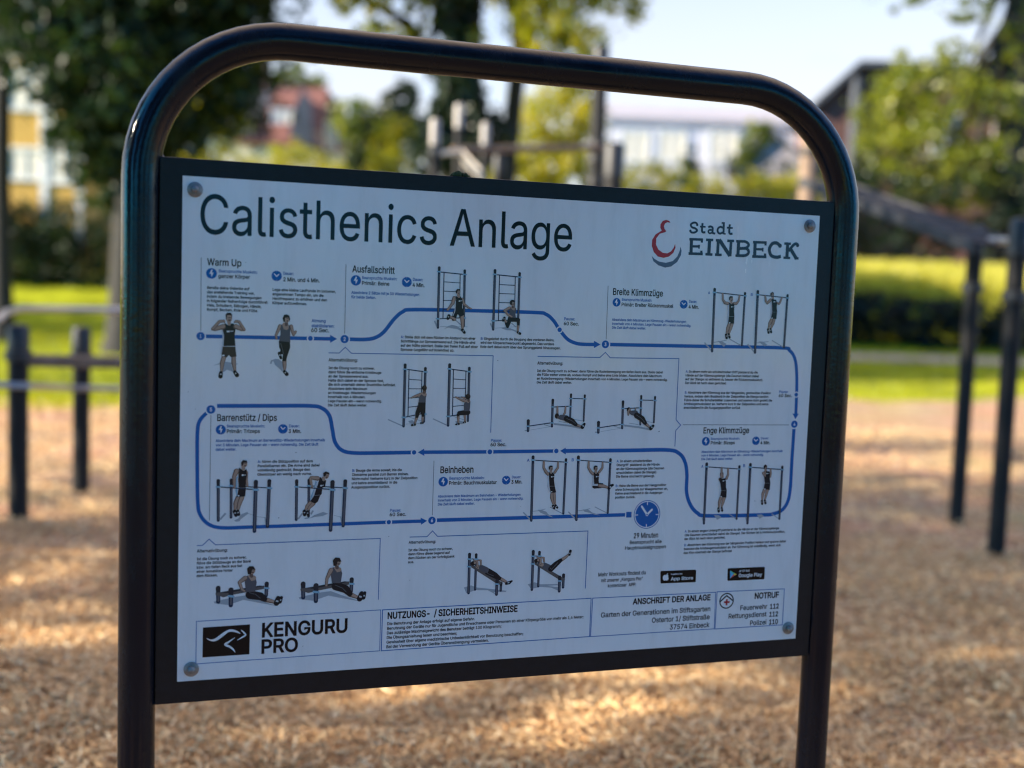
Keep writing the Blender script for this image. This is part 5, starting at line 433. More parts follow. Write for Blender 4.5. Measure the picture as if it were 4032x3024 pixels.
 ('exercise_picture',[('S','shade',2.44,[(602.7,568.5),(617.2,582.8)],0,0),('S','shade',1.58,[(654.4,560.3),(679.2,573)],0,0),('P','shade',[(630.4,564.5),(638.5,565.2),(647.7,568.8),(650.9,573.2),(661.2,579.3),(655.1,578.1),(644.9,574),(635.7,569.9)]),('S','shade',1.17,[(622,567.1),(632.5,566.4),(645.4,563.4)],0,0),('L','navy',[(620.8,472.8,0.88),(680.1,477,0.89)]),('L','navy',[(617.7,466.7,2.63),(618.8,584.2,2.43)]),('L','pole',[(618.5,479.8,1.1),(618.8,583,1.11)]),('L','rubber',[(617.7,466.7,2.94),(617.7,472.3,2.63)]),('L','navy',[(681.9,472.1,2.26),(680.9,572.9,2.09)]),('L','pole',[(682.6,483.4,0.95),(681,571.8,0.96)]),('L','rubber',[(681.9,472.1,2.54),(681.8,477,2.26)]),('L','clamp',[(615.1,472.2,1.38),(621.2,472.8,1.38)]),('L','clamp',[(679.5,477.2,1.17),(684.7,477.7,1.18)]),('L','skinshade',[(656.9,535.9,3.15),(656.6,542.6,3.15),(660.2,554.2,1.77)]),('L','skin',[(657.2,535.4,2.08),(657,542.1,2.08),(660.4,554,1.17)]),('L','skinshade',[(661.4,535.5,2.96),(662.2,542.7,2.96),(663.7,554.3,1.78)]),('L','skin',[(661.7,535.1,1.95),(662.5,542.3,1.95),(663.9,554,1.17)]),('L','dark',[(660.1,558.1,2.47),(662.5,562.4,2.17)]),('S','lace',2.22,[(660.7,559.2),(661.5,560.5)],0,0),('L','dark',[(664.9,557.7,2.37),(668.6,561.6,1.98)]),('S','lace',2.13,[(665.8,558.7),(666.9,559.9)],0,0),('P','stripe',[(645.3,500.2),(649.9,502.2),(651.7,521.4),(654.5,533.9),(651.1,530.9),(647.2,521.3),(648.2,509.8)]),('P','dark',[(651.5,521.4),(661.8,521.1),(665.1,533.2),(654.4,533.7)]),('L','skinshade',[(638.7,475.7,1.95),(638.7,486.7,2.35),(643.5,494.4,2.94),(647.7,498.8,2.94)]),('L','skin',[(639,475.5,1.29),(639,486.4,1.55),(643.9,494,1.94),(648.1,498.4,1.94)]),('L','skinshade',[(666.6,476.6,1.57),(666.6,487.1,2.16),(660.7,495.7,2.56)]),('L','skin',[(666.8,476.4,1.04),(666.8,486.8,1.43),(661,495.3,1.69)]),('P','dark',[(649.6,494.5),(653.7,497.5),(656.6,495.6),(660.3,499.5),(659.8,510),(661.8,521.1),(651.5,520.9),(650,506)]),('S','grey',0.59,[(651.5,521.4),(661.8,521.3)],0,0),('L','skin',[(653,493.1,2.36),(653.8,496,2.16)]),('E','skin',653.3,488.4,3.53,4.91),('S','brow',0.78,[(652,487.9),(656,488.1)],0,0),('L','skinshade',[(653.6,491,1.24),(654.7,490.8,0.88)]),('P','hair',[(648.9,490.2),(648.6,484.9),(651.1,482.8),(655.9,483.1),(656.4,485.7),(651.7,486.1),(650.9,490.7)]),('S','white',2.16,[(654,504),(656.5,503.8)],0,0),('S','stripe',1.08,[(657,503.7),(660,503.5)],0,0),('E','white',656,531.5,1.38,0.98)]),
 ('exercise_picture',[('S','shade',2.48,[(690.8,570),(705.8,584.9)],0,0),('S','shade',1.61,[(742.8,562),(768.3,574.4)],0,0),('P','shade',[(718.8,566.4),(730.1,566.7),(738.7,572.8),(754.4,578.1),(745.1,577.3),(733.5,573.1),(723.1,570.9)]),('S','shade',1.2,[(710.6,568.3),(721.9,567.6),(734.2,564.9)],0,0),('L','navy',[(709.5,474,0.89),(768.4,478.5,0.91)]),('L','navy',[(706.3,467.8,2.68),(707.3,585.5,2.48)]),('L','pole',[(707.2,481,1.13),(707.4,584.2,1.13)]),('L','rubber',[(706.3,467.8,3),(706.3,473.5,2.68)]),('L','navy',[(770.5,473.3,2.31),(769.7,573.8,2.13)]),('L','pole',[(771.3,484.6,0.97),(769.7,572.7,0.97)]),('L','rubber',[(770.5,473.3,2.59),(770.4,478.2,2.31)]),('L','clamp',[(703.6,473.4,1.41),(709.8,474,1.41)]),('L','clamp',[(768.1,478.8,1.2),(773.4,479.3,1.2)]),('P','stripe',[(733.3,500.8),(737.9,501.8),(739.7,517.4),(748.6,519),(750.9,524.4),(738.6,526.6),(735.3,522.1),(736.2,509.5)]),('P','dark',[(735.8,522.6),(738.4,522.2),(750.8,522.9),(755.2,526.9),(740.7,527.6),(737,526)]),('L','skinshade',[(750.8,522,3.82),(758.1,523.1,3.42),(767.6,525.9,2.42)]),('L','skin',[(751.2,521.4,2.52),(758.5,522.6,2.26),(767.9,525.6,1.6)]),('L','dark',[(748.5,518.3,1.4),(756.8,518.9,1.21)]),('L','dark',[(769.7,527.5,3.03),(773.7,522.9,2.83),(777.3,521.5,2.22)]),('S','lace',2.72,[(771.6,526),(773.9,524.2)],0,0),('L','skinshade',[(727,477,1.99),(727,488.1,2.39),(732,495.9,2.8),(736.5,499.9,2.8)]),('L','skin',[(727.2,476.7,1.32),(727.3,487.7,1.58),(732.3,495.5,1.85),(736.8,499.4,1.85)]),('L','skinshade',[(754.9,477.8,1.6),(754.9,488.5,2.21),(748.6,496.7,2.61)]),('L','skin',[(755.1,477.6,1.06),(755.2,488.2,1.46),(748.9,496.3,1.72)]),('P','dark',[(737.7,496),(742.5,499),(745.5,497.1),(749,501),(748.2,511.7),(749.1,518.5),(739.8,518.8),(738.5,507.6)]),('L','skin',[(741.4,494.6,2.4),(742.4,497.5,2.2)]),('E','skin',741.8,489.8,3.6,5),('S','brow',0.8,[(740.5,489.3),(744.6,489.5)],0,0),('L','skinshade',[(742.1,492.4,1.26),(743.2,492.2,0.9)]),('P','hair',[(737.3,491.6),(737,486.3),(739.5,484.1),(744.5,484.5),(745,487.1),(740.2,487.5),(739.4,492.1)]),('S','white',2.2,[(742.5,505.3),(745,505)],0,0),('S','stripe',1.1,[(745.5,505),(748.4,504.7)],0,0)]),
 ('exercise_picture',[('S','shade',2.11,[(966.7,588),(969.7,596.1)],0,0),('S','shade',1.5,[(1024.1,583),(1040.4,593.2)],0,0),('P','shade',[(991.8,584.7),(1002.9,585),(1008.8,589.7),(1003.3,592.1),(999,594),(995.9,588.8)]),('L','navy',[(974,490.2,0.95),(1039.7,495,0.96)]),('L','navy',[(970.9,484.1,2.63),(971.3,600,2.43)]),('L','pole',[(971.9,497.1,1.1),(971.4,598.7,1.11)]),('L','rubber',[(970.9,484.1,2.94),(970.9,489.6,2.63)]),('L','navy',[(1041.9,490.1,2.27),(1041.8,593.4,2.1)]),('L','pole',[(1042.8,501.7,0.95),(1041.8,592.3,0.96)]),('L','rubber',[(1041.9,490.1,2.54),(1041.8,494.8,2.27)]),('L','clamp',[(968.1,489.5,1.38),(974.4,490.1,1.38)]),('L','clamp',[(1039.5,495.3,1.18),(1044.9,495.8,1.18)]),('L','skinshade',[(1004.9,551.1,3.4),(1002.5,558.7,3.4),(1001.8,569.8,1.91)]),('L','skin',[(1005.3,550.7,2.24),(1002.9,558.2,2.24),(1002.1,569.5,1.26)]),('L','skinshade',[(1012.2,551.3,3.4),(1009.9,559.9,3.19),(1007.6,568.9,1.91)]),('L','skin',[(1012.6,550.8,2.25),(1010.2,559.4,2.11),(1007.8,568.6,1.26)]),('L','dark',[(1000.8,571.6,2.34),(1001.9,577.4,2.55)]),('S','lace',2.1,[(1001.1,573),(1001.4,574.7)],0,0),('L','dark',[(1007.7,571.1,2.34),(1009.3,576.2,2.34)]),('S','lace',2.11,[(1008.1,572.4),(1008.6,573.9)],0,0),('P','stripe',[(1000.2,518.3),(1003.7,520.3),(1004.8,536.5),(1003.3,548.6),(1001.7,547.5),(1001.8,536.4),(1001.9,527.4)]),('P','dark',[(1004.6,537),(1016.9,537.3),(1016.8,550.9),(1003.1,549.1)]),('L','skinshade',[(1017.2,493.9,1.91),(1017.9,505.5,2.34),(1015,513,2.76)]),('L','skin',[(1017.4,493.6,1.26),(1018.2,505.1,1.54),(1015.3,512.6,1.82)]),('L','skinshade',[(1000.5,514.2,2.75),(1002.4,517.3,2.54)]),('P','dark',[(999.8,511.7),(1005.5,513.3),(1012.2,512.9),(1014.2,518.5),(1014.8,529.6),(1016.9,536.8),(1004.6,536.5),(1002.2,523.3),(999.5,516.2)]),('E','hair',1004.1,504.7,3.81,5.09),('L','skin',[(1006.5,506.8,1.7),(1006.7,510.3,2.12)]),('L','skinshade',[(1003.2,492.6,2.12),(1003.9,501.2,2.33),(1003.7,510.3,2.76)]),('L','skin',[(1003.4,492.3,1.4),(1004.2,500.9,1.54),(1004,509.9,1.82)]),('S','grey',0.64,[(1004.8,536.8),(1016.7,537)],0,0),('S','white',2.12,[(1006.9,518),(1009.4,517.8)],0,0),('S','stripe',1.06,[(1009.9,517.7),(1013,517.5)],0,0),('E','white',1005.5,548.4,1.49,1.06)]),
 ('exercise_picture',[('S','shade',2.15,[(1061.4,590.2),(1064.2,598)],0,0),('S','shade',1.53,[(1118.6,585.2),(1135.4,595.8)],0,0),('P','shade',[(1085.9,586.3),(1096.8,586.1),(1102.2,589.9),(1096.1,592.8),(1092.7,594.7),(1089.1,590.5)]),('L','skinshade',[(1099.5,537.5,3.25),(1096.6,545.7,3.25),(1096.2,556.9,1.84)]),('L','skin',[(1099.9,537.1,2.14),(1097,545.2,2.14),(1096.4,556.7,1.22)]),('L','skinshade',[(1106.4,537.7,3.25),(1104.6,545.8,3.04),(1101.9,556.5,1.84)]),('L','skin',[(1106.8,537.2,2.15),(1105,545.4,2),(1102.1,556.3,1.22)]),('L','dark',[(1095.4,559.1,2.38),(1096.4,564.9,2.49)]),('S','lace',2.14,[(1095.6,560.6),(1095.9,562.3)],0,0),('L','dark',[(1102,558.7,2.39),(1103.7,563.9,2.39)]),('S','lace',2.15,[(1102.4,560),(1102.9,561.5)],0,0),('E','skin',1099.3,492.8,3.67,5.4),('S','brow',0.86,[(1097.9,492.3),(1102.2,492.6)],0,0),('L','skinshade',[(1099.7,495.6,1.29),(1100.8,495.4,0.92)]),('P','hair',[(1095.4,494.6),(1095.2,489.5),(1098.7,487),(1102,489.1),(1103.1,493.5),(1099.9,491.1),(1097.7,495.1)]),('L','skin',[(1100.3,497.5,2.38),(1101.2,500,2.38)]),('L','navy',[(1068.3,492.3,0.97),(1134.4,497.5,0.98)]),('L','navy',[(1065.7,486.5,2.68),(1066.1,602.6,2.48)]),('L','pole',[(1066.8,499.5,1.13),(1066.2,601.3,1.13)]),('L','rubber',[(1065.7,486.5,3),(1065.7,492.1,2.68)]),('L','navy',[(1136.7,492.5,2.31),(1136.8,596,2.14)]),('L','pole',[(1137.7,504.2,0.97),(1136.9,594.9,0.98)]),('L','rubber',[(1136.7,492.5,2.59),(1136.7,497.3,2.31)]),('L','clamp',[(1062.3,491.7,1.41),(1068.7,492.3,1.41)]),('L','clamp',[(1134.3,497.7,1.2),(1139.8,498.2,1.2)]),('P','stripe',[(1095.4,512.9),(1098.7,514),(1099.1,523.7),(1097.5,535.5),(1095.9,534.4),(1096.1,523.2)]),('P','dark',[(1099,524.2),(1111.9,524.5),(1111.3,537.8),(1097.6,535.5)]),('P','dark',[(1097.2,499.2),(1103,500.6),(1108.7,500.9),(1110.8,507.1),(1110.2,515.3),(1111.9,524),(1099.3,523.7),(1097.5,513),(1093.6,505.8)]),('L','skinshade',[(1094.8,504,2.81),(1098.4,509.4,1.95)]),('L','skin',[(1095.2,503.6,1.85),(1098.6,509.2,1.28)]),('L','skinshade',[(1099,509.9,1.95),(1098.6,495.1,1.51)]),('L','skin',[(1099.2,509.7,1.28),(1098.8,494.9,1)]),('L','skinshade',[(1110.7,495.9,1.62),(1111.9,505.1,1.95),(1111.1,511.7,1.73)]),('L','skin',[(1110.9,495.6,1.07),(1112.1,504.8,1.29),(1111.3,511.5,1.14)]),('S','grey',0.65,[(1099.3,524),(1111.7,524.1)],0,0),('S','white',1.95,[(1102.1,504.9),(1104.5,504.9)],0,0),('S','stripe',0.97,[(1105,504.8),(1107.8,504.8)],0,0),('E','white',1100.1,535.5,1.52,1.08)]),
 ('exercise_picture',[('P','shade',[(58,706.5),(94.8,699.8),(110.7,698.5),(126.9,705.6),(162.2,719.4),(135.1,713.1),(106.9,706),(81.8,713.7),(59.3,709.7)]),('L','navy',[(64.8,683.6,3.64),(65.2,707.5,3.35)]),('L','pole',[(65.2,685.2,1.53),(65.4,705.7,1.53)]),('L','rubber',[(64.8,683.6,4.07),(64.9,689.7,3.64)]),('L','navy',[(145.2,679.7,3.29),(144.5,700.3,3.03)]),('L','pole',[(145.5,681,1.38),(144.6,698.6,1.38)]),('L','rubber',[(145.2,679.7,3.69),(144.9,684.9,3.29)]),('P','plank',[(60.3,691.8),(105.1,686),(141.2,682.9),(141.6,688.5),(90.7,696.1),(73.6,699.8),(61,695.3)]),('P','rubber',[(68.2,691.1),(105.1,686),(133.1,682.5),(141.2,683.3),(94.6,690.8),(81.4,692.9)]),('L','navy',[(85.9,687.8,3.93),(86,714.3,3.62)]),('L','pole',[(86.3,689.6,1.65),(86.2,712.3,1.65)]),('L','rubber',[(85.9,687.8,4.4),(85.9,694.6,3.93)]),('L','clamp',[(82.2,698.2,1.88),(90.1,699.3,1.88)]),('L','clamp',[(142,687.1,1.56),(148.6,688,1.56)]),('L','skinshade',[(143,707.2,4.4),(158,712.2,3.03)]),('L','skin',[(143.5,706.5,2.9),(158.4,711.7,2)]),('L','dark',[(117.4,697.5,7.5),(134.8,701.2,6.85),(141.9,706.4,4.81)]),('L','dark',[(167.5,712,3.87),(170.3,705.1,2.76)]),('S','lace',3.48,[(168.2,710.3),(169.1,708.2)],0,0),('L','dark',[(162.1,714.5,4.83),(164.7,706.2,4.14)]),('S','lace',4.35,[(162.8,712.4),(163.5,709.9)],0,0),('S','grey',0.68,[(115.9,693.9),(126.7,697.3),(134.9,704.7)],0,0),('L','skin',[(115.4,668.9,5.45),(122.1,669.2,5.18)]),('P','top',[(112.7,663.9),(119.5,673.9),(124.9,672.8),(126.8,670.8),(128.3,676.4),(126,693),(110.6,692.3),(108.2,674.1)]),('L','skinshade',[(108.8,668.6,4.35),(99.6,675.1,2.99),(103.8,687.8,2.45),(107.9,690.7,1.91)]),('L','skin',[(109.3,667.9,2.87),(99.9,674.6,1.97),(104.1,687.4,1.61),(108.1,690.5,1.26)]),('L','skinshade',[(118.6,661.4,3),(119.6,665.2,3)]),('E','skin',120.8,655.5,4.9,6.27),('S','brow',1,[(119.1,654.8),(124.4,655.3)],0,0),('L','skinshade',[(121.1,659,1.72),(122.5,658.8,1.23)]),('P','hair',[(113.3,662.1),(111.8,652.1),(115.7,648.1),(122.4,648.4),(126.1,654.4),(120.5,653.8),(118.6,661.8)])]),
 ('exercise_picture',[('P','shade',[(199.8,706.3),(238.3,699.5),(255,698.2),(272,705.5),(309,719.6),(280.6,713.1),(251,705.9),(224.8,713.7),(201.3,709.7)]),('L','navy',[(206.8,683,3.76),(207.4,707.4,3.46)]),('L','pole',[(207.3,684.6,1.58),(207.6,705.5,1.58)]),('L','rubber',[(206.8,683,4.21),(207,689.2,3.76)]),('L','navy',[(290.9,679,3.41),(290.4,700,3.14)]),('L','pole',[(291.3,680.3,1.43),(290.5,698.3,1.43)]),('L','rubber',[(290.9,679,3.82),(290.7,684.3,3.41)]),('P','plank',[(202.2,691.4),(249.1,685.4),(286.8,682.3),(287.2,688),(234.1,695.8),(216.2,699.5),(203,694.9)]),('P','rubber',[(210.5,690.6),(249.1,685.4),(278.3,681.9),(286.8,682.7),(238.1,690.3),(224.3,692.5)]),('L','navy',[(229,687.2,4.06),(229.3,714.4,3.74)]),('L','pole',[(229.4,689.1,1.71),(229.4,712.3,1.71)]),('L','rubber',[(229,687.2,4.55),(229.1,694.2,4.06)]),('L','clamp',[(225.2,697.9,1.94),(233.4,699,1.94)]),('L','clamp',[(287.7,686.5,1.61),(294.6,687.4,1.61)]),('L','skinshade',[(288.4,705.5,4.55),(300.6,711.1,3.14)]),('L','skin',[(288.9,704.8,3),(300.9,710.7,2.07)]),('L','dark',[(263.4,689.3,7.77),(280.4,695.8,7.09),(288,704.3,4.97)]),('L','dark',[(312,712.4,4),(314.6,703.9,2.57)]),('S','lace',3.6,[(312.6,710.3),(313.4,707.8)],0,0),('L','dark',[(305.6,714.3,5),(308.9,705.1,4.28)]),('S','lace',4.5,[(306.5,712),(307.4,709.2)],0,0),('S','grey',0.71,[(262,687.8),(274.7,693.4),(282,700.9)],0,0),('L','skin',[(260.6,661.4,5.63),(267.6,661,4.8)]),('P','top',[(257.6,654.9),(264.9,665.1),(270.4,664),(272.5,661.9),(274,667.7),(271.7,684.7),(256.3,683.9),(253.8,666.8)]),('L','skinshade',[(254.3,661.1,4.22),(247.7,675,2.81),(246.6,687.7,2.39)]),('L','skin',[(254.8,660.5,2.79),(248,674.6,1.86),(246.9,687.4,1.58)]),('L','skinshade',[(263.9,653,3.1),(264.7,656.8,3.1)]),('E','skin',266.2,646.9,4.93,6.48),('S','brow',1.04,[(264.5,646.2),(269.9,646.6)],0,0),('L','skinshade',[(266.5,650.5,1.73),(268,650.2,1.23)]),('P','hair',[(258.6,653.8),(257,643.5),(261.4,638.7),(269.1,639.8),(272.1,646.6),(265.7,645.3),(263.9,653.3)])]),
 ('exercise_picture',[('P','shade',[(494.9,703.3),(508.2,700.1),(519.6,704.5),(546.8,708.6),(576.6,713.4),(574.4,715.5),(551.6,714.4),(555.2,719),(540.1,710.5),(517.5,709.4),(499.8,714)]),('L','navy',[(508.1,651.3,0.77),(515.4,652.2,0.78)]),('L','navy',[(516,643.8,2.33),(516.1,708.2,2.15)]),('L','pole',[(516.5,650.7,0.98),(516.2,707,0.98)]),('L','rubber',[(516,643.8,2.61),(516,648.9,2.33)]),('L','navy',[(565.2,698.3,2.47),(564.8,712.3,2.28)]),('L','pole',[(565.5,699.1,1.04),(564.9,711,1.04)]),('L','rubber',[(565.2,698.3,2.77),(565,701.8,2.47)]),('P','plank',[(506.2,661.6),(515.9,665.3),(566.9,697.4),(562.5,701.6),(553.2,696.8),(506.4,666)]),('L','navy',[(503.5,642.6,2.65),(503.9,714,2.45)]),('L','pole',[(504.1,650.2,1.11),(504,712.6,1.12)]),('L','rubber',[(503.5,642.6,2.97),(503.5,648.3,2.65)]),('L','skinshade',[(563.2,690,3.37),(574.8,696.7,2.48)]),('L','skin',[(563.5,689.6,2.22),(575.1,696.3,1.64)]),('L','dark',[(538.8,675.7,6.14),(552.7,683.5,5.6),(561.1,689.4,3.93)]),('L','dark',[(574.9,699.8,2.48),(580.6,698.3,3.16),(585.6,695.5,1.58)]),('S','lace',2.23,[(577.6,698.7),(580.8,697.4)],0,0),('L','skin',[(518.7,665.5,3.33),(523.3,667.3,3.78)]),('L','top',[(526.7,668,4.9),(535.3,672.8,5.58)]),('E','hair',510.6,659.6,4.65,4.21),('E','skin',513.9,658.2,2,2.88),('L','skinshade',[(519.3,665.5,2.22),(517.8,655.6,2.22),(512.1,653.7,1.66)]),('L','skin',[(519.5,665.2,1.47),(518,655.2,1.46),(512.3,653.4,1.1)]),('L','skinshade',[(525.3,662.5,1.78),(525,654.8,1.78),(519.9,653.7,1.33)]),('L','skin',[(525.5,662.2,1.17),(525.3,654.5,1.17),(520.1,653.5,0.88)]),('S','grey',0.56,[(537,672.9),(538.9,679.5),(550.4,684.5)],0,0),('L','navy',[(557,693.7,2.92),(556.9,719.1,2.69)]),('L','pole',[(557.4,695.7,1.23),(557,717.6,1.23)]),('L','rubber',[(557,693.7,3.27),(557,700,2.92)]),('L','clamp',[(500.6,651.1,1.3),(506.2,651.8,1.3)]),('L','clamp',[(500.4,664.9,1.3),(506.1,665.6,1.3)]),('L','clamp',[(554.6,699.4,1.32),(560.4,700.2,1.32)]),('L','clamp',[(513.5,651.6,1.3),(519.1,652.3,1.31)])]),
 ('exercise_picture',[('P','shade',[(616.5,703.1),(630.2,699.9),(639.7,704.2),(674.9,705.4),(677.4,707.7),(655.1,707.8),(677.5,711.7),(677.8,718.4),(662.2,711.5),(639.9,709.3),(623.8,712.4)]),('L','navy',[(629.4,650.7,0.8),(636.9,651.6,0.8)]),('L','navy',[(637.2,643.8,2.39),(637.2,708,2.21)]),('L','pole',[(637.7,650.7,1.01),(637.3,706.9,1.01)]),('L','rubber',[(637.2,643.8,2.68),(637.2,649,2.39)]),('L','navy',[(686.3,688.9,2.77),(686.2,712.1,2.55)]),('L','pole',[(686.7,690.8,1.16),(686.2,710.7,1.16)]),('L','rubber',[(686.3,688.9,3.1),(686.2,694.9,2.77)]),('P','plank',[(628.1,661.8),(638.1,666.1),(689.8,696.5),(686.5,702),(678.1,697.6),(628.3,666.3)]),('L','navy',[(624.9,642.1,2.73),(625,713.6,2.52)]),('L','pole',[(625.5,649.8,1.15),(625.1,712.2,1.15)]),('L','rubber',[(624.9,642.1,3.05),(624.9,648,2.73)]),('L','skinshade',[(680,660.6,3.45),(688.1,655.9,2.88),(694.9,650.5,2.08)]),('L','skin',[(680.4,660.1,2.28),(688.4,655.5,1.9),(695.2,650.2,1.37)]),('L','top',[(648.1,668.8,5.03),(657.1,673.7,5.5)]),('L','dark',[(660.7,676.1,5.51),(669.8,668,5.17),(679.1,660.9,3.68)]),('L','dark',[(696.3,650.8,2.31),(697.9,643.9,2.77)]),('S','lace',2.08,[(696.7,649.1),(697.2,647)],0,0),('L','skin',[(639.9,666.2,3.42),(642.8,667.4,3.65)]),('E','hair',632.1,659.7,4.56,4.1),('E','skin',635.1,658.4,1.82,2.73),('L','skinshade',[(639.9,665.6,2.28),(639.5,656.1,2.28),(633,653.6,1.59)]),('L','skin',[(640.1,665.3,1.51),(639.7,655.8,1.51),(633.1,653.4,1.05)]),('L','skinshade',[(646.7,662,1.83),(645.8,654.7,1.83),(640.5,653.4,1.37)]),('L','skin',[(646.9,661.8,1.21),(646,654.5,1.21),(640.7,653.2,0.9)]),('S','grey',0.57,[(658.3,673.7),(661.9,677.2),(674.3,664.3)],0,0),('L','navy',[(678.5,692.6,2.88),(678.7,719.1,2.65)]),('L','pole',[(678.9,694.8,1.21),(678.8,717.7,1.21)]),('L','rubber',[(678.5,692.6,3.23),(678.5,698.8,2.88)]),('L','clamp',[(621.9,650.6,1.29),(627.6,651.3,1.29)]),('L','clamp',[(621.9,665,1.29),(627.6,665.7,1.29)]),('L','clamp',[(676.1,699.4,1.31),(681.9,700.1,1.31)]),('L','clamp',[(634.7,650.8,1.29),(640.3,651.5,1.29)])]),
 ('dirt_speck',[('E','grey',416.1,103.5,0.61,0.49)]),
 ('dirt_speck',[('E','grey',24.4,380,0.56,0.45)]),
 ('dirt_speck',[('E','grey',101.6,135.5,0.7,0.56)]),
 ('dirt_speck',[('E','grey',12.4,351.6,0.65,0.52)]),
 ('dirt_speck',[('E','grey',190.2,454,1.02,0.81)]),
 ('dirt_speck',[('E','grey',163.3,566.3,1.02,0.81)]),
 ('dirt_speck',[('E','grey',354.7,605,0.89,0.71)]),
 ('dirt_speck',[('E','grey',867.7,420.8,0.96,0.77)]),
 ('dirt_speck',[('E','grey',1080,558.9,1.01,0.81)]),
 ('dirt_speck',[('E','grey',597.6,557.4,0.61,0.48)]),
 ('dirt_speck',[('E','grey',544.1,291.8,0.95,0.76)]),
 ('dirt_speck',[('E','grey',854.8,359,0.68,0.54)]),
 ('dirt_speck',[('E','grey',866.9,421,1.02,0.82)]),
 ('dirt_speck',[('E','grey',394.8,685.2,0.72,0.58)]),
 ('dirt_speck',[('E','grey',208.5,793.2,0.72,0.58)]),
 ('pale_streak',[('P','drip',[(1033.9,87.2),(1036.2,87.9),(1035.5,97.3),(1034.3,101.6),(1031.6,97.4)])]),  # pale flecks laid over the white below the city lettering
 ('pale_streak',[('P','drip',[(1044.3,91.9),(1045.9,91.1),(1045.9,97.1),(1044.6,97.5)])]),
 ('pale_streak',[('P','drip',[(1031.5,109),(1034.2,108.9),(1034,116.8),(1032.4,117.3)])]),
]
# ------------------------------------------------------------ the information sign
SIGN = thing('info_sign', 'white exercise instruction panel in a dark tubular hoop frame standing on the wood chips', 'sign', (0.0210, 2.0114, 0), R(17.9345))
PW, PH, PTOP = 1.189, 0.841, 1.6177         # panel width, height, height of its top edge

def hoop_path():
    hx, top, rad, n = 0.659, PTOP + 0.232, 0.235, 14
    p = [(-hx, 0.018, -0.03), (-hx, 0.018, 0.5), (-hx, 0.018, 1.0), (-hx, 0.018, top - rad)]
    for k in range(1, n+1):
        a = math.pi/2*k/n; p.append((-hx + rad - rad*math.cos(a), 0.018, top - rad + rad*math.sin(a)))
    for k in range(1, 8): p.append((-hx + rad + (2*hx - 2*rad)*k/8, 0.018, top))
    for k in range(n+1):
        a = math.pi/2*k/n; p.append((hx - rad + rad*math.sin(a), 0.018, top - rad + rad*math.cos(a)))
    p += [(hx, 0.018, 1.0), (hx, 0.018, 0.5), (hx, 0.018, -0.03)]
    return p
mb = MB(); mb.tube(hoop_path(), 0.0302, 40); mb.build('hoop_frame', M_NAVY, SIGN, smooth=True)
mb = MB(); mb.box((-0.6300, 0.0042, PTOP - 0.880), (0.6300, 0.0340, PTOP + 0.029)); mb.build('backing_board', M_BOARD, SIGN, bevel=0.0015)
for sx in (-1, 1):
    for z in (PTOP + 0.026, PTOP - 0.877):
        pts = [(sx*(0.629 + 0.006*math.sin(k*1.9)), 0.006 + 0.026*k/7, z + 0.003*math.sin(k*2.7)) for k in range(8)]
        mb = MB(); mb.tube(pts, [0.0035, 0.005, 0.0042, 0.0052, 0.0045, 0.005, 0.0042, 0.0035], 8)
        mb.build('weld_bead', M_NAVY, SIGN, smooth=True)

def panel_mat():
    m = pbr('panel_white', (0.76, 0.78, 0.80), 0.22, spec=0.5)
    nt = m.node_tree; b = nt.nodes['Principled BSDF']; L = nt.links.new
    tc = nt.nodes.new('ShaderNodeTexCoord')
    mp = nt.nodes.new('ShaderNodeMapping'); mp.inputs['Scale'].default_value = (9, 1, 1.6)
    n = nt.nodes.new('ShaderNodeTexNoise'); n.inputs['Scale'].default_value = 2.2; n.inputs['Detail'].default_value = 8
    r = nt.nodes.new('ShaderNodeMapRange'); r.inputs[1].default_value = 0.35; r.inputs[2].default_value = 0.75; r.inputs[3].default_value = 0.07; r.inputs[4].default_value = 0.30
    L(tc.outputs['Object'], mp.inputs[0]); L(mp.outputs[0], n.inputs['Vector']); L(n.outputs['Fac'], r.inputs[0]); L(r.outputs[0], b.inputs['Roughness'])
    n2 = nt.nodes.new('ShaderNodeTexNoise'); n2.inputs['Scale'].default_value = 5.5; n2.inputs['Detail'].default_value = 3
    bp = nt.nodes.new('ShaderNodeBump'); bp.inputs['Strength'].default_value = 0.05; bp.inputs['Distance'].default_value = 0.01
    L(tc.outputs['Object'], n2.inputs['Vector']); L(n2.outputs['Fac'], bp.inputs['Height']); L(bp.outputs[0], b.inputs['Normal'])
    n3 = nt.nodes.new('ShaderNodeTexNoise'); n3.inputs['Scale'].default_value = 3.0; n3.inputs['Detail'].default_value = 9; n3.inputs['Roughness'].default_value = 0.7
    cr = nt.nodes.new('ShaderNodeValToRGB'); cr.color_ramp.elements[0].position = 0.22; cr.color_ramp.elements[1].position = 0.52
    cr.color_ramp.elements[0].color = (0.69, 0.71, 0.72, 1); cr.color_ramp.elements[1].color = (0.77, 0.79, 0.81, 1)
    L(mp.outputs[0], n3.inputs['Vector']); L(n3.outputs['Fac'], cr.inputs[0]); L(cr.outputs[0], b.inputs['Base Color'])
    return m
M_PANEL = panel_mat()
mb = MB(); mb.box((-PW/2, 0.0, PTOP - PH), (PW/2, 0.0038, PTOP)); PANEL = mb.build('sign_panel', M_PANEL, SIGN)

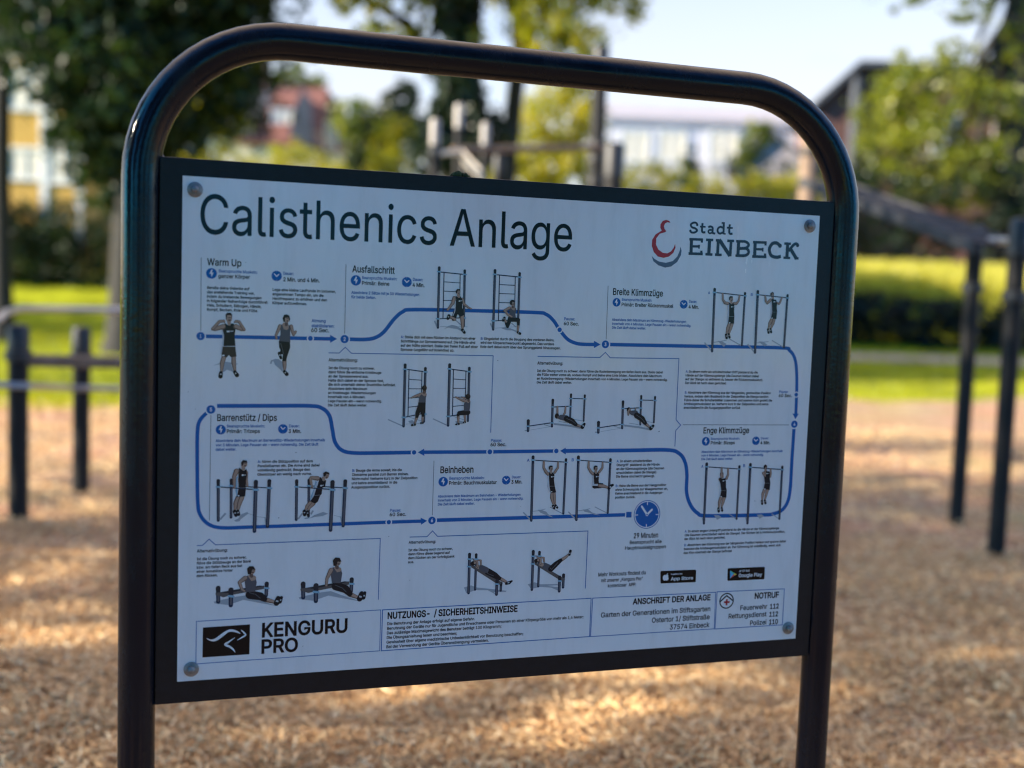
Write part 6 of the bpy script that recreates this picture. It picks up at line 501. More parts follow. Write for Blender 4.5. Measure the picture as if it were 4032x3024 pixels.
# four fixing bolts: washer (part) with a dome head on it (sub-part)
BOLTS = ((19.5, 21.3), (1167.6, 20.7), (1170.3, 818.2), (22.8, 820.8))
def ring_y(prof, u, v, n=28):
    """lathe about the axis that points out of the panel"""
    cx, cz = u/1000 - PW/2, PTOP - v/1000
    V = [(cx + r*math.cos(2*math.pi*k/n), -d, cz + r*math.sin(2*math.pi*k/n)) for r, d in prof for k in range(n)]
    F = [(i*n+k, (i+1)*n+k, (i+1)*n+(k+1) % n, i*n+(k+1) % n) for i in range(len(prof)-1) for k in range(n)]
    F += [tuple(range(len(V)-n, len(V)))]
    return V, F
for i, (u, v) in enumerate(BOLTS):
    mb = MB(); mb.add(*ring_y([(0.0125, 0.0001), (0.0125, 0.0016), (0.0118, 0.0022), (0.0030, 0.0024)], u, v))
    w = mb.build('washer', M_STEEL, SIGN, smooth=True)
    mb = MB(); a0 = 0.3 + i*0.9
    hexa = [(0.0072*math.cos(a0 + k*math.pi/3), 0.0072*math.sin(a0 + k*math.pi/3)) for k in range(6)]
    cx, cz = u/1000 - PW/2, PTOP - v/1000
    mb.prism([(cx + x, -0.0024, cz + z) for x, z in hexa], (0, -0.0045, 0))
    mb.add(*ring_y([(0.0060, 0.0068), (0.0055, 0.0085), (0.0040, 0.0098), (0.0018, 0.0105)], u, v, 18))
    mb.build('bolt_head', M_STEEL, w, smooth=True)

# printed artwork: one sub-part of the panel per text block, picture or mark
def ink(name, c, rough=0.2): return pbr('print_' + name, c, rough, spec=0.3)
INK = {k: ink(k, c) for k, c in dict(
    ink=(0.004, 0.005, 0.008), white=(0.76, 0.78, 0.80), blue=(0.010, 0.12, 0.40), blue2=(0.012, 0.12, 0.40), red=(0.42, 0.02, 0.03),
    slate=(0.10, 0.13, 0.18), slateink=(0.035, 0.042, 0.06), grey=(0.16, 0.18, 0.2), black=(0.005, 0.005, 0.006),
    navy=(0.018, 0.035, 0.075), pole=(0.11, 0.115, 0.135), rubber=(0.03, 0.032, 0.04), clamp=(0.25, 0.45, 0.58), skin=(0.42, 0.28, 0.21),
    skinshade=(0.16, 0.10, 0.08), brow=(0.06, 0.04, 0.035), hair=(0.03, 0.022, 0.02), dark=(0.016, 0.016, 0.02), short=(0.055, 0.042, 0.036),
    top=(0.10, 0.10, 0.115), stripe=(0.55, 0.58, 0.62), lace=(0.5, 0.52, 0.55), shade=(0.36, 0.40, 0.44), plank=(0.12, 0.105, 0.10),
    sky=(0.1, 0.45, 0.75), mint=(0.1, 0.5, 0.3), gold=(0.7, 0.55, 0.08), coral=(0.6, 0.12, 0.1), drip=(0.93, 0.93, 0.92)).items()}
INK_NAMES = list(INK); INK_I = {k: i for i, k in enumerate(INK_NAMES)}

def catmull(p, n=7):
    p = [np.array(q, float) for q in p]; out = []
    for i in range(len(p)-1):
        a = p[max(i-1, 0)]; b = p[i]; c = p[i+1]; d = p[min(i+2, len(p)-1)]
        for k in range(n):
            t = k/n; out.append(0.5*(2*b + (c-a)*t + (2*a-5*b+4*c-d)*t*t + (3*b-a-3*c+d)*t**3))
    out.append(p[-1]); return [tuple(q) for q in out]

_glyphs = {}
def glyph_mesh(ch, bold):
    """one letter as a filled flat mesh from its outline"""
    key = (ch, bold)
    if key not in _glyphs:
        loops = []
        for loop in GLYPHS[ch][1]:
            p = [tuple(int(q)/1000 for q in w.split(',')) for w in loop.split()]; n = len(p); q = []
            for i in range(n):                      # weight: push the outline outwards along its normals
                (ax, ay), (bx, by), (cx, cy) = p[i-1], p[i], p[(i+1) % n]
                d1 = math.hypot(bx-ax, by-ay) or 1; d2 = math.hypot(cx-bx, cy-by) or 1
                n1 = (-(by-ay)/d1, (bx-ax)/d1); n2 = (-(cy-by)/d2, (cx-bx)/d2); mx, my = n1[0]+n2[0], n1[1]+n2[1]; h = math.hypot(mx, my)
                if h < .3: mx, my, h = n1[0], n1[1], 1
                k = min(1.6, 1/max(.3, (mx*n1[0] + my*n1[1])/h)); q.append((bx + mx/h*k*bold*.7, by + my/h*k*bold*.7))
            loops.append(q)
        co = [Vector(c) for q in loops for c in q]; ed = []; k = 0
        for q in loops: ed += [(k + i, k + (i+1) % len(q)) for i in range(len(q))]; k += len(q)
        vs, _, fs = delaunay_2d_cdt(co, ed, [], 0, 1e-6)[:3]
        def inside(x, y):                           # non-zero winding, so overlapping strokes fill
            wn_ = 0
            for q in loops:
                for i in range(len(q)):
                    (ax, ay), (bx, by) = q[i-1], q[i]
                    if (ay <= y) != (by <= y) and (x < ax + (y-ay)*(bx-ax)/(by-ay)): wn_ += 1 if by > ay else -1
            return wn_ != 0
        F = [f for f in fs if inside(sum(vs[i].x for i in f)/len(f), sum(vs[i].y for i in f)/len(f))]
        _glyphs[key] = ([(v.x, v.y, 0.0) for v in vs], [tuple(f) for f in F])
    return _glyphs[key]
def glyphs(body, bold, two):
    V = []; F = []; MI = []; x = 0.0
    for i, ch in enumerate(body):
        if GLYPHS[ch][1]:
            v, f = glyph_mesh(ch, bold); k = len(V)
            V += [(a + x, b, c) for a, b, c in v]; F += [tuple(q + k for q in p) for p in f]; MI += [1 if two and i < 2 else 0]*len(f)
        x += GLYPHS[ch][0]/1000
    return np.array(V), F, MI
CAP_H = 0.509

class Art:
    def __init__(s, z): s.v = []; s.f = []; s.m = []; s.z = z
    def up(s): s.z += 0.0000055
    def face(s, pts, ci):
        k = len(s.v)
        s.v += [(x/1000 - PW/2, -s.z, PTOP - y/1000) for x, y in pts]
        s.f.append(tuple(range(k, k + len(pts)))); s.m.append(ci); 
    def circle(s, x, y, rx, ry, ci, n=None):
        n = n or (44 if rx > 3 else 14); s.face([(x + rx*math.cos(2*math.pi*k/n), y + ry*math.sin(2*math.pi*k/n)) for k in range(n)], ci)
    def ribbon(s, pts, w, ci, closed):
        n = len(pts); L = []; Rr = []
        for i, (x, y) in enumerate(pts):
            a = pts[i-1] if (i or closed) else None; b = pts[(i+1) % n] if (i < n-1 or closed) else None
            def dirn(p, q): d = math.hypot(q[0]-p[0], q[1]-p[1]) or 1; return ((q[0]-p[0])/d, (q[1]-p[1])/d)
            if a is None: d = dirn((x, y), b); nx, ny, k = -d[1], d[0], 1
            elif b is None: d = dirn(a, (x, y)); nx, ny, k = -d[1], d[0], 1
            else:
                d1 = dirn(a, (x, y)); d2 = dirn((x, y), b); nx, ny = -(d1[1]+d2[1]), d1[0]+d2[0]; h = math.hypot(nx, ny) or 1
                nx /= h; ny /= h; k = 1/max(0.35, -nx*d1[1] + ny*d1[0])
            ww = (w[i] if isinstance(w, list) else w)/2*k
            L.append((x + nx*ww, y + ny*ww)); Rr.append((x - nx*ww, y - ny*ww))
        for i in range(n if closed else n-1):
            j = (i+1) % n; s.face([L[i], L[j], Rr[j], Rr[i]], ci)
    def glyph(s, v, f, mi, x0, y0, sx, sy, cis):
        k = len(s.v)
        s.v += [((x0 + a*sx)/1000 - PW/2, -s.z - c*0.000005, PTOP - (y0 - b*sy)/1000) for a, b, c in v]
        s.f += [tuple(i + k for i in q) for q in f]; s.m += [cis[q] for q in mi]
    def op(s, o):
        t = o[0]; ci = INK_I[o[1]] if t != 'X' else 0
        s.up()
        if t == 'P': s.face(o[2], ci)
        elif t == 'E': s.circle(o[2], o[3], o[4], o[5], ci)
        elif t == 'S':
            p = catmull(o[3]) if o[4] else o[3]; s.ribbon(p, o[2], ci, o[5])
        elif t == 'K':
            p = catmull(o[2]); s.ribbon([q[:2] for q in p], [2*q[2] for q in p], ci, 0)
        elif t == 'L':
            p = o[2]
            for i, (x, y, r) in enumerate(p):
                s.up(); s.circle(x, y, r, r, ci, 14)
                if i:
                    a, b, q = p[i-1]; s.up(); d = math.hypot(x-a, y-b) or 1; nx, ny = -(y-b)/d, (x-a)/d
                    s.face([(a+nx*q, b+ny*q), (x+nx*r, y+ny*r), (x-nx*r, y-ny*r), (a-nx*q, b-ny*q)], ci)
        elif t == 'T':
            v, f, mi = glyphs(o[2], o[7], False); lo, hi = v[:, 0].min(), v[:, 0].max(); sx = o[5]/(hi - lo)
            s.glyph(v, f, mi, o[3] - lo*sx, o[4], sx, o[6]/CAP_H, [ci, ci])
        elif t == 'B':
            _, _, lines, x0, y0, dx, dy, w, k, cap, bold = o
            v = glyphs(lines[k], bold, lines[k][1:2] == ':')[0]; sx = w/(v[:, 0].max() - v[:, 0].min())
            for i, ln in enumerate(lines):
                v, f, mi = glyphs(ln, bold, ln[1:2] == ':'); s.glyph(v, f, mi, x0 + dx*i, y0 + dy*i, sx, cap/CAP_H, [ci, INK_I['blue2']])
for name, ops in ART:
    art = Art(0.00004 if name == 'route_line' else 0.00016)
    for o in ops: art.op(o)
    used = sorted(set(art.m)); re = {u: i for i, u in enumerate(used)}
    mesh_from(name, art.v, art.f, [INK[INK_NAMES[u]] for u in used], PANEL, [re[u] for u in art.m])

# small clump of moss on the top edge of the board
mb = MB()
for k in range(16):
    x = 0.03*(k/15 - 0.5) + random.uniform(-.004, .004); h = 0.010*(1 - abs(k/15 - 0.45)*1.6)
    c = Vector((-0.127 + x, 0.018 + random.uniform(-.008, .008), PTOP + 0.0290)); r = max(0.003, h*0.8)
    mb.lathe([(r*0.9, 0), (r, r*0.5), (r*0.7, r*1.1), (r*0.2, r*1.4)], c, 9)
M_MOSS = pbr('moss', (0.02, 0.04, 0.012), 0.95, noise=(200, 0.5))
moss = mb.build('moss_clump', M_MOSS, None, smooth=True)
moss.location = SIGN.location; moss.rotation_euler = SIGN.rotation_euler
tag(moss, 'small dark clump of moss on the top edge of the sign board', 'moss')
# ------------------------------------------------------------ ground
def at(px, py, Y):
    """a point seen at (px, py) of the 2212-wide photograph, Y metres ahead"""
    a = (px*1.82278 - 2016)/4400; b = (py*1.82278 - 1512)/4400
    d = Vector((0.99936*a + 0.035768*b, 0.002951*a - 0.082452*b + 0.996591, 0.035646*a - 0.995953*b - 0.082505))
    d = d*(Y/d.y); return Vector((d.x, d.y, d.z + EYE))

def ground_z(x, y):
    s = np.clip((np.asarray(y, float) - 13)/19, 0, 1)
    return 1.75*s**3*(1.6 - 0.6*s) + 0.03*np.clip((np.asarray(y, float)-32)/30, 0, 1)

def grid_sheet(name, xs, ys, mat, lift, zf=None):
    v = []; f = []; nx = len(xs)
    for j, y in enumerate(ys):
        for x in xs:
            yy = y(x) if callable(y) else y
            v.append((x, yy, float(ground_z(x, yy)) + lift))
    for j in range(len(ys)-1):
        for i in range(nx-1): f.append((j*nx+i, j*nx+i+1, (j+1)*nx+i+1, (j+1)*nx+i))
    return mesh_from(name, v, f, mat, smooth=True)

def lawn_mat():
    m = pbr('lawn_grass', (0.26, 0.285, 0.012), 0.9, spec=0.05, noise=(1.3, 0.35), bump=(60, 0.6)); return m
ys = [-40, -20, -8, 0, 5, 9, 11, 13] + [13 + 0.8*k for k in range(1, 26)] + [36, 42, 60, 90, 150, 300, 700]
xs = [-700, -250, -100, -50, -30] + list(range(-24, 25, 3)) + [30, 50, 100, 250, 700]
tag(grid_sheet('lawn', xs, ys, lawn_mat(), 0.0), kind='structure')

def edge_y(x): return 14.3 + 0.42*x + 0.25*math.sin(x*1.7) + 0.12*math.sin(x*4.1 + 1)
def chip_ground_mat():
    m = pbr('wood_chip_bed', (0.3, 0.19, 0.11), 0.9, spec=0.2)
    nt = m.node_tree; b = nt.nodes['Principled BSDF']; L = nt.links.new
    tc = nt.nodes.new('ShaderNodeTexCoord'); vo = nt.nodes.new('ShaderNodeTexVoronoi'); vo.inputs['Scale'].default_value = 42
    mp = nt.nodes.new('ShaderNodeMapping'); mp.inputs['Scale'].default_value = (1, 0.45, 1); mp.inputs['Rotation'].default_value = (0, 0, 0.6)
    n = nt.nodes.new('ShaderNodeTexNoise'); n.inputs['Scale'].default_value = 1.1; n.inputs['Detail'].default_value = 5
    r = nt.nodes.new('ShaderNodeValToRGB'); e = r.color_ramp.elements
    e[0].color = (0.24, 0.14, 0.08, 1); e[1].color = (0.72, 0.52, 0.34, 1); q = e.new(0.5); q.color = (0.52, 0.33, 0.19, 1)
    mx = nt.nodes.new('ShaderNodeMixRGB'); mx.blend_type = 'MULTIPLY'; mx.inputs[0].default_value = 0.5
    L(tc.outputs['Object'], mp.inputs[0]); L(mp.outputs[0], vo.inputs['Vector']); L(vo.outputs['Color'], r.inputs[0]); L(tc.outputs['Object'], n.inputs['Vector'])
    L(r.outputs[0], mx.inputs[1]); L(n.outputs['Color'], mx.inputs[2]); L(mx.outputs[0], b.inputs['Base Color'])
    bp = nt.nodes.new('ShaderNodeBump'); bp.inputs['Strength'].default_value = 1.0; bp.inputs['Distance'].default_value = 0.03
    L(vo.outputs['Distance'], bp.inputs['Height']); L(bp.outputs[0], b.inputs['Normal'])
    return m
fr = [0, .25, .5, .7, .85, .93, .97, 1]
xs = [-24 + 0.5*k for k in range(97)]
tag(grid_sheet('wood_chip_ground', xs, [(lambda x, t=t: -12 + (edge_y(x)+12)*t) for t in fr], chip_ground_mat(), 0.006), kind='structure')
xs = [-4 + 2*k for k in range(30)]
tag(grid_sheet('gravel_path', xs, [(lambda x, t=t: 22.5 + 1.0*t + 0.02*x) for t in (0, .5, 1)], pbr('path_gravel', (0.38, 0.30, 0.22), 0.9, noise=(6, 0.3)), 0.02), kind='structure')

# loose wood chips, too many to count
def scatter_chips():
    P = []
    def zone(n, y0, y1, k0, k1, grow):
        y = np.sqrt(rng.uniform(y0**2, y1**2, n)); x = rng.uniform(-1, 1, n)*(0.50*y + 0.35) + 0.02*y
        ln = rng.lognormal(math.log(0.029), 0.5, n).clip(0.009, 0.085)*grow; wd = rng.lognormal(math.log(0.0044), 0.45, n).clip(0.002, 0.013)*grow
        P.append(np.stack([x, y, ln, wd], 1))
    zone(66000, 2.6, 4.6, 0, 0, 1.1); zone(30000, 4.6, 6.4, 0, 0, 1.15); zone(26000, 6.2, 12.5, 0, 0, 1.35)
    p = np.concatenate(P); n = len(p)
    a = rng.uniform(0, math.pi, n); tl = rng.normal(0, 0.30, n); rl = rng.normal(0, 0.4, n); th = rng.uniform(0.0012, 0.004, n)
    ca, sa = np.cos(a), np.sin(a)
    ax = np.stack([ca*np.cos(tl), sa*np.cos(tl), np.sin(tl)], 1)
    sd = np.stack([-sa, ca, np.zeros(n)], 1)
    up = np.cross(ax, sd); sd = sd*np.cos(rl)[:, None] + up*np.sin(rl)[:, None]; up = np.cross(ax, sd)
    lump = 0.018*np.sin(p[:, 0]*3.1 + 1.3*np.sin(p[:, 1]*1.7)) + 0.016*np.sin(p[:, 1]*4.3 + p[:, 0]*1.1)
    c = np.stack([p[:, 0], p[:, 1], 0.030 + lump + rng.uniform(-0.012, 0.018, n) + np.abs(ax[:, 2])*p[:, 2]*0.25], 1)
    h = p[:, 2:3]/2*ax; w = p[:, 3:4]/2*sd; t = th[:, None]/2*up
    tap = rng.uniform(0.35, 1.0, n)[:, None]; tap2 = rng.uniform(0.5, 1.0, n)[:, None]
    v = np.stack([c-h-w*tap-t, c+h-w*tap2-t, c+h+w-t, c-h+w-t, c-h-w*tap+t, c+h-w*tap2+t, c+h+w+t, c-h+w+t], 1).reshape(-1, 3)
    F = np.array([(4,5,6,7), (0,1,5,4), (1,2,6,5), (2,3,7,6), (3,0,4,7)], np.int32)
    f = (np.arange(n, dtype=np.int32)[:, None, None]*8 + F[None]).reshape(-1, 4)
    me = bpy.data.meshes.new('wood_chips')
    me.vertices.add(len(v)); me.vertices.foreach_set('co', v.astype(np.float32).ravel())
    me.loops.add(f.size); me.loops.foreach_set('vertex_index', f.ravel())
    me.polygons.add(len(f)); me.polygons.foreach_set('loop_start', np.arange(0, f.size, 4, dtype=np.int32))
    at_ = me.attributes.new('tint', 'FLOAT', 'POINT'); at_.data.foreach_set('value', np.repeat(rng.beta(2.0, 2.0, n), 8).astype(np.float32))
    me.update(calc_edges=True)
    m = pbr('wood_chip', (0.4, 0.26, 0.15), 0.75, spec=0.25)
    nt = m.node_tree; a_ = nt.nodes.new('ShaderNodeAttribute'); a_.attribute_name = 'tint'; r = nt.nodes.new('ShaderNodeValToRGB'); e = r.color_ramp.elements
    e[0].color = (0.20, 0.09, 0.035, 1); e[1].color = (0.90, 0.74, 0.47, 1)
    for pos, col in ((0.25, (0.54, 0.30, 0.125)), (0.55, (0.76, 0.50, 0.24)), (0.8, (0.86, 0.65, 0.365))): q = e.new(pos); q.color = (*col, 1)
    nt.links.new(a_.outputs['Fac'], r.inputs[0]); nt.links.new(r.outputs[0], nt.nodes['Principled BSDF'].inputs['Base Color'])
    tag(link_mesh('wood_chips', me, m), kind='stuff')
scatter_chips()
# grey gravel at the near right corner
mb = MB()
for k in range(420):
    x = 1.28 + abs(random.gauss(0, .28)); y = 3.05 + random.uniform(-.45, .42) - (x-1.6)*.05
    if y > 3.02 + 0.42*(x-1.2): continue
    r = random.uniform(.010, .024); c = (x, y, 0.036 + random.uniform(0, .012)); st = random.uniform(.6, 1)
    mb.lathe([(r*.5, -r*.5*st), (r, -r*.1), (r*.9, r*.3*st), (r*.4, r*.55*st)], c, 6)
tag(mb.build('grey_gravel', pbr('grey_stone', (0.27, 0.28, 0.31), 0.8, noise=(30, .4))), kind='stuff')

# ------------------------------------------------------------ outdoor gym equipment
def post(parent, x, y, z0, z1, r=0.048, cap=M_CAP, caph=0.16):
    mb = MB(); mb.lathe([(r, z0), (r, z1 - caph)], (x, y, 0), 24); p = mb.build('post', M_POST, parent, smooth=True)
    mb = MB(); mb.lathe([(r*1.10, z1 - caph - 0.01), (r*1.10, z1 - 0.03), (r*0.95, z1 - 0.008), (r*0.5, z1)], (x, y, 0), 24); mb.build('post_cap', cap, p, smooth=True)
    return p
def clamp_ring(parent, x, y, z, r=0.048):
    mb = MB(); mb.lathe([(r*1.12, z-.035), (r*1.32, z-.028), (r*1.32, z+.028), (r*1.12, z+.035)], (x, y, 0), 24); mb.build('clamp', M_CAP, parent, smooth=True)

# low timber bench with a steel handrail, left of the sign
bench = thing('workout_bench', 'low timber beam bench on two short dark posts with steel rails, left of the sign', 'bench')
b1 = at(40, 1130, 6.43); b2 = at(175, 1065, 7.40)
for b, py in ((b1, 702), (b2, 702)):
    p = post(bench, b.x, b.y, -0.05, at(100, py, b.y).z, 0.056)
    clamp_ring(p, b.x, b.y, at(100, 770, b.y).z, 0.056)
q0 = at(58, 779, 6.46); q1 = at(420, 788, 7.15); dq = q1 - q0
mb = MB(); mb.prism([q0 + Vector((0, y_, z_)) for y_, z_ in ((-.05, -.035), (.09, -.035), (.09, .035), (-.05, .035))], dq); mb.build('beam', M_TIMBER, bench, bevel=.012)
mb = MB(); mb.tube([at(-60, 829, 6.3), at(60, 834, 6.36), at(160, 838, 7.30), at(330, 842, 7.5)], 0.020, 14); mb.build('lower_rail', M_RAIL, bench, smooth=True)
mb = MB(); mb.tube([at(-70, 720, 6.2), at(0, 688, 6.4), at(14, 674, 6.6), at(45, 666, 6.8), at(150, 668, 7.3), at(330, 671, 7.6)], 0.022, 14); mb.build('upper_rail', M_RAIL, bench, smooth=True)

# sloping sit-up ladder on the right
lad = thing('incline_board', 'long sloping grey slatted board carried by two tall dark posts, right of the sign', 'exercise bench')
r1 = at(2065, 1135, 7.36); r2 = at(2150, 1208, 6.40)
p = post(lad, r1.x, r1.y, -0.05, at(2110, 486, r1.y).z, 0.050); clamp_ring(p, r1.x, r1.y, at(2100, 622, r1.y).z, .05)
p = post(lad, r2.x, r2.y, -0.05, at(2180, 470, r2.y).z, 0.050); clamp_ring(p, r2.x, r2.y, at(2175, 640, r2.y).z, .05); clamp_ring(p, r2.x, r2.y, at(2175, 540, r2.y).z, .05)
lo_a, hi_a = at(2165, 525, 6.85), at(1780, 386, 8.5)
d = (hi_a - lo_a); side = Vector((d.y, -d.x, 0)).normalized()*0.20; dn = Vector((0, 0, -0.05))
for s in (-1, 1):
    mb = MB(); o_ = lo_a + side*s
    mb.prism([o_ - side*.10, o_ + side*.10, o_ + side*.10 + dn*1.5, o_ - side*.10 + dn*1.5], d); mb.build('side_rail', M_PLANK, lad, bevel=.006)
for k in range(13):
    c = lo_a + d*((k+.5)/13); e = d.normalized()*0.042
    mb = MB(); mb.prism([c - side*.89 - e + dn*.2, c + side*.89 - e + dn*.2, c + side*.89 + e + dn*.2, c - side*.89 + e + dn*.2], dn*.5); mb.build('slat', M_PLANK, lad, bevel=.004)
mb = MB(); mb.tube([(r1.x, r1.y, at(2105, 520, r1.y).z), (r2.x, r2.y, at(2180, 520, r2.y).z)], .022, 12); mb.build('cross_bar', M_RAIL, lad, smooth=True)
q = lo_a + d*0.985 + side*.2; post(lad, q.x, q.y, -0.05, q.z - .04, 0.048)

# calisthenics rig seen over the top of the board
rig = thing('pull_up_rig', 'cluster of dark pull up posts with pale caps and cross bars behind the sign', 'climbing frame')
tops = []
for px, py, Y in ((941, 256, 9.0), (993, 224, 9.8), (1050, 264, 10.6)):
    q = at(px, py, Y); p = post(rig, q.x, q.y, -0.05, q.z, 0.037, M_PALE, 0.20); tops.append(q); clamp_ring(p, q.x, q.y, at(px, 330, Y).z, .037)
for (pxa, pya, Ya), (pxb, pyb, Yb), r in (((978, 324, 9.7), (1300, 318, 10.6), .031), ((945, 332, 9.0), (1052, 322, 10.6), .022)):
    mb = MB(); mb.tube([at(pxa, pya, Ya), at(pxb, pyb, Yb)], r, 14); mb.build('cross_bar', M_TIMBER if r > .025 else M_RAIL, rig, smooth=True)
a, b = at(998, 350, 9.7), at(1045, 400, 9.2)
mb = MB(); mb.prism([a + Vector((0, -.15, 0)), a + Vector((0, .15, 0)), b + Vector((0, .15, 0)), b + Vector((0, -.15, 0))], (0.0, 0, .10)); mb.build('slide_board', M_PALE, rig, bevel=.01)
for px, Y in ((1078, 10.8), (1010, 9.9)):
    q = at(px, 335, Y); post(rig, q.x, q.y, -0.05, q.z, .05, M_CAP)
bar = thing('climbing_pole', 'tall thin dark pole with steel clamps rising behind the middle of the hoop', 'pole')
q = at(1299, 100, 10.7); post(bar, q.x, q.y, -0.05, q.z, 0.070)
for py in (312, 345, 392): clamp_ring(bar, q.x, q.y, at(1299, py, 10.7).z, .070)
sp = thing('training_post', 'short thick dark post with a pale cap beside the tall thin pole', 'post')
q = at(1328, 308, 10.3); post(sp, q.x, q.y, -0.05, q.z, 0.085, M_CAP, .3)
sp = thing('training_post', 'thick brown timber post behind the right bend of the hoop', 'post')
q = at(1752, 268, 11.0); mb = MB(); mb.lathe([(.085, -.05), (.085, q.z-.02), (.07, q.z)], (q.x, q.y, 0), 20); mb.build('timber_post', M_TIMBER, sp, smooth=True)
for py in (330, 400): clamp_ring(sp, q.x, q.y, at(1752, py, 11).z, .078)

# ------------------------------------------------------------ houses
M_OCHRE = pbr('ochre_render', (0.55, 0.33, 0.07), 0.9, noise=(2, .12)); M_WHITEW = pbr('white_render', (0.62, 0.60, 0.64), 0.9, noise=(1.5, .06))
M_TILE = pbr('red_roof_tile', (0.16, 0.058, 0.042), 0.8, noise=(3, .25)); M_SLATE = pbr('dark_slate', (0.055, 0.06, 0.075), 0.6, noise=(3, .2))
M_GREYR = pbr('grey_roof', (0.30, 0.29, 0.32), 0.7, noise=(1, .1)); M_BRICK = pbr('dark_red_brick', (0.11, 0.052, 0.047), 0.9, noise=(4, .25))
M_TRIM = pbr('white_window_trim', (0.75, 0.74, 0.70), 0.6); M_GLASS = pbr('window_glass', (0.05, 0.06, 0.08), 0.08, spec=0.8); M_CREAM = pbr('cream_render', (0.68, 0.60, 0.42), 0.9)

def window(parent, x, y, z, w, h, glass=M_GLASS, depth=0.06):
    mb = MB(); t = 0.09
    mb.box((x-w/2-t, y-depth, z-t), (x-w/2, y+.02, z+h+t)); mb.box((x+w/2, y-depth, z-t), (x+w/2+t, y+.02, z+h+t))
    mb.box((x-w/2, y-depth, z+h), (x+w/2, y+.02, z+h+t)); mb.box((x-w/2, y-depth, z-t), (x+w/2, y+.02, z)); mb.box((x-.03, y-depth*.8, z), (x+.03, y+.015, z+h))
    f = mb.build('window', M_TRIM, parent)
    mb = MB(); mb.box((x-w/2, y-.02, z), (x+w/2, y+.01, z+h)); mb.build('pane', glass, f)
def gable_house(label, loc, rot, w, d, h, rise, wm, rm, wins=(), ridge='y', over=.35, name='house', gable_m=None, win=window):
    """front wall at local y=0, x from -w/2 to w/2; ridge 'y' = gable faces the front"""
    t = thing(name, label, 'house', loc, rot)
    mb = MB(); mb.box((-w/2, 0, -.6), (w/2, d, h)); wall = mb.build('wall', wm, t)
    mb = MB()
    if ridge == 'y': mb.prism([(-w/2, .003, h), (w/2, .003, h), (0, .003, h+rise)], (0, d-.006, 0))
    else: mb.prism([(-w/2+.003, 0, h), (-w/2+.003, d, h), (-w/2+.003, d/2, h+rise)], (w-.006, 0, 0))
    mb.build('gable', gable_m or wm, wall)
    th = .16; mb = MB()
    if ridge == 'y':
        sl = rise/(w/2)
        for s in (-1, 1):
            e = (s*(w/2+over), -over, h - over*sl)
            mb.prism([(e[0], e[1], e[2]), (0, -over, h+rise), (0, -over, h+rise+th*1.3), (e[0], e[1], e[2]+th*1.3)] if s < 0 else [(0, -over, h+rise), (e[0], e[1], e[2]), (e[0], e[1], e[2]+th*1.3), (0, -over, h+rise+th*1.3)], (0, d+2*over, 0))
    else:
        sl = rise/(d/2)
        for y0 in (-over, d+over):
            mb.prism([(-w/2-over, y0, h-over*sl), (-w/2-over, d/2, h+rise), (-w/2-over, d/2, h+rise+th*1.3), (-w/2-over, y0, h-over*sl+th*1.3)], (w+2*over, 0, 0))
    roof = mb.build('roof', rm, t)
    for wn_ in wins: win(t, wn_[0], 0, wn_[1], wn_[2], wn_[3])
    return t, roof

# yellow house at the left edge
p0 = at(168, 390, 30)
t, rf = gable_house('yellow rendered house with large white framed windows at the left edge behind the dark tree', (p0.x - 4.5, 30, 1.7), 0, 9, 8, 6.6, 3.2, M_OCHRE, M_TILE, ridge='x')
M_BLIND = pbr('white_window_blind', (0.74, 0.67, 0.54), 0.7)
for px0, px1, py0, py1 in ((22, 92, 232, 152), (94, 148, 300, 258), (20, 90, 382, 326), (108, 168, 390, 268)):
    a = at(px0, py0, 30); b = at(px1, py1, 30); window(t, (a.x+b.x)/2 - (p0.x-4.5), 0, a.z-1.7, b.x-a.x, b.z-a.z, M_BLIND)
for px in (96, 172):
    a = at(px, 390, 30); mb = MB(); mb.box((a.x-.1-(p0.x-4.5), -.05, .2), (a.x+.1-(p0.x-4.5), .0-.003, 6.5)); mb.build('wall_trim', M_TRIM, t)

# red roofed house
c = at(596, 309, 50); gx = at(518, 309, 50).x; gw = at(676, 309, 50).x - gx; HZ = 1.8
eave = c.z - HZ; rise = at(596, 196, 55).z - c.z
t, rf = gable_house('red tiled house with a white roof window and a dark slate dormer', (c.x, 50, HZ), R(4), gw, 9, eave, rise, M_CREAM, M_TILE, ridge='x', over=.2, gable_m=M_TILE)
wz = at(601, 283, 51.5).z - HZ
mb = MB(); mb.box((-.55, 1.2, wz-.1), (.75, 3.2, wz+1.15)); mb.build('roof_dormer', M_TILE, rf); window(t, .1, 1.2-.003, wz, .85, .85, M_BLIND)
mb = MB(); mb.box((-1.5, 3.9, eave+rise-1), (-1.0, 4.5, eave+rise+1.3)); mb.build('chimney', M_BRICK, rf)
h0 = at(650, 300, 50).z - HZ; h1 = at(650, 192, 50).z - HZ; xs0 = at(632, 250, 50).x - c.x; xs1 = at(672, 250, 50).x - c.x
mb = MB(); mb.prism([(xs0-.1, -.35, h0), (xs1+.2, -.35, h0-.4), (xs1-.1, -.35, h0+1.0), ((xs0+xs1)/2+.05, -.35, h1), (xs0+.05, -.35, h0+1.1)], (0, 4, 0)); mb.build('slate_dormer', M_SLATE, rf)
c = at(700, 330, 55)
t, rf = gable_house('smaller brown tiled house with one cream window right of the red gable', (c.x + .3, 55, 1.8), R(5), 4.2, 8, at(700, 330, 55).z - 1.8, 2.6, M_CREAM, pbr('brown_roof_tile', (0.30, 0.16, 0.11), .8, noise=(3, .25)), ridge='y', gable_m=pbr('brown_hung_tile', (0.34, 0.19, 0.13), .8, noise=(3, .25)))
window(t, -.25, 0, at(700, 316, 55).z-1.8, .9, 1.2, pbr('cream_blind', (.74, .66, .45), .8))
c = at(385, 330, 50)
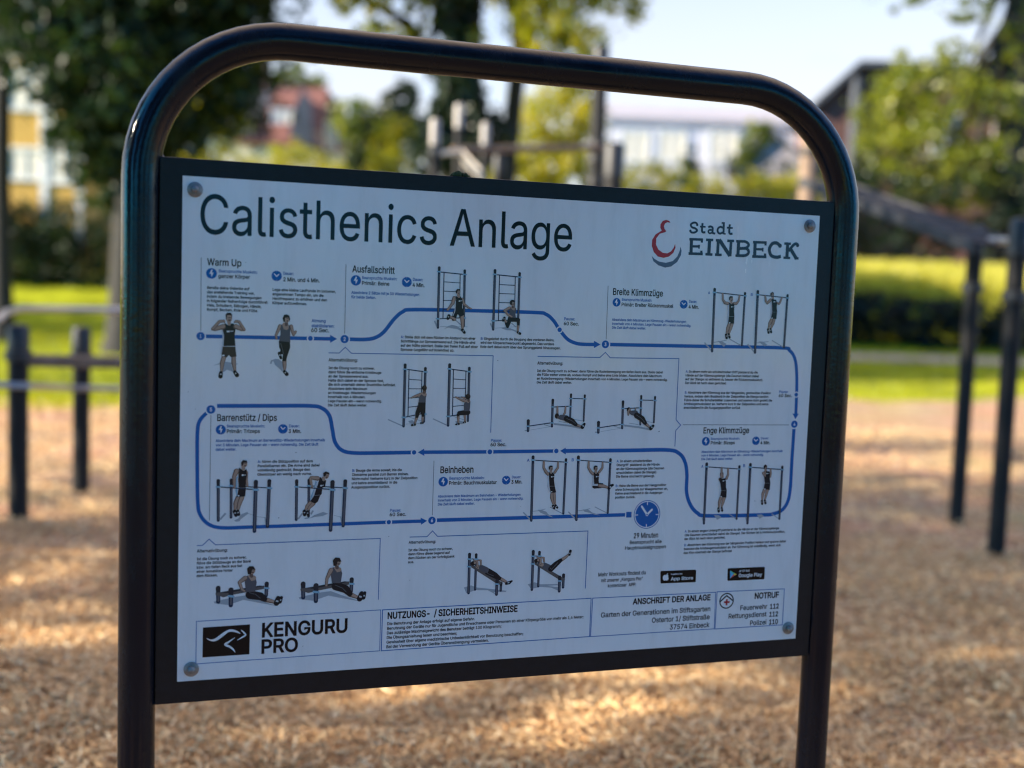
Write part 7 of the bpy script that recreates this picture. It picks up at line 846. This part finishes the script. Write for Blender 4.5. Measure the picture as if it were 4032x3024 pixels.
t, rf = gable_house('grey house half hidden by the bushes beside the left bend of the hoop', (c.x, 50, 1.8), 0, 6, 8, 6.2, 2.4, M_WHITEW, M_SLATE, wins=((-1.2, 4.3, .9, 1.2), (1.0, 4.3, .9, 1.2)), ridge='x')

# long white building
a = at(1305, 300, 46); b = at(1775, 300, 46)
t, rf = gable_house('long white rendered building with a pale grey roof seen under the right of the hoop', ((a.x+b.x)/2, 46, 1.8), 0, b.x-a.x, 9, at(1500, 268, 46).z - 1.8, 1.25, M_WHITEW, M_GREYR, ridge='x', over=.12)
for px in (1370, 1450, 1560, 1650): q = at(px, 345, 46); window(t, q.x - (a.x+b.x)/2, 0, q.z - 1.8, 1.0, 1.1, M_BLIND)
a = at(1590, 400, 40); b = at(1735, 400, 40)
t, rf = gable_house('small lavender grey annexe with a dark sloping roof before the white building', ((a.x+b.x)/2, 40, 1.8), R(-14), b.x-a.x, 5, at(1660, 352, 40).z - 1.8, 1.0, pbr('lavender_render', (.25, .23, .26), .9), M_SLATE, ridge='y', gable_m=pbr('lavender_gable', (.25, .23, .26), .9))

# brick house on the right: a steep left roof slope running up to a long level ridge
rdg = at(1855, 146, 41); ev = at(1772, 218, 41); HZ = 1.75
t = thing('house', 'dark red brick house with a steep left roof slope behind the right hoop bend', 'house', (rdg.x, 41, HZ), R(-4))
xl, zl, zr = ev.x - rdg.x, ev.z - HZ, rdg.z - HZ; xr = 6.5
mb = MB(); mb.prism([(xl+.12, 0, -.6), (xr, 0, -.6), (xr, 0, zr-.1), (0, 0, zr-.1), (xl+.12, 0, zl)], (0, 7, 0)); mb.build('wall', M_BRICK, t)
k = (zr-zl)/-xl
mb = MB(); mb.prism([(xl-.25, -.3, zl-.35*k), (0, -.3, zr), (0, -.3, zr+.22), (xl-.25, -.3, zl-.35*k+.22)], (0, 7.6, 0)); mb.prism([(0.003, -.3, zr), (xr+.3, -.3, zr), (xr+.3, -.3, zr+.215), (0.003, -.3, zr+.215)], (0, 7.6, 0)); mb.build('roof', M_SLATE, t)
for wx in (3.2, 5.4): window(t, wx, 0, 5.2, .9, 1.3, M_GLASS)
q = at(1842, 300, 41); mb = MB(); mb.tube([(q.x-rdg.x, -.12, .2), (q.x-rdg.x, -.12, zr-.4)], .2, 10); mb.build('downpipe', M_SLATE, t)

# ------------------------------------------------------------ vegetation
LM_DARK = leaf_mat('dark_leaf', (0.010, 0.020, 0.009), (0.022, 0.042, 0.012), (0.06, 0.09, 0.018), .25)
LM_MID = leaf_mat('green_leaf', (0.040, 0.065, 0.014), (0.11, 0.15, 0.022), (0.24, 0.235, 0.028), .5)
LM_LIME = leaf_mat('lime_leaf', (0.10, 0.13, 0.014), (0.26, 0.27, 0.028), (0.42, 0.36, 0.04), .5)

def leaf_cloud(blobs, n, size, clump=0.16, tint=(0.2, 0.9)):
    """leaf quads in clumps through the volume of the ellipsoid blobs [(cx,cy,cz,rx,ry,rz)]"""
    B = np.array(blobs, float); vol = B[:, 3]*B[:, 4]*B[:, 5]; per = 26
    nc = max(8, n//per); bi = rng.choice(len(B), nc, p=vol/vol.sum())
    u = rng.normal(size=(nc, 3)); u /= np.linalg.norm(u, axis=1)[:, None]; rad = rng.uniform(0.25, 1, nc)**0.45*rng.uniform(.82, 1.12, nc)
    cc = B[bi, :3] + u*rad[:, None]*B[bi, 3:]
    cs = B[bi, 3:].min(axis=1)*clump*rng.uniform(.6, 1.5, nc); ct = rng.uniform(tint[0], tint[1], nc)
    ci = np.repeat(np.arange(nc), per); m = len(ci)
    c = cc[ci] + rng.normal(size=(m, 3))*cs[ci][:, None]*np.array([1, 1, .75])
    a = rng.normal(size=(m, 3)); a /= np.linalg.norm(a, axis=1)[:, None]
    b = np.cross(a, rng.normal(size=(m, 3))); b /= np.linalg.norm(b, axis=1)[:, None]
    s = size*rng.uniform(.6, 1.3, m)[:, None]
    co = np.stack([c - a*s*.5, c + b*s*.28, c + a*s*.5, c - b*s*.28], 1).reshape(-1, 3)
    return co, np.clip(ct[ci] + rng.normal(0, .12, m), 0, 1)

def tree(label, x, y, trunk_r, trunk_h, blobs, n, size, lm, cat='tree', name='tree', lean=(0, 0), limbs=6, group=None, tint=(.2, .9), clump=.16, trunk=True):
    t = thing(name, label, cat, (x, y, float(ground_z(x, y)) - .05), 0, group)
    if trunk:
        mb = MB(); top = Vector((lean[0], lean[1], trunk_h))
        pts = [Vector((lean[0]*s*s + .04*math.sin(5*s + x), lean[1]*s*s, trunk_h*s)) for s in (0, .04, .15, .35, .55, .75, 1)]
        mb.tube(pts, [trunk_r*k for k in (1.5, 1.2, 1.05, .97, .9, .78, .55)], 14)
        for k in range(limbs):
            bl = blobs[k % len(blobs)]; e = Vector(bl[:3]) + Vector((random.uniform(-.5, .5)*bl[3], random.uniform(-.5, .5)*bl[4], random.uniform(-.2, .5)*bl[5]))
            s = random.uniform(.45, .98); o_ = pts[-1]*s if lean == (0, 0) else Vector((lean[0]*s*s, lean[1]*s*s, trunk_h*s)); mid = o_.lerp(e, .5) + Vector((random.uniform(-.2, .2), random.uniform(-.2, .2), random.uniform(0, .4)))
            mb.tube([o_, mid, e], [trunk_r*.42, trunk_r*.26, trunk_r*.08], 8)
        mb.build('trunk', M_BARK, t, smooth=True)
    co, tn = leaf_cloud(blobs, n, size, clump, tint)
    quads_mesh('crown' if trunk else 'foliage', co, 4, lm, t, tn)
    return t
def blob(px, py, Y, rx, rz, bx, by, ry=None):
    """crown ellipsoid centred at a photo point, local to a plant at (bx, by)"""
    p = at(px, py, Y); return (p.x-bx, p.y-by, p.z - float(ground_z(bx, by)) + .05, rx, ry or rx, rz)

# big dark tree on the left
x, y = -6.9, 20.0
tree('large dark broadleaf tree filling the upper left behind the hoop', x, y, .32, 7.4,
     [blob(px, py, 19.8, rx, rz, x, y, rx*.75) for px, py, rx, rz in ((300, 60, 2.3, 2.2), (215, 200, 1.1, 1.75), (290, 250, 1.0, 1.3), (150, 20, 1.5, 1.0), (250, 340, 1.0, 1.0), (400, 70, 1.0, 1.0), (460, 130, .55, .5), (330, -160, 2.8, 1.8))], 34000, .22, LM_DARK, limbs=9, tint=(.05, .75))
# trunk at the left edge
x, y = at(8, 600, 21).x, 21.0
tree('slim brown tree trunk at the left edge of the lawn', x, y, .16, 8.5, [(0, .3, 9.3, 2.2, 1.6, 1.5), (-1.6, .5, 8.2, 1.4, 1.4, .9)], 4200, .2, LM_MID, limbs=3)
# central tree with two stems
x, y = at(990, 330, 19).x, 19.0
tree('thick dark trunked tree with hanging lime sprays rising behind the hoop', x, y, .34, 9.5,
     [blob(860, 20, 18.5, .55, .7, x, y), blob(1055, 60, 18.5, .35, 1.1, x, y), blob(780, -40, 18.5, .9, .5, x, y), blob(1190, 20, 18.6, .9, .9, x, y), blob(890, 110, 18.6, .3, .5, x, y), blob(930, 190, 18.5, .22, .35, x, y), blob(1000, -260, 19, 2.6, 1.6, x, y), blob(1230, 120, 18.6, .7, .5, x, y), blob(820, 40, 18.7, .4, .4, x, y), blob(915, 25, 18.6, .3, .5, x, y), blob(1120, 40, 18.6, .35, .7, x, y), blob(1260, 40, 18.8, .8, .5, x, y), blob(1340, 20, 19, .5, .4, x, y)], 23000, .15, LM_LIME, limbs=8, tint=(.4, 1.0))
x, y = at(1075, 420, 20.2).x, 20.2
tree('slender leaning tree stem beside the thick central trunk', x, y, .17, 9.0, [blob(1170, -120, 20, 1.4, 1.0, x, y)], 2200, .15, LM_LIME, lean=(.75, 0), limbs=3)
x, y = at(985, 380, 18.2).x, 18.2
tree('dense dark evergreen bush climbing the thick trunk behind the pull up posts', x, y, .12, 3, [blob(985, 240, 18.2, .45, .55, x, y), blob(940, 320, 18.2, .45, .45, x, y), blob(1040, 300, 18.2, .42, .4, x, y), blob(985, 140, 18.3, .38, .6, x, y), blob(985, 20, 18.5, .34, .5, x, y)], 9000, .14, LM_DARK, cat='bush', name='bush', limbs=4, tint=(0, .5))
# sunlit lime bush right of the trunk
x, y = at(1195, 400, 27.5).x, 27.5
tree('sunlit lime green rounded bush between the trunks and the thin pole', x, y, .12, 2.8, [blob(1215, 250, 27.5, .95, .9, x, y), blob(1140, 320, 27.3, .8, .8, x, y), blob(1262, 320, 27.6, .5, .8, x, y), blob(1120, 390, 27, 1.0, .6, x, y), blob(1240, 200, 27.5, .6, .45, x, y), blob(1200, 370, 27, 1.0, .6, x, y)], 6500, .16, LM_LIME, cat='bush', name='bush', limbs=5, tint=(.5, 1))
# trees around the red house
x, y = at(440, 330, 40).x, 40.0
tree('bright green tree crown between the hoop bend and the left end of the red roof', x, y, .2, 6.0, [blob(475, 205, 40, 1.2, .7, x, y), blob(410, 240, 40, 1.3, .9, x, y), blob(500, 265, 40, .6, .7, x, y), blob(375, 290, 39, .9, .6, x, y)], 4200, .26, LM_LIME, limbs=5, tint=(.2, .9))
x, y = at(790, 330, 44).x, 44.0
tree('pale green round tree right of the brown tiled house', x, y, .2, 5.5, [blob(770, 260, 44, .9, .9, x, y), blob(810, 320, 44, 1.1, .9, x, y), blob(640, 175, 58, 1.3, .7, x, y), blob(560, 180, 60, 1.2, .7, x, y)], 5500, .26, LM_MID, limbs=4)
x, y = at(850, 330, 33).x, 33.0
tree('blue dark conifer left of the pull up posts', x, y, .16, 5, [blob(865, 215, 33, .5, .6, x, y), blob(850, 270, 33, .8, .6, x, y), blob(820, 300, 33, .7, .5, x, y)], 3500, .2, LM_DARK, limbs=4, name='conifer_tree', tint=(0, .5))
# row of sunlit shrubs
SH = 'shrubs in the sunlit row behind the sign'
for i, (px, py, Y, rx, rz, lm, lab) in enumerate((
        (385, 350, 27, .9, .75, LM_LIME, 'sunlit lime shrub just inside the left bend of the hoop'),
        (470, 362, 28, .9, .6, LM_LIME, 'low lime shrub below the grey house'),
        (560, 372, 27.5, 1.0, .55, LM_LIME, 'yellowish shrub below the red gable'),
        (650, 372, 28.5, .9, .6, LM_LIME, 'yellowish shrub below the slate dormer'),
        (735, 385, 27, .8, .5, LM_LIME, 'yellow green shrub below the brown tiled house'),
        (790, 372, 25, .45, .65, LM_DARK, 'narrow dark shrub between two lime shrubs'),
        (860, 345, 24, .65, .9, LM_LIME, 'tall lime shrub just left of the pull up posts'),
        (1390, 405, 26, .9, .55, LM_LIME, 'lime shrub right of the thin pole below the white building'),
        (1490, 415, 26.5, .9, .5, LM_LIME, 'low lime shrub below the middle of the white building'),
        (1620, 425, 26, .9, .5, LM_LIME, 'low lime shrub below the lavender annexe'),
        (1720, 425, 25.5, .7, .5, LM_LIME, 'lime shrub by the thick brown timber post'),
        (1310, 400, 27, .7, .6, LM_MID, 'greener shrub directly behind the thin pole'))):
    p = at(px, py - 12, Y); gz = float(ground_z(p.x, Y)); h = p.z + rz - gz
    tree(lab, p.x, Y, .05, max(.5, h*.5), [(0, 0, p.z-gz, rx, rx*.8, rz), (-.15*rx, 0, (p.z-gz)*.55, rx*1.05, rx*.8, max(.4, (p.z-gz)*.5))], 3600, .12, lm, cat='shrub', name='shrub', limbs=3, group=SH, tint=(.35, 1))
x, y = at(1487, 390, 34).x, 34.0
tree('small dark pointed conifer in front of the white building', x, y, .08, 2.6, [blob(1487, 372, 34, .45, .45, x, y), blob(1487, 345, 34, .22, .45, x, y), blob(1487, 400, 34, .6, .4, x, y)], 1600, .14, LM_DARK, limbs=2, name='conifer_tree')
x, y = at(1650, 370, 36).x, 36.0
tree('pale young tree in front of the right end of the white building', x, y, .08, 3.6, [blob(1640, 292, 36, .45, .45, x, y), blob(1610, 330, 36, .4, .5, x, y)], 1300, .16, LM_MID, limbs=3)
# tree on the right
x, y = at(2178, 420, 36).x, 36.0
tree('big leafy tree with a thick dark trunk behind the hedge at the right edge', x, y, .55, 13.0,
     [blob(px, py, Y, rx, rz, x, y) for px, py, Y, rx, rz in ((1990, 190, 36, 1.7, 1.1), (2080, 260, 35, 1.6, 1.6), (1905, 290, 37, 1.1, 1.5), (2000, 340, 36, 1.9, 1.2), (2110, 380, 35, 1.4, 1.1), (2240, 330, 36, 1.2, 1.9), (1930, 400, 37, 1.5, .9), (2110, 20, 35, 1.3, .5), (1960, 8, 34, .8, .4), (2250, 90, 35, 1.2, 1.2), (2070, 130, 36, .9, .7), (2050, -160, 35, 3.8, 1.7), (1960, 250, 38, 1.5, 1.2), (2040, 400, 37, 1.9, .8), (2140, 310, 37, 1.4, 1.4), (2120, 200, 37, .9, .9))],
     14000, .24, LM_LIME, limbs=12, tint=(0, .55))
# hedges
def hedge(label, x0, x1, y, h, d, n, lm, tint, size=.13):
    xs_ = np.arange(x0, x1, .8)
    co, tn = leaf_cloud([(xx, y, float(ground_z(xx, y)) + h*f, .65, d, h*.36*random.uniform(.85, 1.15)) for xx in xs_ for f in (.26, .66)], n, size, .2, tint)
    tag(quads_mesh('hedge', co, 4, lm, None, tn), label, 'hedge')
hedge('dark clipped hedge across the lawn left of the sign', -17, -7.0, 29.5, 2.15, .9, 24000, LM_DARK, (0, .75))
hedge('near-black leafy band standing in for shade before the tall lit grass on the right', 6.6, 17, 25.3, 1.05, .8, 26000, leaf_mat('shade_band_leaf', (.004, .009, .006), (.010, .020, .010), (.02, .035, .012), .15), (0, .5), .12)  # shade on the grass, built as a strip of near-black leaves
hedge('dark shaded hedge behind the sloping board on the right', 6.4, 19, 34.2, 4.1, 1.1, 18000, LM_DARK, (0, .45), .16)
# tall meadow grass on the right
def meadow():
    n = 26000
    x = rng.uniform(4.2, 17, n); y = rng.uniform(29.8, 33.0, n); g = ground_z(x, y); h = rng.uniform(.45, 1.05, n)
    a = rng.uniform(0, math.pi, n); w = .018; lx = rng.normal(0, .12, n); ly = rng.normal(0, .12, n)
    dx, dy = np.cos(a)*w, np.sin(a)*w
    v = np.stack([np.stack([x-dx, y-dy, g-.02], 1), np.stack([x+dx, y+dy, g-.02], 1), np.stack([x+lx+dx*.5, y+ly+dy*.5, g+h], 1), np.stack([x+lx-dx*.5, y+ly-dy*.5, g+h], 1)], 1).reshape(-1, 3)
    tag(quads_mesh('tall_grass', v, 4, leaf_mat('straw_grass', (.28, .29, .04), (.50, .48, .08), (.62, .56, .13), .5), None, rng.beta(3, 2, n)), kind='stuff')
meadow()
# short grass blades over the nearer lawn, thinning out raggedly into the chips
def turf():
    n = 42000
    y = 12 + 12.5*rng.uniform(0, 1, n)**1.3; x = rng.uniform(-.58, .62, n)*y
    ed = np.array([edge_y(q) for q in x]); wob = .45*np.sin(x*2.3 + y*1.1) + .3*np.sin(x*5.1 - y*.7)
    keep = (y > ed - .25 + .5*wob*rng.uniform(0, 1, n)) & (rng.uniform(0, 1, n) < np.clip(.55 + .6*np.sin(x*1.3)*np.sin(y*.9 + x*.4) + .2, .15, 1)); x, y = x[keep], y[keep]; n = len(x)
    g = ground_z(x, y); h = rng.uniform(.03, .11, n); a = rng.uniform(0, math.pi, n); w = rng.uniform(.006, .014, n); lx = rng.normal(0, .03, n); ly = rng.normal(0, .03, n)
    dx, dy = np.cos(a)*w, np.sin(a)*w
    v = np.stack([np.stack([x-dx, y-dy, g], 1), np.stack([x+dx, y+dy, g], 1), np.stack([x+lx+dx*.3, y+ly+dy*.3, g+h], 1), np.stack([x+lx-dx*.3, y+ly-dy*.3, g+h], 1)], 1).reshape(-1, 3)
    tag(quads_mesh('short_grass', v, 4, LM_LIME, None, np.clip(.45 + .35*np.sin(x*.9)*np.sin(y*.7) + rng.normal(0, .18, n), 0, 1)), kind='stuff')
turf()
# far woodland that closes the view behind everything
co, tn = leaf_cloud([(x, 95 + 4*math.sin(x*.7), 1.8 + 3.2 + 1.2*math.sin(x*.31), 4.5, 3.5, 4.2 + 1.3*math.sin(x*.53)) for x in range(-64, 68, 5)], 15000, .85, .18, (.1, .9))
tag(quads_mesh('far_woodland', co, 4, LM_MID, None, tn), kind='stuff')
# unseen trees shading the sign and ground; dark-leaved ones added to dim the panel
SHADE = 'trees around the playground'
for x, y, h, lm, sz, n, lab, bl in (
        (-17.0, -1.4, 7, LM_MID, .34, 2500, 'tall spreading shade tree left of the playground, nearest the sign', [(0, 0, 7.6, 3.4, 3.6, 2.8), (1.5, 2.2, 6.6, 2.4, 2.4, 2.0), (-1, -2.4, 8.6, 2.4, 2.4, 2.2)]),
        (-12.4, 3.7, 6, LM_MID, .32, 4000, 'smaller shade tree left of the playground', [(0, 0, 6.8, 2.6, 2.4, 2.2), (1.2, -1.6, 7.6, 2.0, 2.0, 1.6), (-1.0, -3.6, 7.0, 1.7, 1.5, 1.5)]),
        (-22.0, 21.5, 7, LM_MID, .34, 4200, 'round shade tree far out on the left lawn', [(0, 0, 6.2, 2.2, 2.4, 2.0)]),
        (-15.5, -6.6, 7, LM_DARK, .36, 12000, 'unseen dense dark tree added left of the viewer to shade the ground', [(0, 0, 6.5, 3.2, 3.2, 3.6), (-1.5, -2.0, 9.0, 3.0, 3.0, 3.2), (0, 0, 3.2, 2.6, 2.8, 2.4)]),  # this and the next added to cut warm bounce onto the panel
        (-17.0, -12.5, 7, LM_DARK, .40, 12000, 'unseen dense dark tree added far left to shade ground behind the viewer', [(0, 0, 6.5, 3.4, 3.4, 3.8), (-1, 1.0, 10.0, 3.2, 3.2, 3.6), (0, 0, 3.2, 2.8, 2.8, 2.4)]),
        (-5.0, -9.5, 6, LM_DARK, .42, 9000, 'unseen dark tree added behind the viewer on the left to block sky', [(0, 0, 6.5, 3.2, 2.6, 4.2), (1, 0, 10.5, 2.8, 2.4, 3.6), (0, 1, 15, 2.6, 2.4, 2.8)]),  # from here on, added to keep open sky off the panel
        (1.5, -9.0, 6, LM_DARK, .42, 9000, 'unseen dark tree added straight behind the viewer to block sky', [(0, 0, 6.0, 3.2, 2.6, 4.4), (-1, 0, 11, 2.8, 2.4, 3.6), (0, 1, 16, 2.8, 2.4, 2.8)]),
        (7.5, -8.0, 6, LM_DARK, .42, 9000, 'unseen dark tree added behind the viewer on the right to block sky', [(0, 0, 6.2, 3.2, 2.6, 4.4), (1, 0, 10.5, 2.8, 2.4, 3.6), (0, 1, 15, 2.6, 2.4, 2.8)]),
        (12.0, -4.0, 6, LM_DARK, .4, 4200, 'unseen dark tree added well right of the viewer to block sky', [(0, 0, 6.2, 2.8, 2.8, 4.2), (0, 1, 9, 2.2, 2.4, 2.6)])):
    tree(lab, x, y, .26, h, bl, n, sz, lm, limbs=7, group=SHADE, name='shade_tree', tint=(.1, .8))
